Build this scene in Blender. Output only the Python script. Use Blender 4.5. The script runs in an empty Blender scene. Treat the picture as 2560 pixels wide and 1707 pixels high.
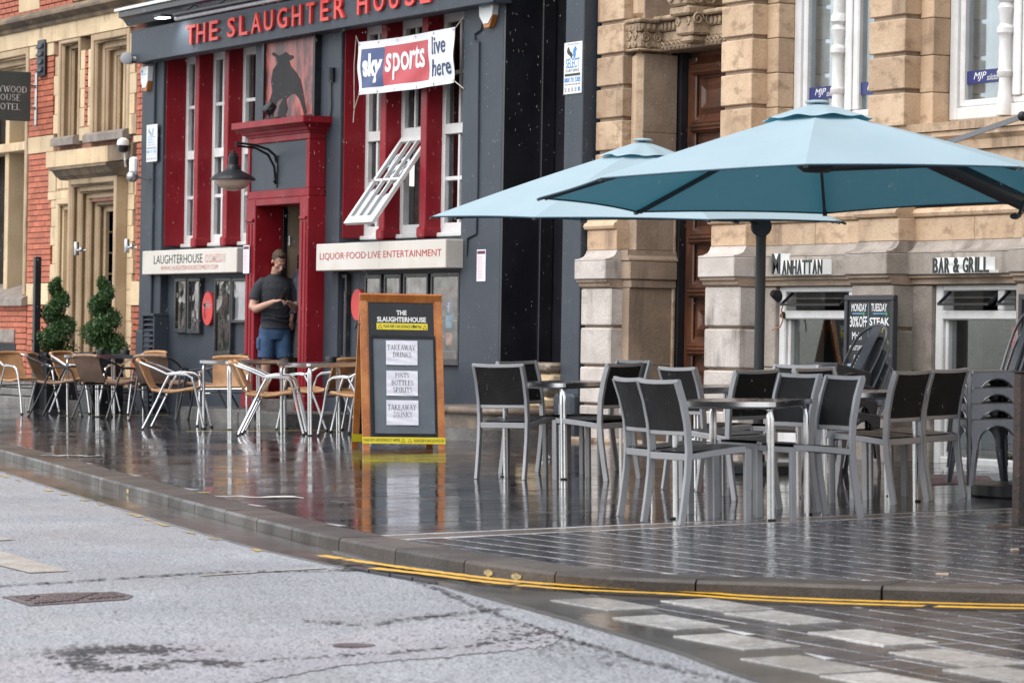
import bpy, math, random
from mathutils import Vector, Matrix
random.seed(7)
R = math.radians
SC = bpy.context.scene
COL = SC.collection

# ------------------------------------------------------------------ camera, sky, sun, exposure
# World: X runs along the facades (towards the near end), Y goes into the buildings, Z up; pavement falls 2.8 % to the road.
CAM = Vector((39.0413, -16.1354, 0.9273))
FPX = 8707.0                      # focal length in pixels of the 2560 px wide photograph
TH, RHO = R(62.2046), 0.0165
FWD = Vector((-math.sin(TH), math.cos(TH), 0))
_r = Vector((math.cos(TH), math.sin(TH), 0))
RIGHT = _r * math.cos(RHO) + Vector((0, 0, math.sin(RHO)))
UP = -_r * math.sin(RHO) + Vector((0, 0, math.cos(RHO)))
cd = bpy.data.cameras.new('camera')
cam = bpy.data.objects.new('camera', cd)
COL.objects.link(cam)
cd.sensor_width = 36.0
cd.lens = FPX / 2560 * 36.0
cd.clip_start, cd.clip_end = 0.5, 600
cd.dof.use_dof = True
cd.dof.focus_distance = 27.5
cd.dof.aperture_fstop = 7.1
mw = Matrix((RIGHT, UP, -FWD)).transposed().to_4x4()
mw.translation = CAM
cam.matrix_world = mw
SC.camera = cam

SUN_EL, SUN_AZ = R(54), R(180)    # azimuth measured from +Y, clockwise seen from above
w = bpy.data.worlds.new('World')
SC.world = w
w.use_nodes = True
nt = w.node_tree
bg = nt.nodes['Background']
sky = nt.nodes.new('ShaderNodeTexSky')
sky.sky_type = 'NISHITA'
sky.sun_disc = False
sky.sun_elevation = SUN_EL
sky.sun_rotation = SUN_AZ
sky.air_density, sky.dust_density, sky.ozone_density = 1.0, 1.0, 1.0
hs = nt.nodes.new('ShaderNodeHueSaturation')      # overcast: the sky has next to no colour
hs.inputs['Saturation'].default_value = 0.28
nt.links.new(sky.outputs[0], hs.inputs['Color'])
nt.links.new(hs.outputs[0], bg.inputs['Color'])
bg.inputs['Strength'].default_value = 0.15
sd = bpy.data.lights.new('sun', 'SUN')
sd.energy, sd.angle, sd.color = 1.6, R(65), (1.0, 0.975, 0.95)
so = bpy.data.objects.new('sun', sd)
COL.objects.link(so)
sdir = Vector((math.sin(SUN_AZ) * math.cos(SUN_EL), math.cos(SUN_AZ) * math.cos(SUN_EL), math.sin(SUN_EL)))
so.rotation_euler = sdir.to_track_quat('Z', 'Y').to_euler()
so.location = sdir * 60
SC.view_settings.view_transform = 'Standard'
SC.view_settings.look = 'None'
SC.view_settings.exposure = 0.93
SC.view_settings.gamma = 1.0
SC.view_settings.use_curve_mapping = False
SC.cycles.max_bounces = 8
SC.cycles.transparent_max_bounces = 16
SC.cycles.caustics_reflective = SC.cycles.caustics_refractive = False
SC.cycles.use_denoising = True

# ------------------------------------------------------------------ pixel -> place (2560 px photograph)
SL = 0.0277                       # fall of the pavement
def gz(x, y): return SL * y
def ray(px, py): return FWD + RIGHT * ((px - 1280) / FPX) - UP * ((py - 853.5) / FPX)
def at_y(px, py, y):              # point on the upright plane Y = y
    r = ray(px, py); t = (y - CAM.y) / r.y
    return CAM + r * t
def at_g(px, py, h=0.0):          # point h above the pavement plane
    r = ray(px, py)
    t = (SL * CAM.y + h - CAM.z) / (r.z - SL * r.y)
    return CAM + r * t
def at_d(px, py, d): return CAM + ray(px, py) * d

# ------------------------------------------------------------------ materials
def nd(nt, t, **k):
    n = nt.nodes.new('ShaderNode' + t)
    for a, b in k.items(): setattr(n, a, b)
    return n
def lk(nt, a, b): nt.links.new(a, b)
def mixc(nt, fac, a, b, mode='MIX'):
    m = nd(nt, 'MixRGB', blend_type=mode)
    for i, x in enumerate((fac, a, b)):
        if hasattr(x, 'is_linked'): lk(nt, x, m.inputs[i])
        else: m.inputs[i].default_value = x if i == 0 else (*x, 1)
    return m.outputs[0]
def ramp(nt, x, p0, p1, c0=0.0, c1=1.0):
    m = nd(nt, 'MapRange', interpolation_type='SMOOTHSTEP')
    lk(nt, x, m.inputs[0])
    for i, v in zip((1, 2, 3, 4), (p0, p1, c0, c1)): m.inputs[i].default_value = v
    return m.outputs[0]
def noise(nt, vec, scale, detail=4, rough=.6, sc=(1, 1, 1)):
    if sc != (1, 1, 1):
        mp = nd(nt, 'Mapping'); mp.inputs['Scale'].default_value = sc
        lk(nt, vec, mp.inputs[0]); vec = mp.outputs[0]
    n = nd(nt, 'TexNoise'); n.inputs['Scale'].default_value = scale
    n.inputs['Detail'].default_value = detail; n.inputs['Roughness'].default_value = rough
    lk(nt, vec, n.inputs['Vector'])
    return n.outputs[0]
MATS = {}
def mat(name, col, rough=.6, col2=None, scale=3., lo=.35, hi=.65, metal=0., fine=.12, fscale=60., bump=0., bscale=None, rvar=0.,
        streak=None, samt=.5, sscale=3., coat=0., spec=.5, rough2=None, sheen=0., translucent=0., emit=0., tcol=None, blotch=None, bl=(7., .5, .66, .6)):
    """A Principled surface: two-tone noise, fine grain, per-object variation, vertical streaks of wear, bump."""
    if name in MATS: return MATS[name]
    m = bpy.data.materials.new(name); m.use_nodes = True
    nt = m.node_tree; b = nt.nodes['Principled BSDF']
    tc = nd(nt, 'TexCoord'); v = tc.outputs['Object']
    oi = nd(nt, 'ObjectInfo')
    ad = nd(nt, 'VectorMath', operation='MULTIPLY_ADD')
    if rvar:
        cmb = nd(nt, 'CombineXYZ')
        for i in range(3): lk(nt, oi.outputs['Random'], cmb.inputs[i])
        lk(nt, cmb.outputs[0], ad.inputs[0]); ad.inputs[1].default_value = (37, 53, 71); lk(nt, v, ad.inputs[2]); v = ad.outputs[0]
    c = nd(nt, 'RGB'); c.outputs[0].default_value = (*col, 1); c = c.outputs[0]
    big = noise(nt, v, scale)
    if col2: c = mixc(nt, ramp(nt, big, lo, hi), c, col2)
    if streak:
        s = noise(nt, v, sscale, 5, .65, (1, 1, .09))
        s2 = noise(nt, v, sscale * .35, 3)
        mu = nd(nt, 'Math', operation='MULTIPLY'); lk(nt, ramp(nt, s, .48, .7), mu.inputs[0]); lk(nt, ramp(nt, s2, .42, .6, 0, samt), mu.inputs[1])
        c = mixc(nt, mu.outputs[0], c, streak)
    if blotch:      # patches of soot and damp, stretched along the bedding
        bn_ = noise(nt, v, bl[0], 5, .62, (1., 1., 1.7))
        c = mixc(nt, ramp(nt, bn_, bl[1], bl[2], 0., bl[3]), c, blotch)
    if fine:
        f = noise(nt, v, fscale, 3)
        c = mixc(nt, 1.0, c, mixc(nt, ramp(nt, f, .25, .75), (1 - fine,) * 3, (1 + fine,) * 3), 'MULTIPLY')
    if rvar:
        c = mixc(nt, 1.0, c, mixc(nt, oi.outputs['Random'], (1 - rvar,) * 3, (1 + rvar,) * 3), 'MULTIPLY')
    lk(nt, c, b.inputs['Base Color'])
    if rough2 is not None: lk(nt, ramp(nt, noise(nt, v, scale * 1.7), .35, .65, rough, rough2), b.inputs['Roughness'])
    else: b.inputs['Roughness'].default_value = rough
    b.inputs['Metallic'].default_value = metal
    b.inputs['Specular IOR Level'].default_value = spec
    b.inputs['Coat Weight'].default_value = coat
    b.inputs['Coat Roughness'].default_value = .12
    if sheen: b.inputs['Sheen Weight'].default_value = sheen
    if emit:
        lk(nt, c, b.inputs['Emission Color']); b.inputs['Emission Strength'].default_value = emit
    if bump:
        bn = nd(nt, 'Bump'); bn.inputs['Strength'].default_value = bump; bn.inputs['Distance'].default_value = .02
        lk(nt, noise(nt, v, bscale or fscale, 5), bn.inputs['Height']); lk(nt, bn.outputs[0], b.inputs['Normal'])
    if translucent:
        tr = nd(nt, 'BsdfTranslucent')
        if tcol: tr.inputs[0].default_value = (*tcol, 1)
        else: lk(nt, c, tr.inputs[0])
        mx = nd(nt, 'MixShader'); mx.inputs[0].default_value = translucent
        lk(nt, b.outputs[0], mx.inputs[1]); lk(nt, tr.outputs[0], mx.inputs[2])
        lk(nt, mx.outputs[0], nt.nodes['Material Output'].inputs[0])
    MATS[name] = m
    return m
def glass_mat(name, tint=(.9, .95, .95), refl=1.0, rough=.02, wob=.0):
    if name in MATS: return MATS[name]
    m = bpy.data.materials.new(name); m.use_nodes = True
    nt = m.node_tree; nt.nodes.remove(nt.nodes['Principled BSDF'])
    tr = nd(nt, 'BsdfTransparent'); tr.inputs[0].default_value = (*tint, 1)
    gl = nd(nt, 'BsdfGlossy'); gl.inputs['Roughness'].default_value = rough; gl.inputs[0].default_value = (1, 1, 1, 1)
    fr = nd(nt, 'Fresnel'); fr.inputs[0].default_value = 1.5
    mu = nd(nt, 'Math', operation='MULTIPLY'); mu.inputs[1].default_value = refl; mu.use_clamp = True
    lk(nt, fr.outputs[0], mu.inputs[0])
    if wob:
        tc = nd(nt, 'TexCoord'); bn = nd(nt, 'Bump'); bn.inputs['Strength'].default_value = wob; bn.inputs['Distance'].default_value = .02
        lk(nt, noise(nt, tc.outputs['Object'], 2.5, 2), bn.inputs['Height']); lk(nt, bn.outputs[0], gl.inputs['Normal'])
    mx = nd(nt, 'MixShader'); lk(nt, mu.outputs[0], mx.inputs[0]); lk(nt, tr.outputs[0], mx.inputs[1]); lk(nt, gl.outputs[0], mx.inputs[2])
    lk(nt, mx.outputs[0], nt.nodes['Material Output'].inputs[0])
    MATS[name] = m
    return m

# ------------------------------------------------------------------ mesh builder
class MB:
    def __init__(s): s.v, s.f = [], []
    def add(s, vs, fs):
        o = len(s.v); s.v += [tuple(p) for p in vs]; s.f += [tuple(i + o for i in f) for f in fs]; return s
    def box(s, x0, x1, y0, y1, z0, z1, b=0.):
        if b <= 0:
            return s.add([(x, y, z) for z in (z0, z1) for y in (y0, y1) for x in (x0, x1)],
                         [(0, 2, 3, 1), (4, 5, 7, 6), (0, 1, 5, 4), (2, 6, 7, 3), (0, 4, 6, 2), (1, 3, 7, 5)])
        b = min(b, (x1 - x0) * .45, (y1 - y0) * .45, (z1 - z0) * .45)
        lo, hi = (x0, y0, z0), (x1, y1, z1)
        vs, idx = [], {}
        for sx in (0, 1):
            for sy in (0, 1):
                for sz in (0, 1):
                    c = [(lo, hi)[k][i] for i, k in enumerate((sx, sy, sz))]
                    q = [c[i] + (b if k == 0 else -b) for i, k in enumerate((sx, sy, sz))]
                    for ax in range(3):
                        p = list(q); p[ax] = c[ax]; idx[(sx, sy, sz, ax)] = len(vs); vs.append(p)
        fs = []
        for ax in range(3):
            o1, o2 = [i for i in range(3) if i != ax]
            for sd_ in (0, 1):
                ks = []
                for a, b_ in ((0, 0), (1, 0), (1, 1), (0, 1)):
                    k = [0, 0, 0]; k[ax] = sd_; k[o1] = a; k[o2] = b_; ks.append(idx[(*k, ax)])
                flip = (sd_ == 0) ^ (ax == 1)
                fs.append(tuple(ks[::-1]) if flip else tuple(ks))
        for e in range(3):
            o1, o2 = [i for i in range(3) if i != e]
            for a in (0, 1):
                for c in (0, 1):
                    k0, k1 = [0, 0, 0], [0, 0, 0]
                    for k in (k0, k1): k[o1] = a; k[o2] = c
                    k1[e] = 1
                    q = (idx[(*k0, o1)], idx[(*k1, o1)], idx[(*k1, o2)], idx[(*k0, o2)])
                    n = (Vector(vs[q[1]]) - Vector(vs[q[0]])).cross(Vector(vs[q[2]]) - Vector(vs[q[1]]))
                    out = [0, 0, 0]; out[o1] = 2 * a - 1; out[o2] = 2 * c - 1
                    fs.append(q if n.dot(Vector(out)) > 0 else q[::-1])
        for sx in (0, 1):
            for sy in (0, 1):
                for sz in (0, 1):
                    t = tuple(idx[(sx, sy, sz, a)] for a in range(3))
                    fs.append(t if (sx + sy + sz) % 2 == 1 else t[::-1])
        return s.add(vs, fs)
    def prism(s, poly, a0, a1, axis='z'):
        """extrude a 2-D outline along an axis: 'z' -> (x,y), 'y' -> (x,z), 'x' -> (y,z)"""
        f = {'z': lambda p, a: (p[0], p[1], a), 'y': lambda p, a: (p[0], a, p[1]), 'x': lambda p, a: (a, p[0], p[1])}[axis]
        n = len(poly); A = sum(poly[i][0] * poly[(i + 1) % n][1] - poly[(i + 1) % n][0] * poly[i][1] for i in range(n))
        if (A < 0) ^ (axis == 'y'): poly = poly[::-1]
        vs = [f(p, a0) for p in poly] + [f(p, a1) for p in poly]
        fs = [tuple(range(n - 1, -1, -1)), tuple(range(n, 2 * n))] + [(i, (i + 1) % n, n + (i + 1) % n, n + i) for i in range(n)]
        return s.add(vs, fs)
    def sweep(s, path, sec, up=(0, 0, 1), closed=False, scale=None, caps=True):
        """sweep a 2-D section (side, up) along a path"""
        P = [Vector(p) for p in path]; n, m = len(P), len(sec); up = Vector(up); vs = []
        side0 = None
        for i, p in enumerate(P):
            a = P[i - 1] if (i > 0 or closed) else p; b = P[(i + 1) % n] if (i < n - 1 or closed) else p
            t = (b - a).normalized()
            if side0 is None:
                sd_ = t.cross(up)
                if sd_.length < 1e-4: sd_ = t.cross(Vector((0, 1, 0)))
            else:
                sd_ = side0 - t * side0.dot(t)
            sd_.normalize(); side0 = sd_; u = sd_.cross(t); k = scale[i] if scale else 1.
            kk = 1.
            if 0 < i < n - 1 or closed:
                t1 = (p - a).normalized(); cs = max(.5, math.sqrt(max(0., (1 + t1.dot((b - p).normalized())) / 2))); kk = min(1.35, 1 / cs)
            for x, y in sec: vs.append(p + (sd_ * x * kk + u * y * kk) * k)
        fs = []
        for i in range(n if closed else n - 1):
            j = (i + 1) % n
            for k in range(m):
                l = (k + 1) % m; fs.append((i * m + k, i * m + l, j * m + l, j * m + k))
        if not closed and caps: fs += [tuple(range(m - 1, -1, -1)), tuple((n - 1) * m + k for k in range(m))]
        return s.add(vs, fs)
    def tube(s, path, r, n=8, closed=False, scale=None, up=(0, 0, 1)):
        return s.sweep(path, [(r * math.cos(2 * math.pi * k / n), r * math.sin(2 * math.pi * k / n)) for k in range(n)], up, closed, scale)
    def rect(s, path, w, h, up=(0, 0, 1), closed=False, c=0.):
        w, h = w / 2, h / 2
        sec = [(-w, -h), (w, -h), (w, h), (-w, h)] if not c else [(-w + c, -h), (w - c, -h), (w, -h + c), (w, h - c), (w - c, h), (-w + c, h), (-w, h - c), (-w, -h + c)]
        return s.sweep(path, sec, up, closed)
    def lathe(s, prof, n=20, c=(0, 0, 0), caps=True, sx=1., sy=1.):
        vs = [(c[0] + r * sx * math.cos(2 * math.pi * k / n), c[1] + r * sy * math.sin(2 * math.pi * k / n), c[2] + z) for r, z in prof for k in range(n)]
        fs = [(i * n + k, i * n + (k + 1) % n, (i + 1) * n + (k + 1) % n, (i + 1) * n + k) for i in range(len(prof) - 1) for k in range(n)]
        if caps: fs += [tuple(range(n - 1, -1, -1)), tuple((len(prof) - 1) * n + k for k in range(n))]
        return s.add(vs, fs)
    def ball(s, c, r, n=10, sz=(1, 1, 1)):
        prof = [(math.sin(math.pi * i / n), -math.cos(math.pi * i / n)) for i in range(n + 1)]
        m = 2 * n
        vs = [(c[0] + r * sz[0] * a * math.cos(2 * math.pi * k / m), c[1] + r * sz[1] * a * math.sin(2 * math.pi * k / m), c[2] + r * sz[2] * b) for a, b in prof for k in range(m)]
        return s.add(vs, [(i * m + k, i * m + (k + 1) % m, (i + 1) * m + (k + 1) % m, (i + 1) * m + k) for i in range(n) for k in range(m)])
    def grid(s, fn, nu, nv):
        vs = [fn(u / nu, v / nv) for v in range(nv + 1) for u in range(nu + 1)]
        return s.add(vs, [(j * (nu + 1) + i, j * (nu + 1) + i + 1, (j + 1) * (nu + 1) + i + 1, (j + 1) * (nu + 1) + i) for j in range(nv) for i in range(nu)])
    def xf(s, m):
        s.v = [tuple(m @ Vector(p)) for p in s.v]; return s
    def merge(s, o): return s.add(o.v, o.f)
    def mesh(s, name, m, smooth=35):
        me = bpy.data.meshes.new(name); me.from_pydata(s.v, [], s.f)
        if m: me.materials.append(m)
        if smooth:
            me.shade_smooth()
            try: me.set_sharp_from_angle(angle=R(smooth))
            except Exception: pass
        me.update()
        return me
def wpos(o):
    p = Vector((0, 0, 0))
    while o is not None: p += o.location; o = o.parent
    return p
def obj(name, mb, m, parent=None, kind=None, smooth=35, label=None, world=True):
    """link a mesh; meshes of fixed things are written in world coordinates (world=True)"""
    me = mb if isinstance(mb, bpy.types.Mesh) else mb.mesh(name, m, smooth)
    o = bpy.data.objects.new(name, me); COL.objects.link(o)
    if parent is not None:
        if world: o.location = -wpos(parent)
        o.parent = parent
    if kind: o['kind'] = kind
    if label: o['label'] = label
    return o
def thing(name, label, cat, loc=(0, 0, 0), rz=0., group=None):
    o = bpy.data.objects.new(name, None); COL.objects.link(o)
    o.empty_display_size = .1; o.location = loc; o.rotation_euler = (0, 0, rz)
    return tag(o, label, cat, group)
def tag(o, label, cat, group=None):
    o['label'] = label; o['category'] = cat
    if group: o['group'] = group
    return o
def dup(root, loc, rz, label, group=None, rot=None):
    """a copy of a thing with copies of its parts and sub-parts"""
    r = root.copy(); COL.objects.link(r); r.location = loc; r.rotation_euler = rot or (0, 0, rz)
    r['label'] = label
    if group: r['group'] = group
    for ch in list(root.children):
        c = ch.copy(); COL.objects.link(c); c.parent = r
        for g in list(ch.children):
            d = g.copy(); COL.objects.link(d); d.parent = c
    return r
def piece(name, me, parent, loc, rz=0.):
    """one more object on shared mesh data (bricks, slabs), placed in world coordinates under a fixed parent"""
    o = bpy.data.objects.new(name, me); COL.objects.link(o)
    o.parent = parent; o.location = Vector(loc) - wpos(parent); o.rotation_euler = (0, 0, rz)
    return o

# ------------------------------------------------------------------ lettering
_TX = {}
def text2d(s, bold=0., shear=0.):
    """flat triangles of a string in the built-in face, scaled to the unit box"""
    k = (s, bold, shear)
    if k in _TX: return _TX[k]
    cu = bpy.data.curves.new('text', 'FONT'); cu.body = s; cu.offset = bold; cu.resolution_u = 3; cu.shear = shear; cu.fill_mode = 'FRONT'
    o = bpy.data.objects.new('text', cu); COL.objects.link(o)
    me = o.evaluated_get(bpy.context.evaluated_depsgraph_get()).to_mesh()
    vs = [(p.co.x, p.co.y) for p in me.vertices]; fs = [tuple(p.vertices) for p in me.polygons]
    o.to_mesh_clear(); bpy.data.objects.remove(o); bpy.data.curves.remove(cu)
    x0, x1 = min(p[0] for p in vs), max(p[0] for p in vs); y0, y1 = min(p[1] for p in vs), max(p[1] for p in vs)
    _TX[k] = ([((p[0] - x0) / (x1 - x0 or 1), (p[1] - y0) / (y1 - y0 or 1)) for p in vs], fs)
    return _TX[k]
def _edges(fs):
    c = {}
    for f in fs:
        for i in range(len(f)):
            e = (f[i], f[(i + 1) % len(f)]); c[e] = 1
    return [e for e in c if (e[1], e[0]) not in c]
def lay(mb, t2, org, ux, uz, depth=0.):
    """lay flat triangles on the parallelogram org + u*ux + v*uz, optionally with thickness along the normal"""
    vs, fs = t2; org, ux, uz = Vector(org), Vector(ux), Vector(uz); n = ux.cross(uz).normalized()
    P = [org + ux * u + uz * v for u, v in vs]
    if not depth: return mb.add(P, fs)
    m = len(P)
    return mb.add([p + n * depth for p in P] + P, [f for f in fs] + [(b, a, a + m, b + m) for a, b in _edges(fs)])
def text(mb, s, x0, x1, z0, z1, y, bold=0., depth=0., shear=0.):
    """a string on a facade plane Y = y, filling the box x0..x1, z0..z1 (front towards -Y)"""
    return lay(mb, text2d(s, bold, shear), (x0, y, z0), (x1 - x0, 0, 0), (0, 0, z1 - z0), depth)
# serif capitals drawn as strokes: v stem, d diagonal, h bar, a arc
_SG = dict(T=(.9, 'v.45 .14 h0 .9 .97 .06 v.03x v.87x'), A=(1., 'd.1 0 .5 1 .06 d.5 1 .9 0 .15 h.25 .75 .33 .06 f.1 f.9'), K=(1., 'v.18 .14 d.22 .42 .78 1 .06 d.4 .55 .88 0 .15 f.9 t.8'),
    E=(.8, 'v.18 .14 h.1 .75 .97 .06 h.2 .6 .52 .06 h.1 .78 .03 .06'), W=(1.25, 'd.1 1 .38 0 .14 d.38 0 .62 .95 .06 d.62 .95 .9 0 .14 d.9 0 1.15 1 .06 t.1 t1.15'), Y=(.95, 'd.1 1 .48 .45 .14 d.85 1 .48 .45 .06 v.48s .14 t.1 t.86'),
    D=(1., 'v.18 .14 a.3 .5 .55 .47 -90 90 .12 h.1 .32 .97 .06 h.1 .32 .03 .06'), R=(.95, 'v.18 .14 a.35 .74 .36 .23 -90 90 .11 h.1 .36 .97 .06 h.1 .4 .5 .06 d.45 .5 .88 0 .14 f.9'), I=(.5, 'v.25 .14'),
    N=(1.05, 'v.16 .06 d.14 1 .88 0 .15 v.88 .06'), S=(.75, 'a.38 .74 .26 .23 20 270 .11 a.38 .26 .28 .23 -160 90 .11'), P=(.85, 'v.18 .14 a.35 .72 .36 .25 -90 90 .11 h.1 .36 .97 .06 h.1 .4 .47 .06'),
    O=(1., 'a.5 .5 .4 .47 0 360 .12'), B=(.85, 'v.18 .14 a.35 .75 .32 .22 -90 90 .11 a.36 .26 .38 .24 -90 90 .11 h.1 .36 .97 .06 h.1 .4 .51 .06 h.1 .36 .03 .06'), L=(.8, 'v.18 .14 h.1 .75 .03 .06'),
    U=(1., 'v.18u .13 v.82u .06 a.5 .32 .32 .29 180 360 .1'), H=(1.05, 'v.18 .14 v.86 .14 h.2 .84 .52 .06'), J=(.6, 'v.4u .14 a.22 .25 .2 .22 180 360 .1'), M=(1.2, 'v.16 .06 d.14 1 .6 0 .13 d.6 0 1.02 1 .06 v1.04 .14'), C=(.9, 'a.5 .5 .4 .47 45 315 .12'))
def serif2d(s):
    vs, fs, x = [], [], 0.
    def q(a, b, c, d): o = len(vs); vs.extend((a, b, c, d)); fs.append((o, o + 1, o + 2, o + 3))
    for ch in s:
        if ch == ' ': x += .45; continue
        wd, spec = _SG[ch]
        toks = spec.split(); i = 0
        while i < len(toks):
            t = toks[i]; k, t0 = t[0], t[1:]
            if k == 'v':
                fl = t0[-1] if t0[-1] in 'xsu' else ''; c = float(t0.rstrip('xsu'))
                if fl == 'x':
                    q((x + c - .03, .78), (x + c + .03, .78), (x + c + .03, 1), (x + c - .03, 1)); i += 1; continue
                tw = float(toks[i + 1]); i += 2
                y0, y1 = (.3 if fl == 'u' else 0.), (.5 if fl == 's' else 1.)
                q((x + c - tw / 2, y0), (x + c + tw / 2, y0), (x + c + tw / 2, y1), (x + c - tw / 2, y1))
                if fl != 'u': q((x + c - tw / 2 - .1, 0), (x + c + tw / 2 + .1, 0), (x + c + tw / 2 + .1, .05), (x + c - tw / 2 - .1, .05))
                if fl != 's': q((x + c - tw / 2 - .1, .95), (x + c + tw / 2 + .1, .95), (x + c + tw / 2 + .1, 1), (x + c - tw / 2 - .1, 1))
            elif k in 'ft':
                c = float(t0); y = 0 if k == 'f' else .95; i += 1
                q((x + c - .15, y), (x + c + .15, y), (x + c + .15, y + .05), (x + c - .15, y + .05))
            elif k == 'h':
                a, b, y, tw = float(t0), float(toks[i + 1]), float(toks[i + 2]), float(toks[i + 3]); i += 4
                q((x + a, y - tw / 2), (x + b, y - tw / 2), (x + b, y + tw / 2), (x + a, y + tw / 2))
            elif k == 'd':
                a, b, c, d, tw = float(t0), *[float(z) for z in toks[i + 1:i + 5]]; i += 5
                p = [(x + a - tw / 2, b), (x + a + tw / 2, b), (x + c + tw / 2, d), (x + c - tw / 2, d)]
                q(*(p if b < d else (p[3], p[2], p[1], p[0])))
            else:
                cx, cy, rx, ry, a0, a1, tw = float(t0), *[float(z) for z in toks[i + 1:i + 7]]; i += 7
                for j in range(10):
                    A, B = R(a0 + (a1 - a0) * j / 10), R(a0 + (a1 - a0) * (j + 1) / 10)
                    pt = lambda g, o_: (x + cx + (rx + o_ * (.35 + .65 * abs(math.cos(g)))) * math.cos(g), cy + (ry + o_ * .5) * math.sin(g))
                    q(pt(A, -tw / 2), pt(A, tw / 2), pt(B, tw / 2), pt(B, -tw / 2))
        x += wd + .08
    W = x - .08
    return [(a / W, b) for a, b in vs], fs, W
# ------------------------------------------------------------------ ground: road, pavement, kerb, setts
def clip(poly, cv):
    """clip a polygon by a convex counter-clockwise one"""
    out = list(poly)
    for i in range(len(cv)):
        a, b = cv[i], cv[(i + 1) % len(cv)]; inp, out = out, []
        sd_ = lambda p: (b[0] - a[0]) * (p[1] - a[1]) - (b[1] - a[1]) * (p[0] - a[0])
        for j in range(len(inp)):
            p, q = inp[j - 1], inp[j]; sp, sq = sd_(p), sd_(q)
            if (sp >= 0) != (sq >= 0):
                t = sp / (sp - sq); out.append((p[0] + (q[0] - p[0]) * t, p[1] + (q[1] - p[1]) * t))
            if sq >= 0: out.append(q)
        if not out: return []
    return out
def area(p): return .5 * sum(p[i - 1][0] * p[i][1] - p[i][0] * p[i - 1][1] for i in range(len(p)))
def inside(p, poly):
    c = False
    for i in range(len(poly)):
        a, b = poly[i - 1], poly[i]
        if (a[1] > p[1]) != (b[1] > p[1]) and p[0] < (b[0] - a[0]) * (p[1] - a[1]) / (b[1] - a[1]) + a[0]: c = not c
    return c
def smooth_line(P, n=6):
    P = [Vector((*p, 0)) for p in P]; out = []
    for i in range(len(P) - 1):
        p0, p1, p2, p3 = P[max(0, i - 1)], P[i], P[i + 1], P[min(len(P) - 1, i + 2)]
        for k in range(n):
            t = k / n; q = .5 * ((2 * p1) + (p2 - p0) * t + (2 * p0 - 5 * p1 + 4 * p2 - p3) * t * t + (3 * p1 - p0 - 3 * p2 + p3) * t ** 3)
            out.append((q.x, q.y))
    return out + [(P[-1].x, P[-1].y)]
def resample(L, step):
    out, d = [L[0]], 0.
    for a, b in zip(L, L[1:]):
        l = math.dist(a, b); t = step - d
        while t <= l:
            out.append((a[0] + (b[0] - a[0]) * t / l, a[1] + (b[1] - a[1]) * t / l)); t += step
        d = (d + l) % step if l else d
    return out
def offs(L, d):
    """offset a polyline to its left by d"""
    out = []
    for i in range(len(L)):
        a, b = L[max(0, i - 1)], L[min(len(L) - 1, i + 1)]; l = math.dist(a, b) or 1
        out.append((L[i][0] - (b[1] - a[1]) / l * d, L[i][1] + (b[0] - a[0]) / l * d))
    return out
def strip(A, B, dz, mb=None):
    mb = mb or MB(); n = len(A)
    return mb.add([(*p, gz(*p) + dz) for p in A] + [(*p, gz(*p) + dz) for p in B], [(i, i + 1, n + i + 1, n + i) for i in range(n - 1)])

def wet(name, col, col2, rough, rough2, scale=1.2, bump=.05, bscale=14., fscale=120., rvar=.25, fine=.25, spec=.5, bump2=0., b2=300., streaky=0.):
    """wet stone or tarmac: dull grain under an uneven film of water"""
    m = bpy.data.materials.new(name); m.use_nodes = True
    nt = m.node_tree; b = nt.nodes['Principled BSDF']
    tc = nd(nt, 'TexCoord'); oi = nd(nt, 'ObjectInfo'); v = nd(nt, 'NewGeometry').outputs['Position']
    c = mixc(nt, ramp(nt, noise(nt, v, scale, 5), .3, .7), col, col2)
    c = mixc(nt, 1., c, mixc(nt, ramp(nt, noise(nt, v, fscale, 3), .25, .75), (1 - fine,) * 3, (1 + fine,) * 3), 'MULTIPLY')
    if rvar: c = mixc(nt, 1., c, mixc(nt, oi.outputs['Random'], (1 - rvar,) * 3, (1 + rvar,) * 3), 'MULTIPLY')
    lk(nt, c, b.inputs['Base Color'])
    film = ramp(nt, noise(nt, v, scale * .8, 4), .38, .62)
    mr = nd(nt, 'MapRange'); lk(nt, film, mr.inputs[0]); mr.inputs[3].default_value = rough; mr.inputs[4].default_value = rough2
    lk(nt, mr.outputs[0], b.inputs['Roughness'])
    b.inputs['Specular IOR Level'].default_value = spec
    bn = nd(nt, 'Bump'); bn.inputs['Strength'].default_value = bump; bn.inputs['Distance'].default_value = .03
    lk(nt, noise(nt, v, bscale, 3), bn.inputs['Height'])
    if bump2:
        b2n = nd(nt, 'Bump'); b2n.inputs['Strength'].default_value = bump2; b2n.inputs['Distance'].default_value = .01
        lk(nt, noise(nt, v, b2, 2), b2n.inputs['Height']); lk(nt, bn.outputs[0], b2n.inputs['Normal']); bn = b2n
    lk(nt, bn.outputs[0], b.inputs['Normal'])
    MATS[name] = m
    return m
M_ASPH = wet('wet_asphalt', (.225, .23, .247), (.30, .305, .32), .30, .5, .7, .12, 9., 70., 0., .75, .8, 1.0, 60.)
M_PATCH = wet('asphalt_patch', (.25, .237, .257), (.32, .305, .325), .34, .5, 1., .12, 9., 80., 0., .7, .8, 1., 65.)
M_DARKT = wet('bitumen', (.02, .02, .022), (.04, .04, .045), .2, .45, 3., .2, 20., 90., 0., .4, .6, .8, 60.)
M_SLAB = wet('wet_dark_slab', (.018, .018, .021), (.034, .032, .034), .05, .15, 1.3, .03, 9., 140., .45, .25, .42)
M_SETT = wet('wet_sett', (.022, .022, .027), (.045, .042, .046), .09, .2, 1.5, .12, 16., 160., .4, .25, .45)
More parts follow.
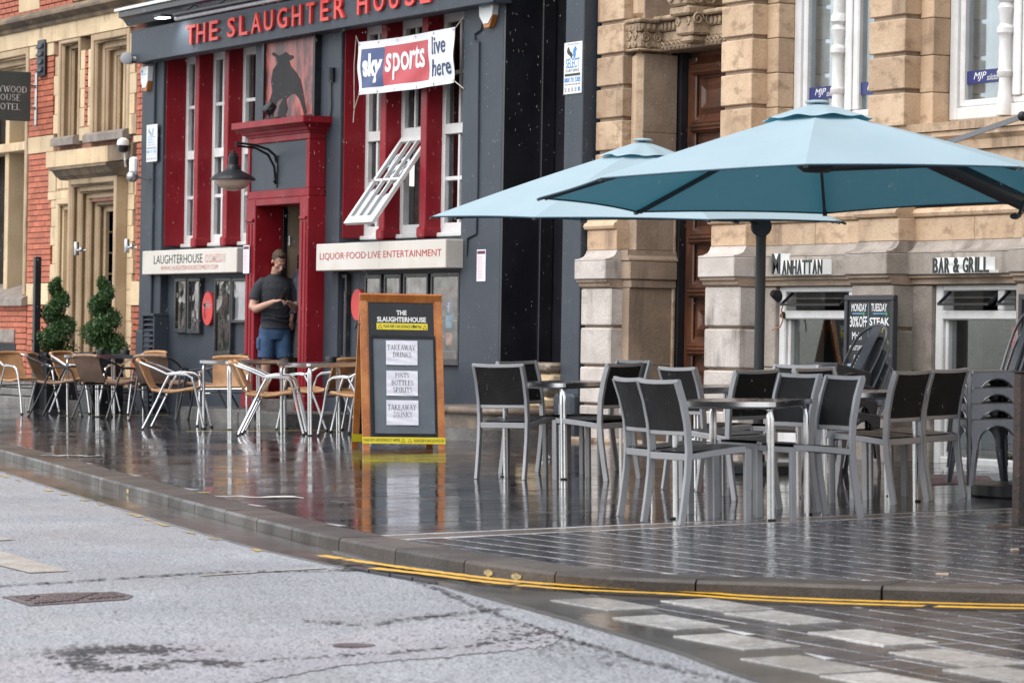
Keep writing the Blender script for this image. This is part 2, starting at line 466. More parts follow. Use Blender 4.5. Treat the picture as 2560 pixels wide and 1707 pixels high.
M_BAND = wet('wet_granite_band', (.10, .075, .055), (.16, .125, .10), .12, .26, 1.3, .06, 9., 190., .2, .3, .5)
M_KERB = wet('wet_kerb_granite', (.038, .030, .024), (.072, .058, .048), .28, .5, 2.2, .15, 30., 150., .25, .45, .3)
M_CHAN = wet('wet_channel_stone', (.042, .036, .031), (.075, .064, .055), .1, .26, 1.2, .06, 8., 170., .15, .3, .5)
M_MORT = wet('wet_mortar', (.40, .39, .40), (.50, .49, .50), .3, .5, 3., .3, 60., 150., 0., .3, .5)  # light grey mortar, paled further to paint the gleam of water in joints
M_BED = wet('painted_gleam_bedding', (.30, .30, .31), (.48, .47, .48), .2, .4, 3., .2, 40., 150., 0., .3, .5)  # pale colour stands in for sky reflected in the wet slab joints
M_WSLAB = wet('white_marble_slab', (.40, .385, .365), (.26, .25, .235), .14, .3, 3.2, .05, 8., 30., .16, .25, .5)

KERB = smooth_line([(-9, -2.1), (-2, -3.4), (4, -4.5), (8.48, -5.34), (11.1, -5.85), (13.26, -6.29), (16.58, -6.93), (19.24, -7.43), (20.6, -7.66), (21.44, -7.76), (22.03, -7.82), (23.08, -7.88),
                    (23.74, -7.86), (24.22, -7.76), (24.58, -7.58), (25.11, -7.2), (25.55, -6.88), (26.2, -6.36), (28, -4.9), (31, -2.4)], 5)
ROADZ = -.080
# one wide sheet of road that runs out past everything, the pavement a real step above it
obj('road', MB().add([(x, y, gz(x, y) + ROADZ) for x, y in ((-120, -60), (160, -60), (160, 40), (-120, 40))], [(0, 1, 2, 3)]), M_ASPH, kind='structure')
INNER = offs(KERB, .30)
pv = [p for p in INNER if p[0] > -8.5]
sheet = MB().add([(*p, gz(*p) + .0002) for p in pv + [(31, 3), (-8.5, 3)]], [tuple(range(len(pv) + 2))])
BANDX = 21.08
pave = obj('pavement', sheet, M_BED, kind='structure')
REG = pv + [(31, 3), (-8.5, 3)]
def cell(mb, poly, z0, ch, top=.0, tilt=0.):
    """a paving stone: a top face, a chamfer, and sides down into its bed"""
    c = (sum(p[0] for p in poly) / len(poly), sum(p[1] for p in poly) / len(poly)); n = len(poly)
    ins = [(p[0] + (c[0] - p[0]) / (math.dist(p, c) or 1) * ch * 1.4, p[1] + (c[1] - p[1]) / (math.dist(p, c) or 1) * ch * 1.4) for p in poly]
    tx, ty = random.uniform(-tilt, tilt), random.uniform(-tilt, tilt)
    tp_ = lambda p: top + (p[0] - c[0]) * tx + (p[1] - c[1]) * ty
    P = [(*p, gz(*p) + z0 + tp_(p)) for p in ins] + [(*p, gz(*p) + z0 + tp_(p) - ch * .6) for p in poly] + [(*p, gz(*p) + z0 - .03) for p in poly]
    mb.add(P, [tuple(range(n))] + [(n + i, n + (i + 1) % n, (i + 1) % n, i) for i in range(n)] + [(2 * n + i, 2 * n + (i + 1) % n, n + (i + 1) % n, n + i) for i in range(n)])
def seen(x, y):
    d = Vector((x, y, gz(x, y))) - CAM; f = d.dot(FWD)
    return f > 1 and abs(d.dot(RIGHT) / f) < 1330 / FPX and abs(d.dot(UP) / f) < 900 / FPX, f
def lay_paving(name, region, x0, x1, y0, y1, dx, dy, joint, ch, m, parent, z=0., limit=300, stag='x', jit=.0015, ang=0., org=(0, 0), mats=None, tilt=0.):
    """courses of stones clipped to a region: the nearest ones in view as parts, the rest one part of kind stuff"""
    cells = []; ca, sa = math.cos(ang), math.sin(ang)
    ni, nj = int((x1 - x0) / dx) + 2, int((y1 - y0) / dy) + 2
    for i in range(-1, ni):
        for j in range(-1, nj):
            sx, sy = ((j % 2) * .5 * dx, 0) if stag == 'x' else (0, ((i * 7) % 3) / 3. * dy)
            xa, ya = x0 + i * dx + sx, y0 + j * dy + sy
            rc = [(xa + joint / 2, ya + joint / 2), (xa + dx - joint / 2, ya + joint / 2), (xa + dx - joint / 2, ya + dy - joint / 2), (xa + joint / 2, ya + dy - joint / 2)]
            if ang: rc = [(org[0] + (p[0] - org[0]) * ca - (p[1] - org[1]) * sa, org[1] + (p[0] - org[0]) * sa + (p[1] - org[1]) * ca) for p in rc]
            if all(inside(p, region) for p in rc): pl = rc
            else:
                if not any(inside(p, region) for p in rc): continue
                pl = clip(region, rc)
            if len(pl) < 3 or abs(area(pl)) < dx * dy * .12: continue
            if area(pl) < 0: pl = pl[::-1]
            c = (sum(p[0] for p in pl) / len(pl), sum(p[1] for p in pl) / len(pl))
            v, f = seen(*c); cells.append((0 if v else 1, f, pl, c, (i, j)))
    cells.sort(key=lambda c: c[:2])
    rest = MB(); n = 0
    for hid, f, pl, c, ij in cells:
        if hid and f > 45 or f < 2: continue
        tz = random.uniform(-jit, jit)
        if n < limit and not hid:
            mb = MB(); cell(mb, pl, z, ch, tz, tilt); n += 1
            mm = mats(ij, c) if mats else m
            mb.v = [(p[0] - c[0], p[1] - c[1], p[2]) for p in mb.v]
            o = bpy.data.objects.new(name, mb.mesh(name, mm, 0)); COL.objects.link(o); o.parent = parent; o.location = (c[0], c[1], 0)
        else: cell(rest, pl, z, ch, tz, tilt)
    if rest.v: obj(name + '_field', rest, m, parent, 'stuff', 0)
    return n
# kerb stones: one object each, with a joint between neighbours
kerb = thing('kerb', 'line of worn granite kerb stones along the wet pavement edge, curving round towards the right', 'kerb', (20, -7.6, gz(20, -7.6)))
del kerb['category'], kerb['label']; kerb['kind'] = 'structure'
kl = resample(KERB, .05); i = 0
while i < len(kl) - 4:
    n = random.choice((17, 18, 19, 20)); seg = kl[i:i + n + 1]; i += n
    if len(seg) < 5: break
    pts = seg[::4] + ([seg[-1]] if (len(seg) - 1) % 4 else [])
    gp = lambda p, q: (p[0] + (q[0] - p[0]) * .035, p[1] + (q[1] - p[1]) * .035)
    pts = [gp(pts[0], pts[1])] + pts[1:-1] + [gp(pts[-1], pts[-2])]
    a = pts; b = offs(pts, .292); mb = MB(); m_ = len(a)
    bt = .012
    rows = [(a, ROADZ - .06), (a, -bt), (offs(a, bt), 0.004), (offs(a, .292 - bt), 0.004), (b, -.01)]
    vs = [(*p, gz(*p) + h + random.uniform(-.0012, .0012)) for r_, h in rows for p in r_]
    fs = [(r_ * m_ + k, r_ * m_ + k + 1, (r_ + 1) * m_ + k + 1, (r_ + 1) * m_ + k) for r_ in range(4) for k in range(m_ - 1)]
    fs += [tuple(r_ * m_ for r_ in range(4, -1, -1)), tuple(r_ * m_ + m_ - 1 for r_ in range(5))]
    obj('kerb_stone', mb.add(vs, fs), M_KERB, kerb, None, 0)
# pavement fields: dark slabs, a pale cross band, setts on the near corner
slabs = [p for p in pv if p[0] < BANDX - .13] + [(BANDX - .13, 3), (-8.5, 3)]
lay_paving('paving_slab', slabs, -8.5, 21.2, -8., 2.8, .30, .60, .0065, .0012, M_SLAB, pave, .0016, 300, 'y', .0003, tilt=.0032)
band = [p for p in pv if BANDX - .125 <= p[0] <= BANDX + .125]
bb = [(BANDX - .125, band[0][1])] + band[1:-1] + [(BANDX + .125, band[-1][1]), (BANDX + .125, 0), (BANDX - .125, 0)]
lay_paving('band_stone', bb, BANDX - .125, BANDX + .125, -8, 0, .25, .9, .006, .004, M_BAND, pave, .0015, 60, 'n')
sett = [p for p in pv if p[0] > BANDX + .13] + [(31, 3), (BANDX + .13, 3)]
obj('sett_mortar', MB().add([(*p, gz(*p) + .0022) for p in sett], [tuple(range(len(sett)))]), M_MORT, pave)
lay_paving('sett', sett, BANDX + .13, 30, -8, 1, .135, .195, .015, .0035, M_SETT, pave, .0040, 300, 'x', .0004, tilt=.006)
# road side: channel stones along the kerb foot, granite strip, raised sett table with white slabs
chan = resample([p for p in KERB if 4 < p[0] < 30], .25)
GP = lambda pts, k=1.: [(p.x, p.y) for p in (at_g(x * k, y * k, ROADZ) for x, y in pts)]
_e = GP(((100, 1100), (250, 1140), (400, 1180), (600, 1230), (800, 1280), (940, 1324), (1080, 1365), (1250, 1412), (1400, 1455), (1550, 1500), (1700, 1555)), 1.0884)
_d = (_e[-1][0] - _e[-3][0], _e[-1][1] - _e[-3][1])
EDGE = smooth_line(_e + [(_e[-1][0] + _d[0] * 2, _e[-1][1] + _d[1] * 2)], 5)
cs = obj('channel', strip(offs(chan, -.36), offs(chan, -.001), ROADZ + .004), M_BED, kind='structure')
for k in range(0, len(chan) - 4, 4):
    a = offs(chan, -.352)[k:k + 5]; b = offs(chan, -.004)[k:k + 5]
    mb = strip(a, b, ROADZ + .010); n = 5
    t = .012; q = lambda p, r, s_: (p[0] + (r[0] - p[0]) * s_, p[1] + (r[1] - p[1]) * s_)
    mb.v[0] = (*q(a[0], a[1], t), mb.v[0][2]); mb.v[5] = (*q(b[0], b[1], t), mb.v[5][2])
    mb.add([(*p, gz(*p) + ROADZ - .01) for p in a], []); mb.f += [(10 + i_, 11 + i_, i_ + 1, i_) for i_ in range(4)]
    obj('channel_stone', mb, M_CHAN, cs, None, 0)
e2 = [p for p in EDGE if p[0] > 20.9]; g2 = offs(e2, .46)
gs = obj('granite_strip', strip(e2, g2, ROADZ + .0125), M_BED, kind='structure')
el = resample(e2, .2)
for k in range(0, len(el) - 5, 5):
    a = el[k:k + 6]; b = offs(el, .455)[k:k + 6]; mb = strip(a, b, ROADZ + .0185); t = .02
    mb.v[0] = tuple(Vector(mb.v[0]).lerp(Vector(mb.v[1]), t)); mb.v[6] = tuple(Vector(mb.v[6]).lerp(Vector(mb.v[7]), t))
    mb.add([(*p, gz(*p) + ROADZ - .03) for p in a], []); mb.f += [(12 + i_, 13 + i_, i_ + 1, i_) for i_ in range(5)]
    obj('strip_stone', mb, M_CHAN, gs, None, 0)
inner = [p for p in offs(resample(KERB, .2), -.365) if 22.0 < p[0] < 30]
tab = [p for p in offs(e2, .462) if p[0] > 22.3 and p[0] < 29.5]
tabp = tab + inner[::-1]
tt = obj('crossing_table', MB().add([(*p, gz(*p) + ROADZ + .0165) for p in tabp], [tuple(range(len(tabp)))]), M_MORT, kind='structure')
WHITE = {}
def tmat(ij, c): return M_SETT
lay_paving('crossing_sett', tabp, 21, 30, -10, -3, .29, .20, .017, .004, M_SETT, tt, ROADZ + .019, 220, 'x', .0012, R(-3), (24, -8))
def slab_at(cx, cy, ang=R(-3)):
    lx, ly = .62, .26; ca, sa = math.cos(ang), math.sin(ang)
    pl = [(cx + x * ca - y * sa, cy + x * sa + y * ca) for x, y in ((-lx / 2, -ly / 2), (lx / 2, -ly / 2), (lx / 2, ly / 2), (-lx / 2, ly / 2))]
    mb = MB(); cell(mb, pl, ROADZ + .0245, .003); obj('white_slab', mb, M_WSLAB, tt, None, 0)
for px, py in ((1510, 1510), (1675, 1555), (1840, 1603), (2020, 1661), (1955, 1543), (2180, 1593), (2395, 1645), (2540, 1690), (1790, 1512), (2230, 1705)):
    p = at_g(px, py, ROADZ + .02); slab_at(p.x, p.y)
# double yellow line, and what is left of it along the tarmac edge
mb_y = mat('yellow_road_paint', (.78, .42, .02), .35, (.62, .33, .02), 6, bump=.3, bscale=120, fine=.2)
q2 = lambda pts, ox: GP([(ox + x * .4509, 1000 + y * .4509) for x, y in pts])
YU = smooth_line(q2(((0, 886), (285, 930), (600, 974), (1000, 1024), (1400, 1058), (1990, 1088)), 800) + q2(((500, 1118), (1000, 1140), (1500, 1156), (1990, 1168), (2600, 1176)), 1660), 6)
YL = smooth_line(q2(((290, 958), (600, 994), (1000, 1044), (1400, 1078), (1990, 1107)), 800) + q2(((500, 1137), (1000, 1159), (1500, 1175), (1990, 1187), (2600, 1195)), 1660), 6)
ZU = smooth_line(q2(((-60, 375), (0, 392), (400, 500), (700, 590), (1000, 680), (1300, 765), (1600, 850), (1800, 888)), 0), 10)
ZL = smooth_line(q2(((-60, 405), (30, 425), (300, 510), (600, 592), (900, 690), (1200, 775), (1500, 850), (1950, 938)), 0), 10)
def ragged(L, wd, dz, keep=1., step=.05, amp=.12):
    mb = MB(); L = resample(L, step); A, B = [], []
    a, b = offs(L, -wd / 2), offs(L, wd / 2)
    for k in range(len(L)):
        A.append((a[k][0], a[k][1] + random.uniform(-amp, amp) * wd)); B.append((b[k][0], b[k][1] + random.uniform(-amp, amp) * wd))
    k = 0
    while k < len(L) - 1:
        if random.random() < keep: strip(A[k:k + 2], B[k:k + 2], dz, mb)
        k += 1
    return mb
for L in (YU, YL): obj('yellow_line', ragged(L, .072, ROADZ + .0285, .97), mb_y, kind='structure')
mb_y2 = mat('worn_yellow_paint', (.55, .36, .09), .4, (.3, .24, .14), 9, .4, .6, bump=.4, bscale=120, fine=.3)
obj('worn_yellow_line', ragged(ZU, .055, ROADZ + .004, .85, .22, .3), mb_y2, kind='structure')
obj('worn_yellow_line', ragged(ZL, .04, ROADZ + .004, .35, .2, .35), mb_y2, kind='structure')
# small yellow marks on the kerb face
for px, py in ((1375, 1426), (1416, 1436), (442, 1226)):
    p = at_g(px, py, -.05); nr = min(range(len(kl)), key=lambda k: math.dist(kl[k], (p.x, p.y))); seg = offs(kl[nr:nr + 3], -.0035)
    mb = MB().add([(*seg[0], gz(*seg[0]) - .050), (*seg[1], gz(*seg[1]) - .062), (*seg[2], gz(*seg[2]) - .048), (*seg[2], gz(*seg[2]) - .034), (*seg[1], gz(*seg[1]) - .024), (*seg[0], gz(*seg[0]) - .036)], [(0, 1, 2, 3, 4, 5)])
    obj('kerb_mark', mb, mb_y2, kind='structure')
# worn white paint, tarmac joints, patches
mw_ = mat('worn_white_paint', (.42, .38, .33), .4, (.3, .26, .22), 5, bump=.3, bscale=140, fine=.25)
def flat(name, px, m, dz=.004, kind='structure'):
    P = [at_g(x, y, ROADZ + dz) for x, y in px]
    return obj(name, MB().add(P, [tuple(range(len(P)))]), m, kind=kind)
flat('road_arrow', ((-60, 1395), (0, 1375), (172, 1426), (75, 1431), (-60, 1398)), mw_, .0045)
flat('road_arrow', ((-60, 1336), (40, 1347), (5, 1350), (-60, 1350)), mw_, .0045)
def _jag(P):
    rnd = random.Random(9); out = []
    for a, b in zip(P, P[1:] + P[:1]):
        n = max(2, int(math.dist(a, b) / 9))
        out += [(a[0] + (b[0] - a[0]) * k / n + rnd.uniform(-6, 6), a[1] + (b[1] - a[1]) * k / n + rnd.uniform(-3, 3)) for k in range(n)]
    return out
flat('tarmac_patch', _jag(((0, 1720), (-30, 1660), (300, 1610), (800, 1590), (1190, 1545), (1420, 1575), (1380, 1612), (1130, 1640), (860, 1660), (600, 1712))), M_PATCH, .0035)
def flecks(pts, wd, n, size, seed, name='tarmac_joint', m=None, dz=.0055, bow=1.):
    """a broken, gritty dark line: many small irregular scraps along a path"""
    rnd = random.Random(seed); L = resample(smooth_line(GP(pts), 8), .02); mb = MB()
    for k in range(n):
        c = L[int(rnd.random() ** bow * (len(L) - 1))]; c = (c[0] + rnd.gauss(0, wd), c[1] + rnd.gauss(0, wd)); s_ = size * rnd.uniform(.3, 1.2); a0 = rnd.uniform(0, 6.3)
        P = [(c[0] + s_ * rnd.uniform(.4, 1) * math.cos(a0 + q * 1.25), c[1] + s_ * rnd.uniform(.4, 1) * math.sin(a0 + q * 1.25)) for q in range(5)]
        mb.add([(*p, gz(*p) + ROADZ + dz + .0004 * (k % 5)) for p in P], [tuple(range(5))])
    o = obj(name, mb, m or M_DARKT, kind='structure'); return o
flecks(((-20, 1467), (250, 1450), (540, 1432), (800, 1428), (905, 1424)), .018, 300, .022, 1)
flecks(((780, 1552), (900, 1562), (1050, 1545), (1270, 1520)), .03, 170, .022, 2)
flecks(((560, 1660), (850, 1640), (1160, 1618), (1400, 1570)), .035, 170, .02, 3)
flecks(((830, 1424), (1000, 1440), (1250, 1540), (1560, 1640), (1850, 1710)), .015, 500, .02, 4)
flecks(((1100, 1545), (1280, 1590), (1550, 1660)), .10, 150, .02, 5)
flecks(((180, 1640), (230, 1627), (320, 1622), (420, 1632)), .09, 420, .024, 6, 'pothole_grit'); flecks(((210, 1650), (240, 1672), (330, 1675), (400, 1662)), .05, 230, .022, 7, 'pothole_grit'); flecks(((400, 1655), (520, 1655), (590, 1668)), .04, 110, .025, 8)
_rg = random.Random(4); grit = MB()
for k in range(8000):
    px_, py_ = _rg.uniform(-20, 1900), 1130 + 590 * _rg.random() ** .8
    c = at_g(px_, py_, ROADZ); dd = (c - CAM).length
    if not (c.y < -9.6 + .0 or inside((c.x, c.y), [(6, -60), (60, -60)] + [p for p in EDGE[::-1]])): continue
    s_ = _rg.uniform(.004, .0105); a0 = _rg.uniform(0, 6.3)
    P = [(c.x + s_ * math.cos(a0 + q * 1.6) * _rg.uniform(.6, 1.2), c.y + s_ * math.sin(a0 + q * 1.6) * _rg.uniform(.6, 1.2)) for q in range(4)]
    grit.add([(*p, gz(*p) + ROADZ + .0046) for p in P], [(0, 1, 2, 3)])
obj('road_grit', grit, mat('dark_grit', (.07, .065, .08), .4, fine=.3), None, 'stuff', 0)
wl = [(p.x, p.y) for p in (at_g(x, y, ROADZ) for x, y in ((500, 1440), (700, 1427), (830, 1420)))]
obj('worn_white_line', ragged(smooth_line(wl, 8), .05, ROADZ + .0055, .95, .06, .3), mw_, kind='structure')
for pts in (((3, 1490), (150, 1480), (290, 1478), (335, 1488), (318, 1497), (75, 1513)),):
    dr = thing('drain_cover', 'rusty rectangular iron drain cover with a raised pattern set in the road', 'drain cover', at_g(160, 1495, ROADZ))
    mi = mat('cast_iron', (.10, .07, .075), .25, (.16, .11, .11), 8, metal=.4, bump=.4, bscale=70)
    P = [at_g(x, y, ROADZ + .004) for x, y in pts]; n = len(P); cen = sum(P, Vector()) / n
    obj('frame', MB().add(P, [tuple(range(n))]), mi, dr)
    Q = [at_g(x, y, ROADZ + .004) for x, y in ((30, 1490.5), (285, 1480), (315, 1491), (85, 1509.5))]
    cover = MB(); bi = lambda u, v: Q[0].lerp(Q[1], u).lerp(Q[3].lerp(Q[2], u), v); up = Vector((0, 0, .006))
    for i in range(12):
        for j in range(5):
            if (i + j) % 7 == 3: continue
            c = [bi((i + a) / 12, (j + b) / 5) for a, b in ((.12, .12), (.88, .12), (.88, .85), (.12, .85))]
            cover.add(c + [p + up for p in c], [(4, 5, 6, 7), (0, 1, 5, 4), (1, 2, 6, 5), (2, 3, 7, 6), (3, 0, 4, 7)])
    obj('raised_pattern', cover, mi, dr, smooth=0)
p = at_g(885, 1613, ROADZ + .004)
tag(obj('stopcock_cover', MB().lathe([(.09, 0), (.09, .004), (.075, .005), (.07, .003), (.0, .003)], 18, p), MATS['cast_iron']), 'small round iron cover sunk in the pinkish tarmac patch', 'cover')
# ------------------------------------------------------------------ brick and sandstone hotel at the far left
M_BRICK = mat('red_brick', (.47, .145, .08), .75, (.39, .115, .065), 30, bump=.3, bscale=90, rvar=.2, fine=.2)
M_MORTAR = mat('brick_mortar', (.20, .085, .06), .85, (.27, .14, .10), 6, fine=.2, bump=.3)
M_HSTONE = mat('hotel_sandstone', (.62, .48, .30), .75, (.54, .40, .245), 2.2, bump=.25, bscale=60, rvar=.12, streak=(.17, .115, .07), samt=.75, sscale=4)
M_HDARK = mat('sooty_sandstone', (.21, .15, .09), .75, (.10, .075, .05), 3, bump=.3, bscale=50, streak=(.05, .04, .03), samt=.7)
M_HST2 = mat('weathered_casing_stone', (.46, .34, .215), .75, (.38, .27, .16), 2.2, bump=.25, bscale=60, streak=(.17, .115, .07), samt=.8, sscale=4)
M_SILL = mat('grey_sill_stone', (.26, .22, .19), .6, (.17, .14, .12), 5, bump=.3, bscale=50)
M_DGLASS = mat('dark_window_glass', (.012, .013, .016), .06, (.03, .032, .036), 2, fine=0, spec=.6)
M_BLACK = mat('black_paint', (.014, .015, .018), .3, (.022, .023, .026), 8, fine=.1, bump=.05, spec=.22)
M_LOUVRE = mat('dark_grey_louvre', (.03, .034, .042), .45, fine=.1)
M_STEP = mat('wet_step_stone', (.085, .08, .075), .22, (.14, .13, .12), 3, bump=.25, bscale=40, rough2=.45, fine=.25)
HX0 = -9.5
hot = thing('hotel_building', 'red brick building with pale sandstone window surrounds and a moulded stone doorway', 'building', (-4.5, 0, 0))
HY = 0.0
def hb(name, m, *boxes, b=.008, parent=None, smooth=0, label=None):
    mb = MB()
    for q in boxes: mb.box(*q, b)
    return obj(name, mb, m, parent or hot, None, smooth, label)
# wall core, split round the openings (windows 0..2, side window, door)
core = MB()
def wall_with_holes(mb, x0, x1, z0, z1, holes, y0, y1):
    """a slab of wall cut by rectangular openings"""
    xs = sorted({x0, x1, *[h[0] for h in holes], *[h[1] for h in holes]}); xs = [x for x in xs if x0 <= x <= x1]
    for a, b in zip(xs, xs[1:]):
        hs = sorted([h for h in holes if h[0] <= a + 1e-6 and h[1] >= b - 1e-6], key=lambda h: h[2]); z = z0
        for h in hs:
            if h[2] > z: mb.box(a, b, y0, y1, z, h[2])
            z = max(z, h[3])
        if z < z1: mb.box(a, b, y0, y1, z, z1)
holes = [(-9.0, -5.70, 1.42, 4.78), (-4.5, -3.3, 3.44, 4.80), (-3.36, -2.0, 3.44, 4.80), (-4.52, -3.75, -.1, 2.68), (-3.50, -2.02, -.1, 2.64)]
wall_with_holes(core, HX0, -1.49, -.2, 9.5, holes, .03, .9)
obj('wall', core, M_MORTAR, hot, None, 0)
hb('window_pane', M_DGLASS, (-9.0, -5.7, .62, .64, 1.3, 4.85), (-4.55, -2.0, .62, .64, 3.3, 4.85), b=0)
hb('dark_interior', M_BLACK, (-4.6, -1.6, .905, .95, -.1, 2.7), b=0)
# bricks: every course in view; the first three hundred as single pieces
BR = MB().box(-.108, .108, -.016, .03, -.0328, .0328, .003).mesh('brick', M_BRICK, 0)
BH = MB().box(-.052, .052, -.016, .03, -.0328, .0328, .003).mesh('brick', M_BRICK, 0)
fields = [(-5.66, -4.72, 3.575, 4.62, 0), (-5.64, -4.76, 1.605, 3.335, 0), (-5.60, -4.83, .15, 1.305, 0), (-6.95, -5.63, .78, 1.31, 0), (-6.02, -5.60, .15, .78, 0),
          (-1.73, -1.49, 3.43, 4.72, 0), (-1.70, -1.49, 1.61, 3.33, 0), (-1.78, -1.49, .2, 1.29, 0), (-6.95, -4.0, 5.24, 5.85, 1), (-3.56, -3.42, 3.6, 4.6, 1)]
rest = MB(); nb = 0
for x0, x1, z0, z1, late in fields:
    nr = int((z1 - z0) / .074)
    for k in range(nr):
        z = z0 + .037 + k * (z1 - z0) / nr; x = x0 - (.113 if k % 2 else 0) + .0
        while x < x1 - .03:
            a, b = max(x, x0), min(x + .214, x1)
            if b - a > .04:
                c = ((a + b) / 2, .01 - random.uniform(0, .004), z)
                if nb < 300 and not late and b - a > .2: piece('brick', BR, hot, c); nb += 1
                elif nb < 300 and not late and b - a < .13 and b - a > .085: piece('brick', BH, hot, c); nb += 1
                else: rest.box(a + .004, b - .004, -.014, .03, z - .031, z + .031, .004)
            x += .224
obj('brickwork', rest, M_BRICK, hot, 'stuff', 0)
hb('backing_stone', M_HSTONE, (-4.87, -4.5, .0, .2, 2.66, 3.15), (-4.8, -1.75, .012, .029, 2.69, 3.15), b=0)
# stone dressings as single blocks
def blk(x0, x1, z0, z1, y0=-.014, m=None, b=.004, label=None):
    return hb('stone_block', m or M_HSTONE, (x0, x1, y0, .2, z0, z1), b=b, label=label)
for x0, x1 in ((-5.655, -5.16), (-5.153, -4.68)): blk(x0, x1, 3.345, 3.565)
for x0, x1 in ((-5.64, -5.2), (-5.193, -4.80)): blk(x0, x1, 1.315, 1.598)
blk(-1.80, -1.49, 3.34, 3.42, -.019); blk(-1.81, -1.49, 1.30, 1.60, -.019)
for k in range(4):   # quoins of varied length beside window 1 and the doorway
    zz = 3.575 + k * .255; blk(-4.70 + (.05 if k % 2 else 0), -4.52, zz, zz + .253)
for k in range(5):
    zz = 1.61 + k * .155 if False else 1.605 + k * .247; blk(-4.74 + (.09 if k % 2 else 0) - (.07 if k == 3 else 0), -4.505, zz, zz + (.242 if k < 4 else .1))
for k in range(5): zz = .1 + k * .24; blk(-4.80 + (.06 if k % 2 else 0), -4.505, zz, zz + .235)
for k in range(5):
    zz = 3.45 + k * .255; blk(-1.97, -1.74 - (.06 if k % 2 else 0), zz, zz + .25)
for k in range(15): zz = .1 + k * .2; blk(-1.97, -1.76 - (.04 if k % 2 else 0), zz, zz + .195)
for k in range(4):   # the narrow pier between the two upper windows
    zz = 3.62 + k * .25
    blk(-3.70 if k % 2 else -3.73, -3.55, zz, zz + .245); blk(-3.43, -3.33 if k % 2 else -3.30, zz, zz + .245)
blk(-3.73, -3.30, 3.44, 3.612)
xs = [-9.4, -8.2, -6.9, -5.68, -4.62, -3.75, -3.0, -2.2, -1.49]
for a, b in zip(xs, xs[1:]): blk(a, b - .006, 4.80 if a > -5.7 or a < -5.69 else 4.63, 5.02, -.03)
blk(-5.66, -5.2, 4.63, 4.795); blk(-5.195, -4.72, 4.63, 4.795)
xs = [-4.86, -4.5, -4.1, -3.7, -3.2, -2.6, -1.74]
for k, (a, b) in enumerate(zip(xs, xs[1:])): blk(a, b - .006, 3.13, 3.335, -.05, M_HDARK if k in (5,) else None)
blk(-4.84, -3.70, 2.70, 2.805, -.022); blk(-4.83, -4.555, 2.81, 3.126, -.020); blk(-3.995, -3.70, 2.81, 3.126, -.020); blk(-4.55, -4.0, 2.84, 3.09, -.008)
blk(-6.95, -6.06, .80, .98, -.03, M_SILL)
# dark moulded string course, three sunk fillets
st = MB().prism([(.1, 5.02), (-.06, 5.02), (-.08, 5.05), (-.05, 5.08), (-.13, 5.13), (-.17, 5.135), (-.17, 5.17), (-.1, 5.235), (.1, 5.235)], HX0, -1.49, 'x')
obj('string_course', st, M_HDARK, hot)
def casing(x0, x1, z0, z1, steps, wv, dy, m, name='window_surround', bottom=False, y0=-.02, parent=None):
    """stepped, moulded surround running up one jamb, over the head and down the other"""
    mb = MB()
    for k in range(steps):
        a0, a1, h = x0 + k * wv, x1 - k * wv, z1 - k * wv; y = y0 + k * dy
        mb.box(a0, a0 + wv, y, .62, z0, h, .012); mb.box(a1 - wv, a1, y, .62, z0, h, .012); mb.box(a0 + wv + .001, a1 - wv - .001, y, .62, h - wv, h - .001, .012)
        if k < steps - 1:
            r = .022; yy = y + dy * .45
            mb.tube([(a0 + wv + r * .6, yy, z0), (a0 + wv + r * .6, yy, h - wv - r * .6), (a1 - wv - r * .6, yy, h - wv - r * .6), (a1 - wv - r * .6, yy, z0)], r, 6, up=(0, 1, 0))
    return obj(name, mb, m, parent or hot)
casing(-9.0, -5.69, 1.44, 4.80, 4, .10, .12, M_HST2)
casing(-4.52, -3.745, 3.45, 4.80, 4, .055, .12, M_HST2)
casing(-3.345, -1.99, 3.45, 4.80, 4, .095, .12, M_HST2)
hb('mullion', M_HSTONE, (-6.20, -6.06, .28, .62, 1.4, 4.4), (-7.4, -7.25, .28, .62, 1.4, 4.4)); hb('transom', M_HSTONE, (-8.6, -6.05, .2, .6, 3.44, 3.56))
hb('mullion', M_HSTONE, (-2.62, -2.50, .30, .62, 3.45, 4.45), (-3.0, -2.93, .30, .62, 3.45, 4.45))
hb('mullion', M_HSTONE, (-4.30, -4.24, .4, .62, 3.45, 4.6))
for x0, x1, z0, z1, n in ((-9.05, -5.58, 1.30, 1.62, 'grey'), (-4.56, -3.73, 3.40, 3.60, ''), (-3.38, -1.97, 3.40, 3.62, '')):
    obj('sill', MB().prism([(-.10, z0), (.62, z0), (.62, z1), (.5, z1), (-.06, z0 + .12), (-.10, z0 + .09)], x0, x1, 'x'), M_SILL, hot)
# doorway
casing(-4.52, -3.72, .0, 2.70, 2, .07, .06, M_HSTONE, 'side_window_surround', y0=-.03)
hb('reveal', M_HSTONE, (-4.60, -4.34, .10, .85, 0, 2.6), (-4.38, -3.74, .85, .9, 0, 2.6))
casing(-3.69, -1.98, .0, 2.94, 5, .085, .09, M_HST2, 'door_surround', y0=-.17)
for k in range(9): hb('reveal_stone', M_HSTONE, (-3.30, -3.265, .24, 1.15, .1 + k * .27, .365 + k * .27))
hb('entrance_door', M_BLACK, (-2.60, -2.14, .62, .68, .05, 2.55), (-3.26, -2.60, 1.1, 1.15, .05, 2.55))
hood = MB().prism([(.05, 2.93), (-.18, 2.93), (-.22, 2.965), (-.24, 2.97), (-.30, 3.045), (-.34, 3.05), (-.34, 3.085), (.05, 3.125)], -3.95, -1.90, 'x')
obj('door_hood', hood, M_HDARK, hot)
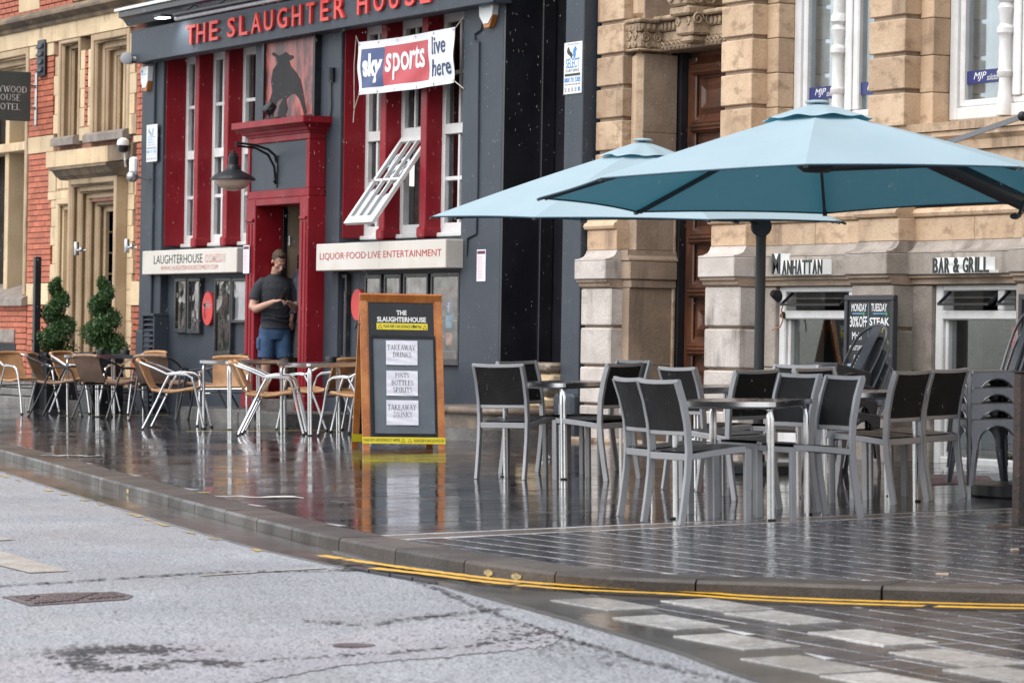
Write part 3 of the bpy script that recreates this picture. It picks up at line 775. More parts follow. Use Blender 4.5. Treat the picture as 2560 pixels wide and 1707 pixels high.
# basement area: grille, plinth, ledges
hb('basement_grille', M_LOUVRE, *[(-6.95 + k * .055, -6.925 + k * .055, -.01, .02, .16, .80) for k in range(17)], *[(-6.95, -6.02, .0, .03, .2 + k * .16, .225 + k * .16) for k in range(4)], b=0)
for a, b in ((-6.1, -5.3), (-4.0, -2.9)): hb('upper_window', M_HSTONE, (a, b, -.02, .3, 5.28, 6.5))
stp = thing('stone_steps', 'dark wet stone ledge of three shallow courses below the brick building', 'steps', (-4.5, -.6, 0))
for k, (y, z0, z1) in enumerate(((-.66, -.03, .10), (-.5, .105, .20), (-.36, .205, .28))):
    x = HX0
    while x < -1.56:
        x2 = min(x + random.uniform(.7, 1.3), -1.55)
        obj('step_stone', MB().box(x, x2 - .006, y, -.04, z0 if k else -.1, z1, .012), M_STEP, stp, None, 0); x = x2
# things fixed to the hotel
t = thing('vent_cover', 'dark grey louvred vent high on the sandstone band above the brickwork', 'vent', (-5.0, -.05, 4.45))
fr = obj('frame', MB().box(-5.24, -4.96, -.06, -.031, 4.36, 4.85, .01), M_LOUVRE, t)
for k in range(4): obj('louvre', MB().prism([(-.105, 4.42 + k * .105), (-.062, 4.42 + k * .105), (-.062, 4.49 + k * .105)], -5.20, -5.0, 'x'), M_LOUVRE, t)
M_STEEL = mat('brushed_steel', (.55, .55, .55), .28, (.45, .45, .46), 12, metal=1., fine=.05)
for px, py, nm in ((191, 622, 'left of'), (317, 615, 'right of')):
    p = at_y(px, py, -.30)
    t = thing('wall_light', f'steel tube wall light on the stone jamb {nm} the hotel doorway', 'wall light', p, 0, 'steel lights by the doorway')
    obj('lamp_tube', MB().lathe([(.03, -.085), (.033, -.08), (.033, .08), (.03, .085)], 14, p), M_STEEL, t)
    obj('bracket', MB().tube([(p.x + .03, p.y, p.z - .02), (p.x + .085, p.y + .1, p.z - .02)], .015, 8).ball((p.x + .09, p.y + .03, p.z - .01), .03, 6), M_STEEL, t)
p = at_y(308, 360, -.13)
t = thing('dome_camera', 'white dome camera on a stalk above the stone door hood', 'camera', p)
M_WPL = mat('white_plastic', (.72, .72, .70), .35, fine=.03)
obj('housing', MB().lathe([(.075, -.02), (.08, 0), (.07, .05), (.03, .075), (0, .08)], 16, p), M_WPL, t); obj('lens_dome', MB().lathe([(0, -.11), (.05, -.1), (.065, -.06), (.065, -.021)], 16, p), M_BLACK, t)
obj('stalk', MB().tube([p + Vector((-.02, .03, -.1)), p + Vector((-.02, .04, -.25)), p + Vector((.02, .03, -.28)), p + Vector((.06, .0, -.2))], .012, 6), M_WPL, t)
p = at_y(334, 411, -.36)
tag(obj('sensor_box', MB().box(p.x - .07, p.x + .07, p.y - .04, p.y + .04, p.z - .11, p.z + .09, .025), M_WPL), 'small white sensor box at the right end of the door hood', 'sensor')
p = at_y(331, 441, -.25)
t = thing('sensor_ball', 'round silver sensor on a short arm just below the small white box', 'sensor', p)
obj('ball', MB().ball(p, .075, 8), M_STEEL, t); obj('arm', MB().tube([p, p + Vector((.05, .2, -.03))], .02, 8), M_STEEL, t)
# projecting sign
sp = at_y(0, 0, 0); SY0 = -1.05
a, b = at_y(-70, 180, SY0), at_y(78, 181, SY0); c = at_y(77, 306, SY0)
sgn = thing('projecting_sign', 'dark grey hanging hotel sign with thin white serif capitals on steel brackets', 'sign', (b.x, -.6, c.z))
M_SIGN = mat('sign_grey', (.055, .065, .062), .45, (.045, .055, .052), 4, fine=.05)
# the board stands out from the wall, square to it, so it is seen almost face on
def at_x(px, py, x):
    r = ray(px, py); return CAM + r * ((x - CAM.x) / r.x)
BX = -5.33
q0, q1 = at_x(78, 181, BX), at_x(78, 304, BX); L_ = at_x(-75, 180, BX)
obj('board', MB().box(BX - .05, BX, L_.y, q0.y, q1.z, q0.z, .006), M_SIGN, sgn)
M_WTXT = mat('white_lettering', (.72, .72, .70), .5, fine=.02)
lt = MB()
for s, pxa, pxb, pya, pyb in (('HOLLYWOOD', -58, 68, 211, 227), ('HOUSE', -15, 51, 234, 249.5), ('HOTEL', -15, 51, 257, 272.5)):
    A, B, C_ = at_x(pxa, pyb, BX + .004), at_x(pxb, pyb, BX + .004), at_x(pxa, pya, BX + .004)
    v, f, wd = serif2d(s)
    lay(lt, (v, f), A, (0, B.y - A.y, 0), (0, 0, C_.z - A.z))
obj('lettering', lt, M_WTXT, sgn, smooth=0)
for py in (216, 270):
    A = at_x(78, py, BX - .02)
    obj('bracket_arm', MB().tube([(BX - .025, A.y - .02, A.z), (BX - .025, -.02, A.z)], .03, 10), M_STEEL, sgn)
obj('wall_plate', MB().box(BX - .06, BX + .01, -.03, -.014, 3.72, 4.42, .004), M_STEEL, sgn)
# black square post in front of the hotel
p = at_y(88, 1000, -1.0); pt = at_y(94, 642, p.y)
tag(obj('sign_post', MB().box(p.x - .04, p.x + .04, p.y - .04, p.y + .04, gz(p.x, p.y) - .05, pt.z, .006), M_BLACK, world=True), 'slim black square post standing before the brick wall', 'post')
# ------------------------------------------------------------------ pub: slate blue piers, red window bays, door surround
M_BLUE = mat('slate_blue_paint', (.030, .038, .051), .55, (.036, .045, .058), 1.5, bump=.18, bscale=45, fine=.12, streak=(.024, .03, .04), samt=.5, sscale=4)
M_RED = mat('gloss_red_paint', (.235, .008, .015), .42, (.20, .006, .012), 2, bump=.08, bscale=30, fine=.1, coat=.06, spec=.28, rough2=.55)
M_WHITE = mat('white_frame_paint', (.66, .65, .64), .4, (.58, .57, .55), 5, bump=.05, bscale=40, fine=.05)
M_GLASS = glass_mat('window_glass', (.75, .78, .8), 1.6, .01, .25)
M_CURT = mat('brown_curtain', (.10, .055, .05), .8, (.05, .03, .03), 9, fine=.2)
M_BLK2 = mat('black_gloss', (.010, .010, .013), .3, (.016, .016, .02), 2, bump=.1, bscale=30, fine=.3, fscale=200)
M_CREAM = mat('cream_lightbox', (.60, .565, .52), .4, (.55, .51, .45), 2, fine=.03, streak=(.55, .47, .34), samt=.35, sscale=5)
M_BEIGE = mat('beige_plaster', (.42, .35, .24), .7, (.36, .29, .2), 2)
pub = thing('pub_building', 'slate blue pub front with gloss red window bays and a red door surround', 'pub', (3.3, 0, 0))
def pb(name, m, *boxes, b=.008, parent=None, smooth=0, label=None):
    mb = MB()
    for q in boxes: mb.box(*q, b)
    return obj(name, mb, m, parent or pub, None, smooth, label)
PTOP = 9.0
pb('pier', M_BLUE, (-1.48, -.875, 0, .6, -.2, 5.1)); pb('pier', M_BLUE, (-1.485, -1.09, -.035, .1, .98, 4.30)); pb('pier_base', M_BLUE, (-1.487, -1.0, -.075, .1, -.2, .99), b=.02)
pb('pier', M_BLUE, (1.95, 2.23, 0, .6, -.2, 5.1)); pb('pier', M_BLUE, (3.94, 4.30, 0, .6, -.2, 5.1)); pb('door_bay_wall', M_BLUE, (2.232, 3.938, .0, .6, 2.56, 5.1))
pb('pier', M_BLUE, (7.262, 8.14, 0, .6, -.2, 5.1))
pb('pillar', M_BLUE, (9.66, 10.02, -.12, .5, .42, 5.1)); pb('pillar_base', M_BLUE, (9.64, 10.03, -.19, .5, -.2, .44), b=.03)
pb('upper_wall', M_WHITE, (-1.48, 10.03, .02, .6, 5.11, PTOP), b=0)
# lower poster walls, and a rib between sign box and windows
pb('wall_panel', M_BLUE, (-.873, 1.948, .10, .6, -.2, 1.99), b=.004); pb('wall_panel', M_BLUE, (4.302, 7.26, .10, .6, -.2, 1.99), b=.004)
# black recessed doorway at the near end
pb('recess', M_BLK2, (8.142, 8.18, .004, 1.2, -.2, 5.1), (8.18, 9.655, .56, .62, -.2, 5.1), (9.66, 10.02, .501, .6, -.2, 5.1), b=0)
pb('recess_plinth', M_BLUE, (8.181, 8.20, -.0, .558, -.2, .52), (8.2, 9.62, .53, .559, -.2, .50), b=.006)
pb('recess_frame', M_BLK2, (8.185, 8.235, .40, .555, .52, 5.0), (8.6, 8.66, .50, .556, .52, 5.0), (9.2, 9.26, .5, .556, .52, 5.0))
pb('fascia_soffit', M_BLUE, (-1.44, 8.3, -.17, .3, 4.50, 4.58), b=0)
# window bays
def tall_window(x0, x1, open_low=False, y=.30):
    z0, zm, z1 = 2.06, 3.13, 4.36
    wd = obj('window', MB().box(x0, x0 + .075, y, y + .08, z0, z1, .006).box(x1 - .075, x1, y, y + .08, z0, z1, .006).box(x0 + .076, x1 - .076, y, y + .08, z1 - .09, z1, .006)
             .box(x0 + .076, x1 - .076, y, y + .08, z0, z0 + .1, .006).box(x0 + .076, x1 - .076, y - .012, y + .08, zm - .04, zm + .07, .006)
             .box(x0, x1, y - .05, y + .1, z0 - .05, z0 - .001, .01).box(x0 - .01, x1 + .01, y - .02, y + .1, z1 + .002, z1 + .075, .012), M_WHITE, pub, None, 0)
    for a, b in ((zm + .07, z1 - .09),) + (() if open_low else ((z0 + .1, zm - .04),)):
        wdt = (x1 - x0 - .15) / 3
        for k in (1, 2): obj('glazing_bar', MB().box(x0 + .075 + wdt * k - .02, x0 + .075 + wdt * k + .02, y + .012, y + .05, a + .001, b - .001, .006), M_WHITE, wd, None, 0)
        obj('glazing_bar', MB().box(x0 + .076, x1 - .076, y + .014, y + .048, (a + b) / 2 - .022, (a + b) / 2 + .022, .006), M_WHITE, wd, None, 0)
        obj('pane', MB().box(x0 + .075, x1 - .075, y + .052, y + .056, a, b), M_GLASS, wd, None, 0)
    cu = MB().grid(lambda u, v: (x0 + .02 + u * (x1 - x0 - .04) * .45, y + .16 + .025 * math.sin(u * 26), 2.05 + v * 2.3), 26, 1)
    obj('curtain', cu, M_CURT, wd)
    return wd
bays = [(-.87, -.14), (-.02, .77), (.89, 1.94)], [(4.31, 5.07), (5.21, 6.06), (6.20, 7.255)]
WOPEN = None
for bi, bay in enumerate(bays):
    pb('window_reveal', M_RED, (bay[0][0] - .004, bay[0][0] + .012, .04, .30, 2.03, 4.42), b=.003)
    for k, (a, b) in enumerate(bay):
        wd = tall_window(a, b, bi == 1 and k == 1)
        if bi == 1 and k == 1: WOPEN = wd
        if k < 2:
            c = bay[k + 1][0]
            pb('pilaster', M_RED, (b, c, .115, .38, 2.03, 4.46)); pb('pilaster_base', M_RED, (b - .015, c + .015, .085, .379, 2.0, 2.12), b=.02)
            pb('pilaster_cap', M_RED, (b - .012, c + .012, .095, .379, 4.36, 4.44), b=.02)
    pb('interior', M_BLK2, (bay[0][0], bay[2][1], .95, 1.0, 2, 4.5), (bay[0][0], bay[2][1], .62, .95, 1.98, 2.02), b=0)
    pb('bay_head', M_BLUE, (bay[0][0] - .003, bay[2][1] + .003, .02, .6, 4.445, 5.1), b=.004)
# the open sash, hung at its head and pushed out at the foot
sh = obj('open_sash', MB(), M_WHITE, WOPEN)
top, foot = Vector((5.285, .27, 3.10)), Vector((5.285, -.40, 2.16)); dn = foot - top; dn_ = dn.normalized(); W_ = .70
nrm = Vector((1, 0, 0)).cross(dn_); 
def sashbox(mb, u0, u1, v0, v1, th=.04):
    vs = [top + Vector((u, 0, 0)) + dn_ * v + nrm * t for t in (0, th) for v in (v0, v1) for u in (u0, u1)]
    return mb.add(vs, [(0, 2, 3, 1), (4, 5, 7, 6), (0, 1, 5, 4), (2, 6, 7, 3), (0, 4, 6, 2), (1, 3, 7, 5)])
LL = dn.length; mb = MB()
for q in ((0, .06, 0, LL), (W_ - .06, W_, 0, LL), (.061, W_ - .061, 0, .06), (.061, W_ - .061, LL - .09, LL)): sashbox(mb, *q)
bpy.data.objects.remove(sh); sh = obj('open_sash', mb, M_WHITE, WOPEN, None, 0)
sh.location = -wpos(WOPEN)
mb = MB()
for k in (1, 2): sashbox(mb, .06 + (W_ - .12) / 3 * k - .014, .06 + (W_ - .12) / 3 * k + .014, .06, LL - .09, .03)
sashbox(mb, .06, W_ - .06, LL * .5 - .014, LL * .5 + .014, .028)
M_SKYGL = mat('wet_sash_glass', (.05, .06, .065), .03, (.12, .13, .13), 6, fine=0, spec=1., metal=0.)
sashbox(MB(), 0, 1, 0, 1)
pane = MB(); vs = [top + Vector((u, 0, 0)) + dn_ * v + nrm * .018 for v in (.05, LL - .08) for u in (.05, W_ - .05)]; pane.add(vs, [(0, 1, 3, 2)])
for n_, m_, g_ in (('sash_bars', M_WHITE, mb), ('sash_pane', glass_mat('open_pane', (.75, .78, .8), 4.5, .01, .6), pane)):
    o = obj(n_, g_, m_, pub, None, 0)
pb('window_stay', M_STEEL, (5.32, 5.33, -.1, .30, 2.62, 2.64), b=0)
# door surround
pb('surround_column', M_RED, (2.235, 2.49, -.21, .14, .36, 2.50)); pb('surround_column', M_RED, (3.72, 3.945, -.21, .14, .36, 2.50))
for a, b in ((2.215, 2.51), (3.70, 3.965)):
    pb('column_base', M_RED, (a, b, -.235, .141, .12, .30), (a + .008, b - .008, -.225, .1405, .302, .33), (a + .012, b - .012, -.219, .1402, .332, .358), b=.012)
    for k in range(2): pb('reeding', M_RED, (a + .075 + k * .09, a + .115 + k * .09, -.222, -.2, .36, 2.22), b=.006)
    pb('column_cap', M_RED, (a + .05, b - .05, -.235, -.2, 2.24, 2.28), b=.008)
pb('lintel', M_RED, (2.49, 3.72, -.208, .13, 2.42, 2.50)); pb('frieze_frame', M_RED, (2.236, 3.944, -.205, -.005, 2.501, 2.59), (2.236, 3.944, -.205, -.005, 3.13, 3.2), (2.236, 2.30, -.205, -.005, 2.591, 3.129), (3.86, 3.944, -.205, -.005, 2.591, 3.129), b=.006)
pb('frieze_panel', M_BLUE, (2.30, 3.86, -.185, -.004, 2.59, 3.13), b=.004)
prof = [(0, 3.2), (-.215, 3.2), (-.225, 3.225), (-.25, 3.23), (-.27, 3.26), (-.30, 3.27), (-.335, 3.30), (-.35, 3.305), (-.35, 3.375), (0, 3.385)]
cor = MB()
for lvl in range(len(prof) - 1): pass
ov = lambda y: max(0., -y - .205)
P0 = [[(2.236 - ov(y), y, z), (3.944 + ov(y), y, z)] for y, z in prof]
vs, fs = [], []
for y, z in prof: e = ov(y); vs += [(2.236 - e, 0, z), (2.236 - e, y, z), (3.944 + e, y, z), (3.944 + e, 0, z)]
for i in range(len(prof) - 1):
    for k in range(3): fs.append((4 * i + k, 4 * i + k + 1, 4 * i + 4 + k + 1, 4 * i + 4 + k))
fs.append(tuple(4 * (len(prof) - 1) + k for k in range(4)))
obj('cornice', cor.add(vs, fs), M_RED, pub, None, 25)
# lobby inside the door
pb('lobby', M_BEIGE, (2.30, 2.472, .205, 2.0, .1, 2.6), b=0); pb('lobby', M_BLK2, (2.3, 3.9, 2.0, 2.05, .1, 2.6), (3.85, 3.9, .6, 2.0, .1, 2.6), (2.3, 3.9, .6, 2.0, 2.6, 2.65), (2.3, 3.9, .602, 2.0, .0, .232), b=0)
pb('door_sill', M_STEP, (2.49, 3.72, -.12, .6, .05, .233), b=.015); pb('door_edge', M_BLK2, (2.44, 2.486, .141, .204, .11, 2.41)); pb('notice_panel', M_BLK2, (2.473, 2.484, .33, .62, .1, 1.88)); pb('door_handle', M_WPL, (2.473, 2.50, .215, .235, 1.98, 2.1))
# front steps
stp2 = thing('door_step', 'dark stone step across the foot of the red pub doorway', 'step', (3.3, -.5, 0))
for a, b in ((1.92, 2.75), (2.76, 3.6), (3.61, 4.75)): obj('step_stone', MB().box(a, b - .006, -.86, -.02, -.1, .125, .02), M_STEP, stp2, None, 0)
stp3 = thing('rounded_steps', 'worn rounded stone steps at the black doorway behind the grey chairs', 'steps', (8.8, -.4, 0))
def halfstep(x0, x1, yf, z0, z1, nose, m, name='step_stone', n=1):
    r = .28
    L = [(x0, -.0)] + [(x0 + r - r * math.cos(a), yf + r - r * math.sin(a)) for a in [math.pi / 2 * k / 6 for k in range(7)]] + [(x1 - r + r * math.sin(a), yf + r - r * math.cos(a)) for a in [math.pi / 2 * k / 6 for k in range(7)]] + [(x1, 0.)]
    mb = MB().prism(L, z0, z1 - nose, 'z') if nose else MB().prism(L, z0, z1, 'z')
    if nose:
        c = ((x0 + x1) / 2, 0)
        rows = []
        for k in range(7):
            a = -math.pi / 2 + math.pi * k / 6; e = .03 + .03 * math.cos(a); zz = z1 - nose / 2 + nose / 2 * math.sin(a)
            rows.append([(p[0] + (e if p[0] > c[0] + .3 else (-e if p[0] < c[0] - .3 else 0)), p[1] - (e if p[1] < -.05 else 0), zz) for p in L])
        q = len(L); mb.add([p for r_ in rows for p in r_], [(i * q + k, i * q + k + 1, (i + 1) * q + k + 1, (i + 1) * q + k) for i in range(6) for k in range(q - 1)] + [tuple(6 * q + k for k in range(q))])
    return obj(name, mb, m, stp3)
halfstep(7.75, 9.75, -1.0, -.1, .085, 0, M_STEP)
M_SSTEP = mat('worn_brown_step', (.20, .15, .11), .35, (.11, .085, .065), 5, bump=.4, bscale=25, fine=.2)
halfstep(7.86, 9.62, -.80, .085, .29, .075, M_SSTEP)
for k, (a, b, y, z0, z1) in enumerate(((9.05, 9.62, -.30, .29, .40), (9.02, 9.63, -.26, .40, .52), (9.10, 9.62, -.2, .52, .63), (9.05, 9.63, -.24, .63, .73))):
    obj('broken_step', MB().box(a, b, y, .1, z0 + .001, z1, .03), M_SSTEP if k % 2 else M_HSTONE, stp3, None, 40)
# fascia sign
fas = thing('pub_name_sign', 'long slate blue fascia with raised red capitals reading THE SLAUGHTER HOUSE', 'sign', (3.3, -.2, 4.3))
obj('fascia_board', MB().box(-1.44, 8.3, -.21, -.171, 4.295, 4.70, .006).box(-1.439, 8.3, -.17, -.0, 4.297, 4.33, 0), M_BLUE, fas, None, 0)
obj('cornice', MB().prism([(-.0, 4.76), (-.24, 4.76), (-.30, 4.84), (-.36, 4.86), (-.36, 4.93), (0, 4.93)], -1.50, 8.35, 'x'), M_BLK2, fas, None, 20)
obj('lead_flashing', MB().prism([(.02, 4.95), (-.40, 4.932), (-.40, 4.965), (-.2, 5.02), (.02, 5.03)], -1.55, 8.36, 'x'), M_WHITE, fas, None, 20)
M_RLET = mat('red_letter', (.62, .045, .035), .4, fine=.05)
boxes = [('T', 'Z1', 1140, 1198), ('H', 'Z1', 1205, 1258), ('E', 'Z1', 1283, 1335), ('S', 'Z1', 1393, 1440), ('L', 'Z1', 1466, 1516), ('A', 'Z3', 168, 226), ('U', 'Z3', 246, 300), ('G', 'Z3', 327, 388), ('H', 'Z3', 417, 472), ('T', 'Z3', 503, 553), ('E', 'Z3', 590, 640), ('R', 'Z3', 674, 735),
         ('H', 'Z3', 815, 878), ('O', 'Z3', 915, 978), ('U', 'Z3', 1010, 1068), ('S', 'Z3', 1108, 1166), ('E', 'Z3', 1200, 1262)]
for ch, v, a, b in boxes:
    o_ = 0 if v == 'Z1' else 560
    z_ = 200 if v == 'Z1' else 120
    xa, xb = at_y(o_ + a * .4082, z_ * .4082, -.24).x, at_y(o_ + b * .4082, z_ * .4082, -.24).x
    mb = MB(); text(mb, ch, xa, xb, 4.395, 4.625, -.215, .012, .03)
    l = obj('letter', mb, M_RLET, fas, None, 0)
# strip lights and floodlight above the fascia
t = thing('strip_light', 'long black strip light on brackets above the fascia letters', 'light', (2, -.45, 4.78))
p0, p1 = at_y(440, 48, -.5), at_y(760, -50, -.5)
obj('tube', MB().tube([p0, (p1.x, -.5, p0.z)], .028, 8), M_STEEL, t); obj('housing', MB().box(p0.x, p1.x, -.55, -.45, p0.z + .032, p0.z + .06, .006), M_BLACK, t)
for k in range(4): x = p0.x + .2 + k * 1.0; obj('bracket', MB().tube([(x, -.5, p0.z + .05), (x, -.35, p0.z + .16), (x, -.3, p0.z + .14)], .008, 6), M_BLACK, t)
p = at_y(401, 46, -.45)
t = thing('floodlight', 'small lit floodlight over the left end of the fascia', 'light', p)
M_LED = mat('floodlight_led', (.8, .9, .9), .4, fine=0, emit=3.)
obj('housing', MB().box(p.x - .13, p.x + .13, -.50, -.34, p.z + .01, p.z + .04, .01), M_BLACK, t); obj('led_panel', MB().box(p.x - .10, p.x + .10, -.48, -.36, p.z - .004, p.z + .009), M_LED, t)
ld = bpy.data.lights.new('floodlight_beam', 'SPOT'); ld.energy = 14; ld.color = (.9, 1., 1.); ld.spot_size = R(110); ld.spot_blend = .8; ld.shadow_soft_size = .08
lo_ = bpy.data.objects.new('floodlight_beam', ld); COL.objects.link(lo_); lo_.location = (p.x + .12, -.46, p.z - .02); lo_.rotation_euler = Vector((-.1, -1, 1.2)).to_track_quat('Z', 'Y').to_euler()
# ------------------------------------------------------------------ sandstone office building at the near end
M_SAND = mat('buff_sandstone', (.53, .385, .255), .72, (.44, .30, .19), 1.6, bump=.22, bscale=55, rvar=.16, streak=(.17, .11, .07), samt=.85, sscale=3.2, blotch=(.25, .165, .10), bl=(5., .5, .68, .75))
M_GRAN = mat('grey_granite', (.54, .48, .44), .6, (.44, .39, .35), 2.5, bump=.15, bscale=70, rvar=.10, fine=.3, fscale=130, streak=(.17, .14, .12), samt=.9, sscale=5, blotch=(.26, .22, .19), bl=(4., .54, .72, .6))
M_GRAN2 = mat('brown_granite', (.33, .285, .245), .6, (.25, .215, .18), 2.5, bump=.15, bscale=70, rvar=.10, fine=.3, fscale=130, streak=(.12, .10, .085), samt=.9, sscale=5, blotch=(.17, .14, .12), bl=(4., .5, .7, .7))
M_STAIN = mat('stained_stone', (.36, .265, .19), .7, (.25, .18, .125), 1.8, bump=.25, bscale=40, streak=(.07, .045, .03), samt=.8, sscale=3)
M_CARVE = mat('carved_stone', (.44, .32, .21), .75, (.28, .195, .125), 9, bump=.5, bscale=45, streak=(.08, .055, .035), samt=.8)
M_DOOR = mat('varnished_oak_door', (.10, .035, .016), .35, (.045, .018, .01), 3, bump=.15, bscale=30, fine=.2, streak=(.15, .055, .022), samt=.6, sscale=14, coat=.3)
M_NAVY = mat('navy_strip', (.02, .028, .13), .4, fine=.03)
M_BLIND = mat('vertical_blind', (.55, .55, .53), .7, (.45, .45, .44), 4, fine=.05)
M_UGLASS = glass_mat('office_glass', (.88, .92, .94), .45, .01, .0)
sto = thing('office_building', 'buff sandstone building with rusticated piers, tall white windows and a carved doorway', 'building', (14, 0, 0))
def sb(name, m, *boxes, b=.012, parent=None, smooth=0, label=None):
    mb = MB()
    for q in boxes: mb.box(*q, b)
    return obj(name, mb, m, parent or sto, None, smooth, label)
TOPZ = 9.0
JO = [2.105 + .305 * k for k in range(10)]
def profile_run(prof, x0, x1, m, name, ends=(0, 0)):
    return obj(name, MB().prism(prof, x0, x1, 'x'), m, sto, None, 30)
def pier(x0, x1, y=0., low=None):
    low = low or M_GRAN
    sb('pier_core', M_STAIN, (x0 + .03, x1 - .03, y + .032, .75, -.2, TOPZ), b=0)
    for a, b in zip(JO, JO[1:]): sb('ashlar_block', M_SAND, (x0, x1, y, y + .30, a + .036, b), b=.007)
    # moulded base: torus, block, cavetto, granite plinth band, fillet, rusticated granite courses
    e = lambda k: (x0 - k, x1 + k)
    tor = [(.1, 1.992), (-.062, 1.992), (-.09, 2.005), (-.10, 2.03), (-.09, 2.055), (-.06, 2.07), (-.055, 2.10), (.1, 2.104)]
    obj('base_moulding', MB().prism([(p[0] + y, p[1]) for p in tor], x0 - .035, x1 + .05, 'x'), M_SAND, sto, None, 30)
    sb('base_block', M_SAND, (x0 - .01, x1 + .055, y - .07, y + .3, 1.80, 1.990), b=.008)
    og = [(.2, 1.80), (-.07, 1.80), (-.078, 1.775), (-.10, 1.745), (-.15, 1.722), (-.195, 1.715), (-.2, 1.703), (.2, 1.703)]
    obj('cavetto', MB().prism([(p[0] + y, p[1]) for p in og], x0 - .012, x1 + .075, 'x'), low, sto, None, 30)
    sb('plinth_block', low, (x0 - .015, x1 + .08, y - .20, y + .3, 1.525, 1.70), b=.008)
    fi = [(.2, 1.523), (-.18, 1.523), (-.178, 1.50), (-.15, 1.497), (-.148, 1.462), (-.125, 1.445), (.2, 1.442)]
    obj('fillet', MB().prism([(p[0] + y, p[1]) for p in fi], x0 - .01, x1 + .07, 'x'), M_STAIN, sto, None, 0)
    sb('lower_core', M_STAIN, (x0 + .01, x1 + .04, y - .085, y + .3, -.2, 1.44), b=0)
    for a, b in ((1.092, 1.44), (.725, 1.068), (.36, .700), (-.2, .336)): sb('granite_block', low, (x0 - .01, x1 + .065, y - .125, y + .3, a, b), b=.012)
PIERS = [(10.07, 10.57), (12.35, 12.87), (14.72, 15.25), (17.02, 17.55)]
for a, b in PIERS: pier(a, b, 0., M_GRAN2 if a > 14 else M_GRAN)
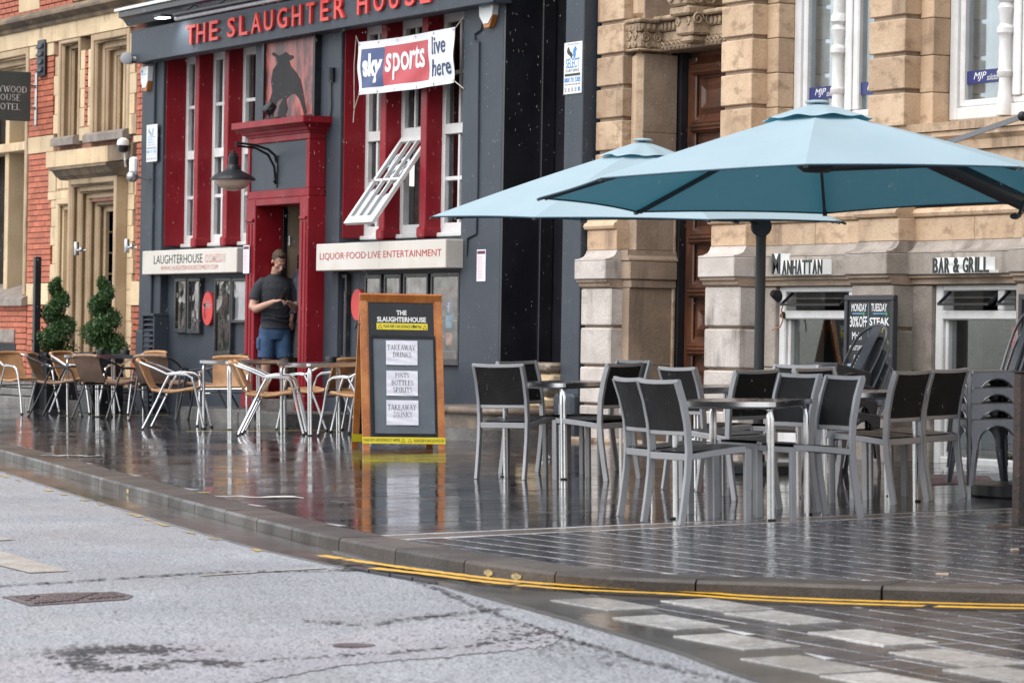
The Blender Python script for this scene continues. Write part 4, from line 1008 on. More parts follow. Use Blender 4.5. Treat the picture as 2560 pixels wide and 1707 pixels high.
# bays with tall windows over basement windows
def bay(x0, x1, colx, low_z0, hz):
    for a, b in zip(JO[2:], JO[3:]):
        for q in ((x0 - .02, x0 + .17), (x1 - .17, x1 + .02)): sb('jamb_block', M_SAND, (q[0], q[1], .165, .34, a + .004, b), b=.008)
    n = 2
    L_ = (x1 - x0) / n
    for k in range(n):
        a, b = x0 + L_ * k + .001, x0 + L_ * (k + 1) - .004
        sb('wall_block', M_SAND, (a, b, .12, .6, 2.10, 2.52), b=.006); sb('wall_block', M_SAND, (a, b, .10, .6, 1.80, 1.99), b=.006)
        sb('lintel_block', M_GRAN2, (a, b, .01, .6, 1.525, 1.70), b=.006)
    obj('sill', MB().prism([(.6, 2.68), (.05, 2.68), (.045, 2.64), (.085, 2.60), (.09, 2.525), (.6, 2.523)], x0 - .15, x1 + .15, 'x'), M_SAND, sto, None, 20)
    obj('sill', MB().prism([(.6, 2.79), (.03, 2.755), (.03, 2.685), (.6, 2.683)], x0 - .15, x1 + .15, 'x'), M_SAND, sto, None, 20)
    obj('base_moulding', MB().prism([(.3, 1.992), (.11, 1.992), (.08, 2.005), (.07, 2.03), (.08, 2.055), (.11, 2.07), (.3, 2.097)], x0, x1, 'x'), M_SAND, sto, None, 30)
    obj('cavetto', MB().prism([(.3, 1.80), (.10, 1.80), (.09, 1.775), (.07, 1.745), (.04, 1.722), (.012, 1.715), (.01, 1.703), (.3, 1.703)], x0, x1, 'x'), M_GRAN2, sto, None, 30)
    obj('fillet', MB().prism([(.6, 1.523), (.03, 1.523), (.032, 1.50), (.06, 1.497), (.062, 1.45), (.10, 1.443), (.6, 1.442)], x0, x1, 'x'), M_STAIN, sto, None, 0)
    # tall window
    y = .33; f0, f1 = x0 + .17, x1 - .17
    wd = obj('window', MB().box(f0, f0 + .10, y, y + .12, 2.79, 5, .01).box(f0 + .101, f0 + .165, y + .03, y + .12, 2.9, 5, .01).box(f1 - .10, f1, y, y + .12, 2.79, 5, .01).box(f1 - .165, f1 - .101, y + .03, y + .12, 2.9, 5, .01)
             .box(f0 + .101, f1 - .101, y + .005, y + .12, 2.79, 2.895, .01).box(f0 + .166, f1 - .166, y + .03, y + .12, 2.896, 2.955, .01), M_WHITE, sto, None, 0)
    prof = [(.075, 2.80), (.075, 2.93), (.062, 2.95), (.055, 3.02), (.05, 3.10), (.066, 3.12), (.07, 3.15), (.056, 3.17), (.055, 3.40), (.06, 3.44), (.075, 3.46), (.075, 3.50), (.05, 3.53), (.06, 3.60), (.072, 3.66), (.05, 3.70), (.075, 3.73), (.07, 3.78), (.055, 3.80), (.055, 5.0)]
    obj('mullion_column', MB().lathe([(r, z) for r, z in prof], 14, (colx, y - .0, 0)), M_WHITE, wd)
    obj('mullion', MB().box(colx - .0, colx + .26, y + .03, y + .12, 2.956, 5, .012).box(colx + .08, colx + .18, y + .01, y + .03, 2.956, 5, .008), M_WHITE, wd, None, 0)
    gl = []
    for a, b in ((f0 + .16, colx), (colx + .26, f1 - .165)):
        p = obj('pane', MB().box(a, b, y + .075, y + .08, 2.95, 5), M_UGLASS, wd, None, 0); gl.append(p)
        obj('name_strip', MB().box(a, b - .002, y + .062, y + .07, 3.085, 3.192), M_NAVY, wd, None, 0)
        mb = MB(); xa = a + (.10 if a < colx else .10); text(mb, 'MJP', xa, xa + .175, 3.103, 3.176, y + .0605, 0., 0, .3); text(mb, 'solicitors', xa + .185, xa + .365, 3.104, 3.155, y + .0605, 0, 0, .3)
        obj('lettering', mb, M_WTXT, wd, None, 0)
    rnd = random.Random(int(x0 * 10))
    for k in range(int((f1 - x0) / .085)):
        xx = x0 + .05 + k * .085
        pass
        an = R(rnd.uniform(20, 50)); ww = .042
        obj('blind_slat', MB().add([(xx - ww * math.cos(an), .52 - ww * math.sin(an), 2.9), (xx + ww * math.cos(an), .52 + ww * math.sin(an), 2.9), (xx + ww * math.cos(an), .52 + ww * math.sin(an), 5), (xx - ww * math.cos(an), .52 - ww * math.sin(an), 5)], [(0, 1, 2, 3)]), M_BLIND, sto, None, 0)
    sb('room_back', mat('office_room', (.20, .21, .20), .8, (.12, .125, .12), 1.2), (x0, x1, .9, .95, 2.6, 5), b=0)
    # basement window
    y = .12; g0, g1 = x0 + .33, x1 - .03; z0 = low_z0; hz += .31
    sb('jamb_stone', M_GRAN2, (x0 + .02, g0 - .002, .08, .6, .74, 1.44), (x0 + .02, g0 - .002, .08, .6, -.2, .735), b=.008)
    sb('reveal_block', M_STAIN, (x0 - .02, x0 + .012, -.05, .6, -.2, 1.44), b=0)
    wl_ = obj('basement_window', MB().box(g0, g0 + .10, y, y + .12, z0, 1.44, .01).box(g0 + .101, g0 + .14, y + .03, y + .12, z0 + .1, 1.16, .008).box(g1 - .12, g1, y, y + .12, z0, 1.44, .01).box(g0 + .101, g1 - .121, y, y + .12, 1.395, 1.44, .008)
              .box(g0 + .101, g1 - .121, y - .01, y + .12, 1.16, 1.235, .012).box(g0 + .101, g1 - .121, y - .005, y + .12, z0, z0 + .105, .01).box(hz, hz + .09, y + .002, y + .12, 1.236, 1.394, .008), M_WHITE, sto, None, 0)
    obj('pane', MB().box(g0 + .1, g1 - .1, y + .07, y + .075, z0 + .08, 1.17), glass_mat('bar_glass', (.80, .83, .83), .22, .01, 0.), wl_, None, 0)
    for a, b in ((g0 + .14, hz - .01), (hz + .10, g1 - .13)):
        # hopper lights, tilted out at the foot
        T_, F_ = Vector((a, y + .05, 1.39)), Vector((a, y - .07, 1.285)); U = Vector((b - a, 0, 0)); mb = MB()
        mb.rect([T_, F_], .02, .02, (1, 0, 0)); mb.rect([T_ + U, F_ + U], .02, .02, (1, 0, 0)); mb.rect([F_, F_ + U], .02, .02)
        obj('hopper_frame', mb, M_BLACK, wl_, None, 0); obj('hopper_pane', MB().add([T_, T_ + U, F_ + U, F_], [(0, 1, 2, 3)]), glass_mat('bar_glass'), wl_, None, 0)
    sb('bar_room_back', mat('bar_room', (.075, .072, .07), .7, (.03, .03, .032), 1.5), (x0, x1, 1.6, 1.65, -.3, 1.5), (x0, x1, .7, 1.6, 1.445, 1.47), (x0, x0 + .02, .45, 1.6, -.3, 1.45), b=0)
    return wl_
W1 = bay(12.87, 14.72, 13.76, .08, 13.98)
W2 = bay(15.25, 17.02, 16.20, -.05, 16.12)
sb('upper_storey', M_SAND, (10.05, 24, .2, .7, 5.0, TOPZ), b=0)
sb('wall_beyond', M_SAND, (17.55, 24, .05, .7, -.2, 5.0), b=0)
# threshold stones and wall foot
M_THR = mat('wet_sandstone_kerb', (.36, .25, .14), .3, (.25, .17, .10), 4, bump=.3, bscale=40, fine=.2)
for k in range(5): sb('threshold_stone', M_THR, (14.9 + k * .55, 15.44 + k * .55, -.06 if k else -.12, .3, -.3, -.055), b=.02)
for k in range(6): sb('foot_stone', M_STAIN, (10.0 + k * .5, 10.493 + k * .5, -.22, .0, -.3, .035), b=.02)
# doorway
sb('jamb_strip', M_SAND, (10.57, 10.75, .075, .5, 2.10, 3.66), b=.05); sb('jamb_strip', M_SAND, (10.57, 10.75, .075, .5, 3.97, 5.0), b=.05)
for k, (a, b, m) in enumerate(((2.10, 2.9, M_STAIN), (2.903, 3.64, M_STAIN))): sb('reveal_stone', m, (10.60, 10.757, .12, .49, a, b), b=.006)
sb('reveal_stone', M_STAIN, (10.60, 10.77, .06, .49, 1.80, 2.098), b=.006); sb('reveal_plinth', M_STAIN, (10.6, 10.80, -.02, .50, 1.525, 1.70), b=.01)
obj('reveal_moulding', MB().prism([(10.6, 1.80), (10.772, 1.80), (10.775, 1.75), (10.80, 1.72), (10.803, 1.703), (10.6, 1.703)], -.03, .50, 'y'), M_STAIN, sto, None, 20)
sb('reveal_fillet', M_STAIN, (10.6, 10.785, .0, .50, 1.445, 1.523), b=.01); sb('reveal_stone', M_STAIN, (10.6, 10.76, .0, .49, .725, 1.443), b=.004); sb('reveal_stone', M_STAIN, (10.6, 10.76, .0, .49, -.1, .72), b=.004)
sb('worn_edge', mat('pale_worn_stone', (.42, .33, .24), .6, (.30, .2, .12), 8, bump=.3, bscale=30), (10.745, 10.775, .46, .50, -.05, 2.1), b=.012)
sb('door_recess_shade', M_BLK2, (10.6, 10.82, .50, .62, -.1, 5.0), b=0)  # black box paints the shade of the stepped recess beside the door
dr = obj('oak_door', MB().box(10.82, 12.5, .60, .66, .05, 3.76, .004), M_DOOR, sto, None, 0)
sb('stile', M_DOOR, (10.82, 10.97, .565, .60, .05, 3.62), (11.62, 11.78, .565, .60, .05, 3.62), b=.01)
for z in (.88, 1.42, 1.92, 2.96, 3.5):
    obj('rail', MB().prism([(.6, z - .06), (.53, z - .06), (.50, z - .035), (.515, z - .02), (.495, z), (.515, z + .02), (.505, z + .035), (.56, z + .07), (.6, z + .12)], 10.975, 11.61, 'x'), M_DOOR, sto, None, 20)
for z0, z1 in ((2.02, 2.82), (3.06, 3.42), (1.5, 1.82), (1.0, 1.32), (.15, .75)):
    q = MB(); xa, xb = 11.0, 11.59
    q.add([(xa, .60, z0), (xb, .60, z0), (xb, .60, z1), (xa, .60, z1), (xa + .07, .565, z0 + .07), (xb - .07, .565, z0 + .07), (xb - .07, .565, z1 - .07), (xa + .07, .565, z1 - .07), (xa + .12, .585, z0 + .12), (xb - .12, .585, z0 + .12), (xb - .12, .585, z1 - .12), (xa + .12, .585, z1 - .12)],
          [(0, 1, 5, 4), (1, 2, 6, 5), (2, 3, 7, 6), (3, 0, 4, 7), (4, 5, 9, 8), (5, 6, 10, 9), (6, 7, 11, 10), (7, 4, 8, 11), (8, 9, 10, 11)])
    obj('raised_panel', q, M_DOOR, sto, None, 0)
# carved capital and entablature
cap = MB()
cap.box(10.545, 10.80, .03, .5, 3.66, 3.685, .01).box(10.54, 10.83, .02, .5, 3.925, 3.965, .012).box(10.56, 10.785, .05, .5, 3.686, 3.84, .02).box(10.55, 10.80, .04, .5, 3.842, 3.923, .01)
obj('capital', cap, M_CARVE, sto, None, 0)
orn = MB()
def volute(c, r, face='y', turns=1.6, w_=.022):
    L = []
    for k in range(18):
        a = k / 17 * turns * 2 * math.pi; rr = r * (1 - .75 * k / 17)
        L.append((c[0] + rr * math.cos(a), c[1], c[2] + rr * math.sin(a)) if face == 'y' else (c[0], c[1] + rr * math.cos(a), c[2] + rr * math.sin(a)))
    orn.tube(L, w_ / 2, 5, up=(0, 1, 0) if face == 'y' else (1, 0, 0))
for x in (10.60, 10.71): volute((x, .045, 3.80), .045); volute((x, .045, 3.72), .03)
for y in (.12, .25, .38): volute((10.79, y, 3.79), .05, 'x'); volute((10.79, y + .03, 3.715), .03, 'x')
for k in range(7): orn.ball((10.815, .07 + k * .062, 3.885), .03, 4, (.5, .7, 1.1))
for k in range(4): orn.ball((10.575 + k * .062, .04, 3.885), .03, 4, (.7, .5, 1.1))
obj('capital_carving', orn, M_CARVE, sto)
sb('architrave', M_CARVE, (10.76, 12.36, .30, .62, 3.755, 3.845), b=.006); sb('soffit', M_STAIN, (10.76, 12.36, .28, .64, 3.665, 3.752), b=.015)
sb('frieze', M_CARVE, (10.76, 12.36, .27, .6, 3.848, 3.935), b=.01); sb('cornice', M_CARVE, (10.76, 12.36, .20, .6, 3.938, 3.985), b=.015)
orn = MB()
for k in range(19):
    x = 10.84 + k * .075
    orn.ball((x, .262, 3.892), .032, 4, (.8, .5, 1.15)); orn.tube([(x - .03, .285, 3.675), (x - .028, .272, 3.715), (x, .268, 3.74), (x + .028, .272, 3.715), (x + .03, .285, 3.675)], .009, 5, up=(0, 1, 0)); orn.ball((x, .275, 3.70), .017, 3)
obj('frieze_carving', orn, M_CARVE, sto, 'stuff')
orn = MB(); sb('keystone_console', M_CARVE, (11.36, 11.66, .10, .6, 3.76, 3.93), (11.34, 11.68, .04, .6, 3.935, 4.02), (11.40, 11.62, .12, .6, 3.69, 3.755), (11.36, 11.66, .02, .6, 4.022, 4.20), b=.02)
for x in (11.42, 11.60): volute((x, .095, 3.88), .04); volute((x, .01, 4.11), .07)
for y in (.15, .28): volute((11.69, y, 3.9), .06, 'x'); volute((11.69, y, 4.1), .08, 'x')
obj('console_carving', orn, M_CARVE, sto, 'stuff')
sb('tympanum', M_BLK2, (10.8, 12.4, .55, .62, 3.99, 5), b=0); sb('reveal_stone', M_STAIN, (10.60, 10.757, .12, .54, 3.97, 5.0), b=.006)  # tympanum is a black sheet standing in for shade in the recess
# interior things seen through the right-hand basement glass
M_IBR = mat('interior_brick', (.06, .05, .05), .8, (.03, .028, .03), 5, fine=.3)
col_ = thing('interior_pillar', 'dark rough brick pillar standing inside the right basement window', 'pillar', (15.9, .9, 0))
for k in range(22):
    for j in range(3):
        x = 15.50 + j * .19 + (.06 if k % 2 else 0); obj('brick', MB().box(x, x + .182, .80, 1.1, -.1 + k * .07, -.036 + k * .07, .005), M_IBR, col_, None, 0)
M_LEAFI = mat('dull_leaf', (.03, .06, .025), .5, (.05, .09, .03), 6)
pl_ = thing('indoor_plant', 'arching dark green pot plant behind the bar window glass', 'plant', (16.5, .8, 0))
obj('pot', MB().lathe([(.09, 0), (.13, .25), (.12, .25), (.1, .2)], 12, (16.55, .85, .0)), M_BLACK, pl_)
rnd = random.Random(3)
for k in range(16):
    a = rnd.uniform(0, 6.28); h = rnd.uniform(.5, .95); rr = rnd.uniform(.2, .45)
    L = [(16.55 + rr * t * math.cos(a), .85 + .5 * rr * t * math.sin(a), .25 + h * math.sin(t * 2.0) * .95) for t in [q / 6 for q in range(7)]]
    obj('leaf', MB().sweep(L, [(-.016, 0), (0, -.003), (.016, 0), (0, .003)], scale=[.5, .9, 1, 1, .8, .5, .1]), M_LEAFI, pl_)
il = thing('coffee_sign', 'small red square coffee sign with white script in the bar window', 'sign', (16.4, .45, 1.0))
obj('panel', MB().box(16.22, 16.34, .42, .425, .93, 1.11), mat('sign_red', (.55, .01, .015), .4, emit=.35), il)
mb = MB(); text(mb, 'illy', 16.235, 16.325, .975, 1.07, .4185, .01, 0, .2); obj('lettering', mb, M_WTXT, il, None, 0)
sb('painted_lit_wall', mat('painted_room_light', (.42, .43, .33), .8, (.2, .25, .2), 2.5), (15.98, 17.0, 1.55, 1.59, .3, 1.4), b=0)  # light inside the bar is painted as a paler wall colour
# lettering of the bar
M_LETB = mat('black_letter_face', (.012, .012, .014), .35, fine=.03); M_LETW = mat('white_letter_side', (.85, .87, .85), .4, fine=.02, emit=.12)
def halo_letters(name, label, items, grp=None):
    x0 = min(i[1] for i in items); root = thing(name, label, 'lettering', (x0, .0, 1.55))
    for ch, a, b, z0, z1 in items:
        mb = MB(); t2 = text2d(ch, .02); lay(mb, t2, (a, .02, z0), (b - a, 0, 0), (0, 0, z1 - z0), .10)
        l = obj('letter', mb, M_LETW, root, None, 0)
        mb = MB(); lay(mb, text2d(ch, .02), (a + .001, -.0815, z0 + .001), (b - a - .002, 0, 0), (0, 0, z1 - z0 - .002), .008); obj('face', mb, M_LETB, l, None, 0)
def spread(s, xa, xb, z0, z1, wds=None):
    wd = [{'I': .4, 'J': .7, 'M': 1.3, '&': 1.1, ' ': .45}.get(c, .95) for c in s]; tot = sum(wd); x = xa; out = []
    for c, k in zip(s, wd):
        x2 = x + (xb - xa) * k / tot
        if c != ' ': out.append((c, x + .004, x2 - .008, z0, z1))
        x = x2
    return out
def X_(v, px, py, y): return at_y(*{'D8': (1720 + px * .3571, 500 + py * .3571)}[v], y)
a, b = X_('D8', 675, 480, -.06).x, X_('D8', 960, 480, -.06).x
m0, m1 = X_('D8', 605, 460, -.06).x, X_('D8', 662, 460, -.06).x
halo_letters('bar_lettering', 'black raised letters with white sides reading Manhattan over the left basement window', [('M', m0, m1, 1.545, 1.725)] + spread('ANHATTAN', a, b, 1.54, 1.665))
a, b = X_('D8', 1730, 465, -.06).x, X_('D8', 2128, 460, -.06).x
halo_letters('bar_lettering', 'black raised letters with white sides reading BAR & GRILL over the right basement window', spread('BAR & GRILL', a, b, 1.53, 1.655))
# chalkboards
M_CHALK = mat('chalkboard', (.012, .012, .013), .55, (.02, .02, .021), 6, fine=.1); M_CFR = mat('chalkboard_frame', (.028, .028, .032), .5, fine=.1)
M_CW = mat('chalk_white', (.72, .72, .72), .8); M_CY = mat('chalk_yellow', (.75, .6, .08), .8); M_CG = mat('chalk_green', (.1, .5, .2), .8); M_CB = mat('chalk_blue', (.15, .4, .6), .8); M_CP = mat('chalk_pink', (.7, .3, .4), .8)
def chalk(x0, x1, z0, z1, y, label):
    t = thing('chalkboard', label, 'chalkboard', ((x0 + x1) / 2, y, z0), 0)
    obj('board', MB().box(x0 + .045, x1 - .045, y - .012, y + .02, z0 + .045, z1 - .045), M_CHALK, t, None, 0)
    obj('frame', MB().box(x0, x1, y - .03, y + .02, z1 - .046, z1, .006).box(x0, x1, y - .03, y + .02, z0, z0 + .046, .006).box(x0, x0 + .046, y - .03, y + .02, z0 + .047, z1 - .047, .006).box(x1 - .046, x1, y - .03, y + .02, z0 + .047, z1 - .047, .006), M_CFR, t, None, 0)
    return t
cx0, cx1 = at_y(2114, 738, -.165).x, at_y(2237, 738, -.165).x
cz1 = at_y(2114, 738, -.165).z
t = chalk(cx0, cx1, .45, cz1, -.15, 'black menu chalkboard on the granite pier, with Monday and Tuesday offers in white')
wdt = cx1 - cx0; F_ = lambda u: cx0 + wdt * u; G_ = lambda v: cz1 - .66 * v; yb = -.1655
def ct(s, u0, u1, v0, v1, m=M_CW, bold=.0): mb = MB(); text(mb, s, F_(u0), F_(u1), G_(v1), G_(v0), yb, bold); obj('lettering', mb, m, t, None, 0)
ct('MONDAY', .13, .44, .105, .205, bold=.02); ct('TUESDAY', .53, .85, .105, .205, bold=.02)
ct('30%', .10, .28, .265, .40, bold=.02); ct('OFF', .29, .45, .265, .40, bold=.02); ct('STEAK', .50, .90, .28, .38, bold=.03); ct('DAY', .66, .79, .405, .46, M_CY)
ct('Main', .15, .34, .46, .56, bold=.01); ct('courses', .10, .36, .63, .69); ct('ALL', .18, .32, .745, .81); ct('DAY', .18, .34, .84, .90)
ct('Sirloin', .52, .72, .515, .56); ct('Steak', .74, .88, .515, .56); ct('£10 !!', .64, .78, .59, .65); ct('Rump', .54, .70, .68, .72); ct('Steak', .72, .86, .68, .72); ct('£12 !!', .6, .76, .75, .81)
mb = MB()
for v, u0, u1 in ((.225, .15, .36), (.225, .57, .82)): mb.box(F_(u0), F_(u1), yb - .001, yb, G_(v + .012), G_(v))
obj('underline', mb, M_CB, t, None, 0); obj('divider', MB().box(F_(.475), F_(.48), yb - .001, yb, G_(.9), G_(.1)), M_CB, t, None, 0)
for u in (.38, .84):
    mb = MB()
    for k in range(6): a = k * math.pi / 3; mb.add([(F_(u) + .004 * math.sin(a), yb - .001, G_(.235) - .004 * math.cos(a)), (F_(u) + .03 * math.cos(a), yb - .001, G_(.235) + .03 * math.sin(a)), (F_(u) - .004 * math.sin(a), yb - .001, G_(.235) + .004 * math.cos(a))], [(0, 1, 2)])
    obj('palm_mark', mb, M_CG, t, None, 0)
for u in (.05, .78):
    for k in range(6): obj('flag_stripe', MB().box(F_(u), F_(u + .13), yb - .001, yb, G_(.86 + .015 * k + .012), G_(.86 + .015 * k)), M_CP if k % 2 == 0 else M_CW, t, None, 0)
    obj('flag_canton', MB().box(F_(u), F_(u + .06), yb - .002, yb - .001, G_(.91), G_(.86)), M_CB, t, None, 0)
x2 = at_y(2549, 735, -.165)
t = chalk(x2.x, x2.x + .72, .45, x2.z, -.15, 'black chalkboard cut off by the right frame edge, on the far right pier')
cx0 = x2.x; wdt = .72; cz1 = x2.z
ct('WEDS', .14, .44, .105, .205, bold=.02)
# bell speaker, wires
p = at_y(1948, 741, .12)
t = thing('speaker', 'black round speaker tucked under the lintel beside the left basement window', 'speaker', p)
obj('body', MB().lathe([(.03, .08), (.05, .02), (.055, 0)], 16).xf(Matrix.Translation(p) @ Matrix.Rotation(R(70), 4, 'X')), M_BLACK, t); obj('grille', MB().lathe([(.05, -.002), (.0, -.006)], 16).xf(Matrix.Translation(p) @ Matrix.Rotation(R(70), 4, 'X')), M_LOUVRE, t)
M_WIRE = mat('orange_wire', (.35, .12, .06), .5)
tag(obj('loose_wire', MB().tube([at_y(1965, 745, .1), at_y(1953, 775, .08), at_y(1957, 800, .08), at_y(1950, 818, .06), at_y(1935, 822, .03), at_y(1930, 826, .02)], .006, 5), M_WIRE), 'orange wire dangling beside the left basement window', 'wire')
p = at_y(1962, 789, .12)
tag(obj('bullet_camera', MB().lathe([(.028, -.05), (.03, .03), (.022, .032), (.02, .02)], 12).xf(Matrix.Translation(p) @ Matrix.Rotation(R(75), 4, 'X')), M_BLACK), 'tiny black camera on the white frame of the left basement window', 'camera')
g0, g1, g2, g3 = at_g(2335, 1188), at_g(2500, 1188), at_g(2510, 1210), at_g(2330, 1210)
gr = thing('floor_grating', 'rusty metal floor grating let into the pavement below the right basement window', 'grating', at_g(2420, 1205))
gp = [at_g(*q, .004) for q in ((2318, 1186), (2470, 1190), (2490, 1206), (2330, 1211))]
obj('frame', MB().add(gp, [(0, 1, 2, 3)]), MATS['cast_iron'], gr)
for k in range(14):
    a, b = gp[0].lerp(gp[3], k / 13), gp[1].lerp(gp[2], k / 13); obj('bar', MB().rect([a + Vector((0, 0, .002)), b + Vector((0, 0, .002))], .012, .004), MATS['cast_iron'], gr, None, 0)
# ------------------------------------------------------------------ signs, posters and fittings on the fronts
M_REDTX = mat('red_print', (.42, .02, .02), .5, fine=.02); M_DKTX = mat('black_print', (.02, .025, .02), .5, fine=.02); M_PAPER = mat('white_paper', (.74, .74, .80), .6, (.68, .68, .76), 8, fine=.03)
M_OFFRED = mat('faded_red_print', (.55, .22, .18), .6, fine=.02); M_GREY = mat('grey_print', (.35, .35, .36), .6)
def prints(parent, items, y, name='lettering'):
    """items: (string, x0, x1, z0, z1, material, bold)"""
    for s, x0, x1, z0, z1, m, b in items:
        mb = MB(); text(mb, s, x0, x1, z0, z1, y, b); obj(name, mb, m, parent, None, 0)
# light boxes
t = thing('lightbox_sign', 'long cream light box reading LAUGHTERHOUSE COMEDY left of the red doorway', 'sign', (.3, 0, 1.68))
obj('box', MB().box(-1.15, 1.79, -.13, .099, 1.675, 1.965, .008), M_CREAM, t, None, 0)
P = lambda v, x, y, yy: at_y(320 + x * .2168, 600 + y * .2168, yy) if v == 'D4' else at_y(780 + x * .2551, 600 + y * .2551, yy)
a, b, c, d = P('D4', 298, 220, -.132), P('D4', 858, 205, -.132), P('D4', 885, 205, -.132), P('D4', 1125, 190, -.132)
prints(t, [('LAUGHTERHOUSE', a.x, b.x, 1.802, 1.908, M_DKTX, .0)], -.1325)
mb = MB()
for k in range(5):   # COMEDY is striped
    m2 = MB(); text(m2, 'COMEDY', c.x, d.x, 1.80, 1.90, -.1325, .0)
m2 = MB(); text(m2, 'COMEDY', c.x, d.x, 1.80, 1.90, -.1325, .01)
obj('lettering', m2, mat('striped_red_print', (.60, .28, .24), .5, fine=.02), t, None, 0)
obj('letter_stripe', MB().box(c.x, d.x, -.1332, -.1328, 1.825, 1.833).box(c.x, d.x, -.1332, -.1328, 1.846, 1.854).box(c.x, d.x, -.1332, -.1328, 1.867, 1.875), M_CREAM, t, None, 0)
a, b = P('D4', 375, 330, -.132), P('D4', 1035, 315, -.132); prints(t, [('WWW.LAUGHTERHOUSECOMEDY.COM', a.x, b.x, 1.722, 1.775, M_OFFRED, .0)], -.1325)
obj('seam', MB().box(.02, .028, -.1315, -.13, 1.676, 1.964), mat('cream_seam', (.5, .45, .38), .5), t, None, 0)
t = thing('lightbox_sign', 'long cream light box reading LIQUOR FOOD LIVE ENTERTAINMENT under the right window bay', 'sign', (5.7, 0, 1.67))
obj('box', MB().box(4.16, 7.325, -.20, .099, 1.665, 1.96, .008), M_CREAM, t, None, 0)
a, b = P('D5', 78, 165, -.2), P('D5', 1270, 135, -.2)
prints(t, [('LIQUOR·FOOD·LIVE ENTERTAINMENT', a.x, b.x, 1.775, 1.86, M_REDTX, 0.)], -.2025)
xm = P('D5', 657, 160, -.2).x
obj('seam', MB().box(xm, xm + .008, -.2015, -.2, 1.666, 1.959), MATS['cream_seam'], t, None, 0)
# picture of the bull
t = thing('bull_picture', 'large framed picture of a black bull on a fiery red ground above the cornice', 'picture', (3.05, 0, 3.4))
bx0, bx1, bz0, bz1 = 2.37, 3.72, 3.42, 4.285
def fire():
    m = bpy.data.materials.new('fiery_print'); m.use_nodes = True; nt = m.node_tree; b = nt.nodes['Principled BSDF']
    v = nd(nt, 'TexCoord').outputs['Object']; n = noise(nt, v, 3.2, 6, .65, (1.4, 1, .55))
    c = mixc(nt, ramp(nt, n, .40, .60), (.055, .012, .015), (.33, .075, .06)); c = mixc(nt, ramp(nt, n, .58, .74), c, (.55, .22, .14))
    lk(nt, c, b.inputs['Base Color']); b.inputs['Roughness'].default_value = .35; return m
obj('print', MB().box(bx0, bx1, -.05, -.002, bz0, bz1), fire(), t, None, 0)
obj('frame', MB().box(bx0 - .06, bx0 - .001, -.08, -.001, bz0 - .05, bz1 + .05).box(bx1 + .001, bx1 + .06, -.08, -.001, bz0 - .05, bz1 + .05).box(bx0, bx1, -.08, -.001, bz1 + .001, bz1 + .05).box(bx0, bx1, -.08, -.001, bz0 - .05, bz0 - .001), M_BLACK, t, None, 0)
BUL = [(262, 735), (285, 690), (280, 620), (300, 560), (290, 500), (300, 430), (330, 390), (318, 355), (290, 340), (300, 325), (335, 345), (365, 330), (380, 318), (400, 335), (425, 338), (430, 352), (400, 370), (410, 400), (440, 430), (475, 480), (490, 540), (500, 600), (515, 660), (505, 690), (488, 640), (470, 590), (440, 560), (410, 570), (385, 600), (395, 650), (385, 690), (400, 725), (345, 735), (335, 690), (345, 640), (370, 590), (350, 600), (325, 620), (310, 680), (300, 735)]
def bpt(x, z): u = (x - 255) / 305; zz = (z - (280 - (x - 255) * .21)) / (452); return (bx0 + u * (bx1 - bx0), bz1 - zz * (bz1 - bz0))
obj('bull', MB().prism([bpt(*p) for p in BUL], -.0545, -.0505, 'y'), mat('bull_black', (.014, .012, .013), .5, (.009, .008, .009), 4, spec=.2), t, None, 0)
# projector under the picture
p = at_y(668, 294, -.3)
t = thing('spotlight', 'small black spotlight standing on the red cornice below the bull picture', 'light', (p.x, -.3, 3.385))
obj('housing', MB().box(-.07, .07, -.05, .05, -.06, .07, .015).xf(Matrix.Translation((p.x, -.28, 3.50)) @ Matrix.Rotation(R(-35), 4, 'X')), M_BLACK, t); obj('stand', MB().tube([(p.x, -.28, 3.385), (p.x, -.28, 3.47)], .012, 6).box(p.x - .09, p.x + .25, -.3, -.24, 3.386, 3.40, .004), M_BLACK, t)
# banner
t = thing('sports_banner', 'white vinyl sports banner with blue and red logo panels roped across the right window bay', 'banner', (6.0, -.05, 3.56))
BX0, BX1, BZ0, BZ1 = 4.89, 7.19, 3.565, 4.135
def bw(u, v): return -.06 - .018 * math.sin(u * 7 + v * 2) * (1 - abs(2 * v - 1) * .4) - .012 * math.sin(u * 19 - v * 9) * (1 - v)
def bp(u, v, o=0.): return (BX0 + u * (BX1 - BX0), bw(u, v) - o, BZ0 + v * (BZ1 - BZ0) + .012 * math.sin(u * math.pi) * -1)
M_VIN = mat('white_vinyl', (.74, .74, .74), .4, (.68, .69, .70), 3, fine=.02)
obj('sheet', MB().grid(lambda u, v: bp(u, v), 60, 14), M_VIN, t)
def patch(u0, u1, v0, v1, m, o): obj('printed_panel', MB().grid(lambda u, v: bp(u0 + (u1 - u0) * u, v0 + (v1 - v0) * v, o), 24, 12), m, t)
patch(.035, .275, .12, .855, mat('banner_blue', (.035, .06, .17), .4, fine=.03), .002); patch(.275, .735, .13, .865, mat('banner_red', (.46, .05, .065), .4, fine=.03), .002)
def btext(s, u0, u1, v0, v1, m, bold=0., cuts=1):
    vs, fs = text2d(s, bold); mb = MB(); mb.add([bp(u0 + (u1 - u0) * a, v0 + (v1 - v0) * b, .0055) for a, b in vs], fs); obj('lettering', mb, m, t, None, 0)
btext('sky', .058, .257, .2, .76, M_VIN, .05); btext('sports', .295, .70, .22, .80, M_VIN, .018)
M_NVT = mat('navy_print', (.03, .05, .13), .5)
btext('live', .775, .915, .575, .90, M_NVT, .012); btext('here', .775, .975, .17, .49, M_NVT, .012)
mb = MB()
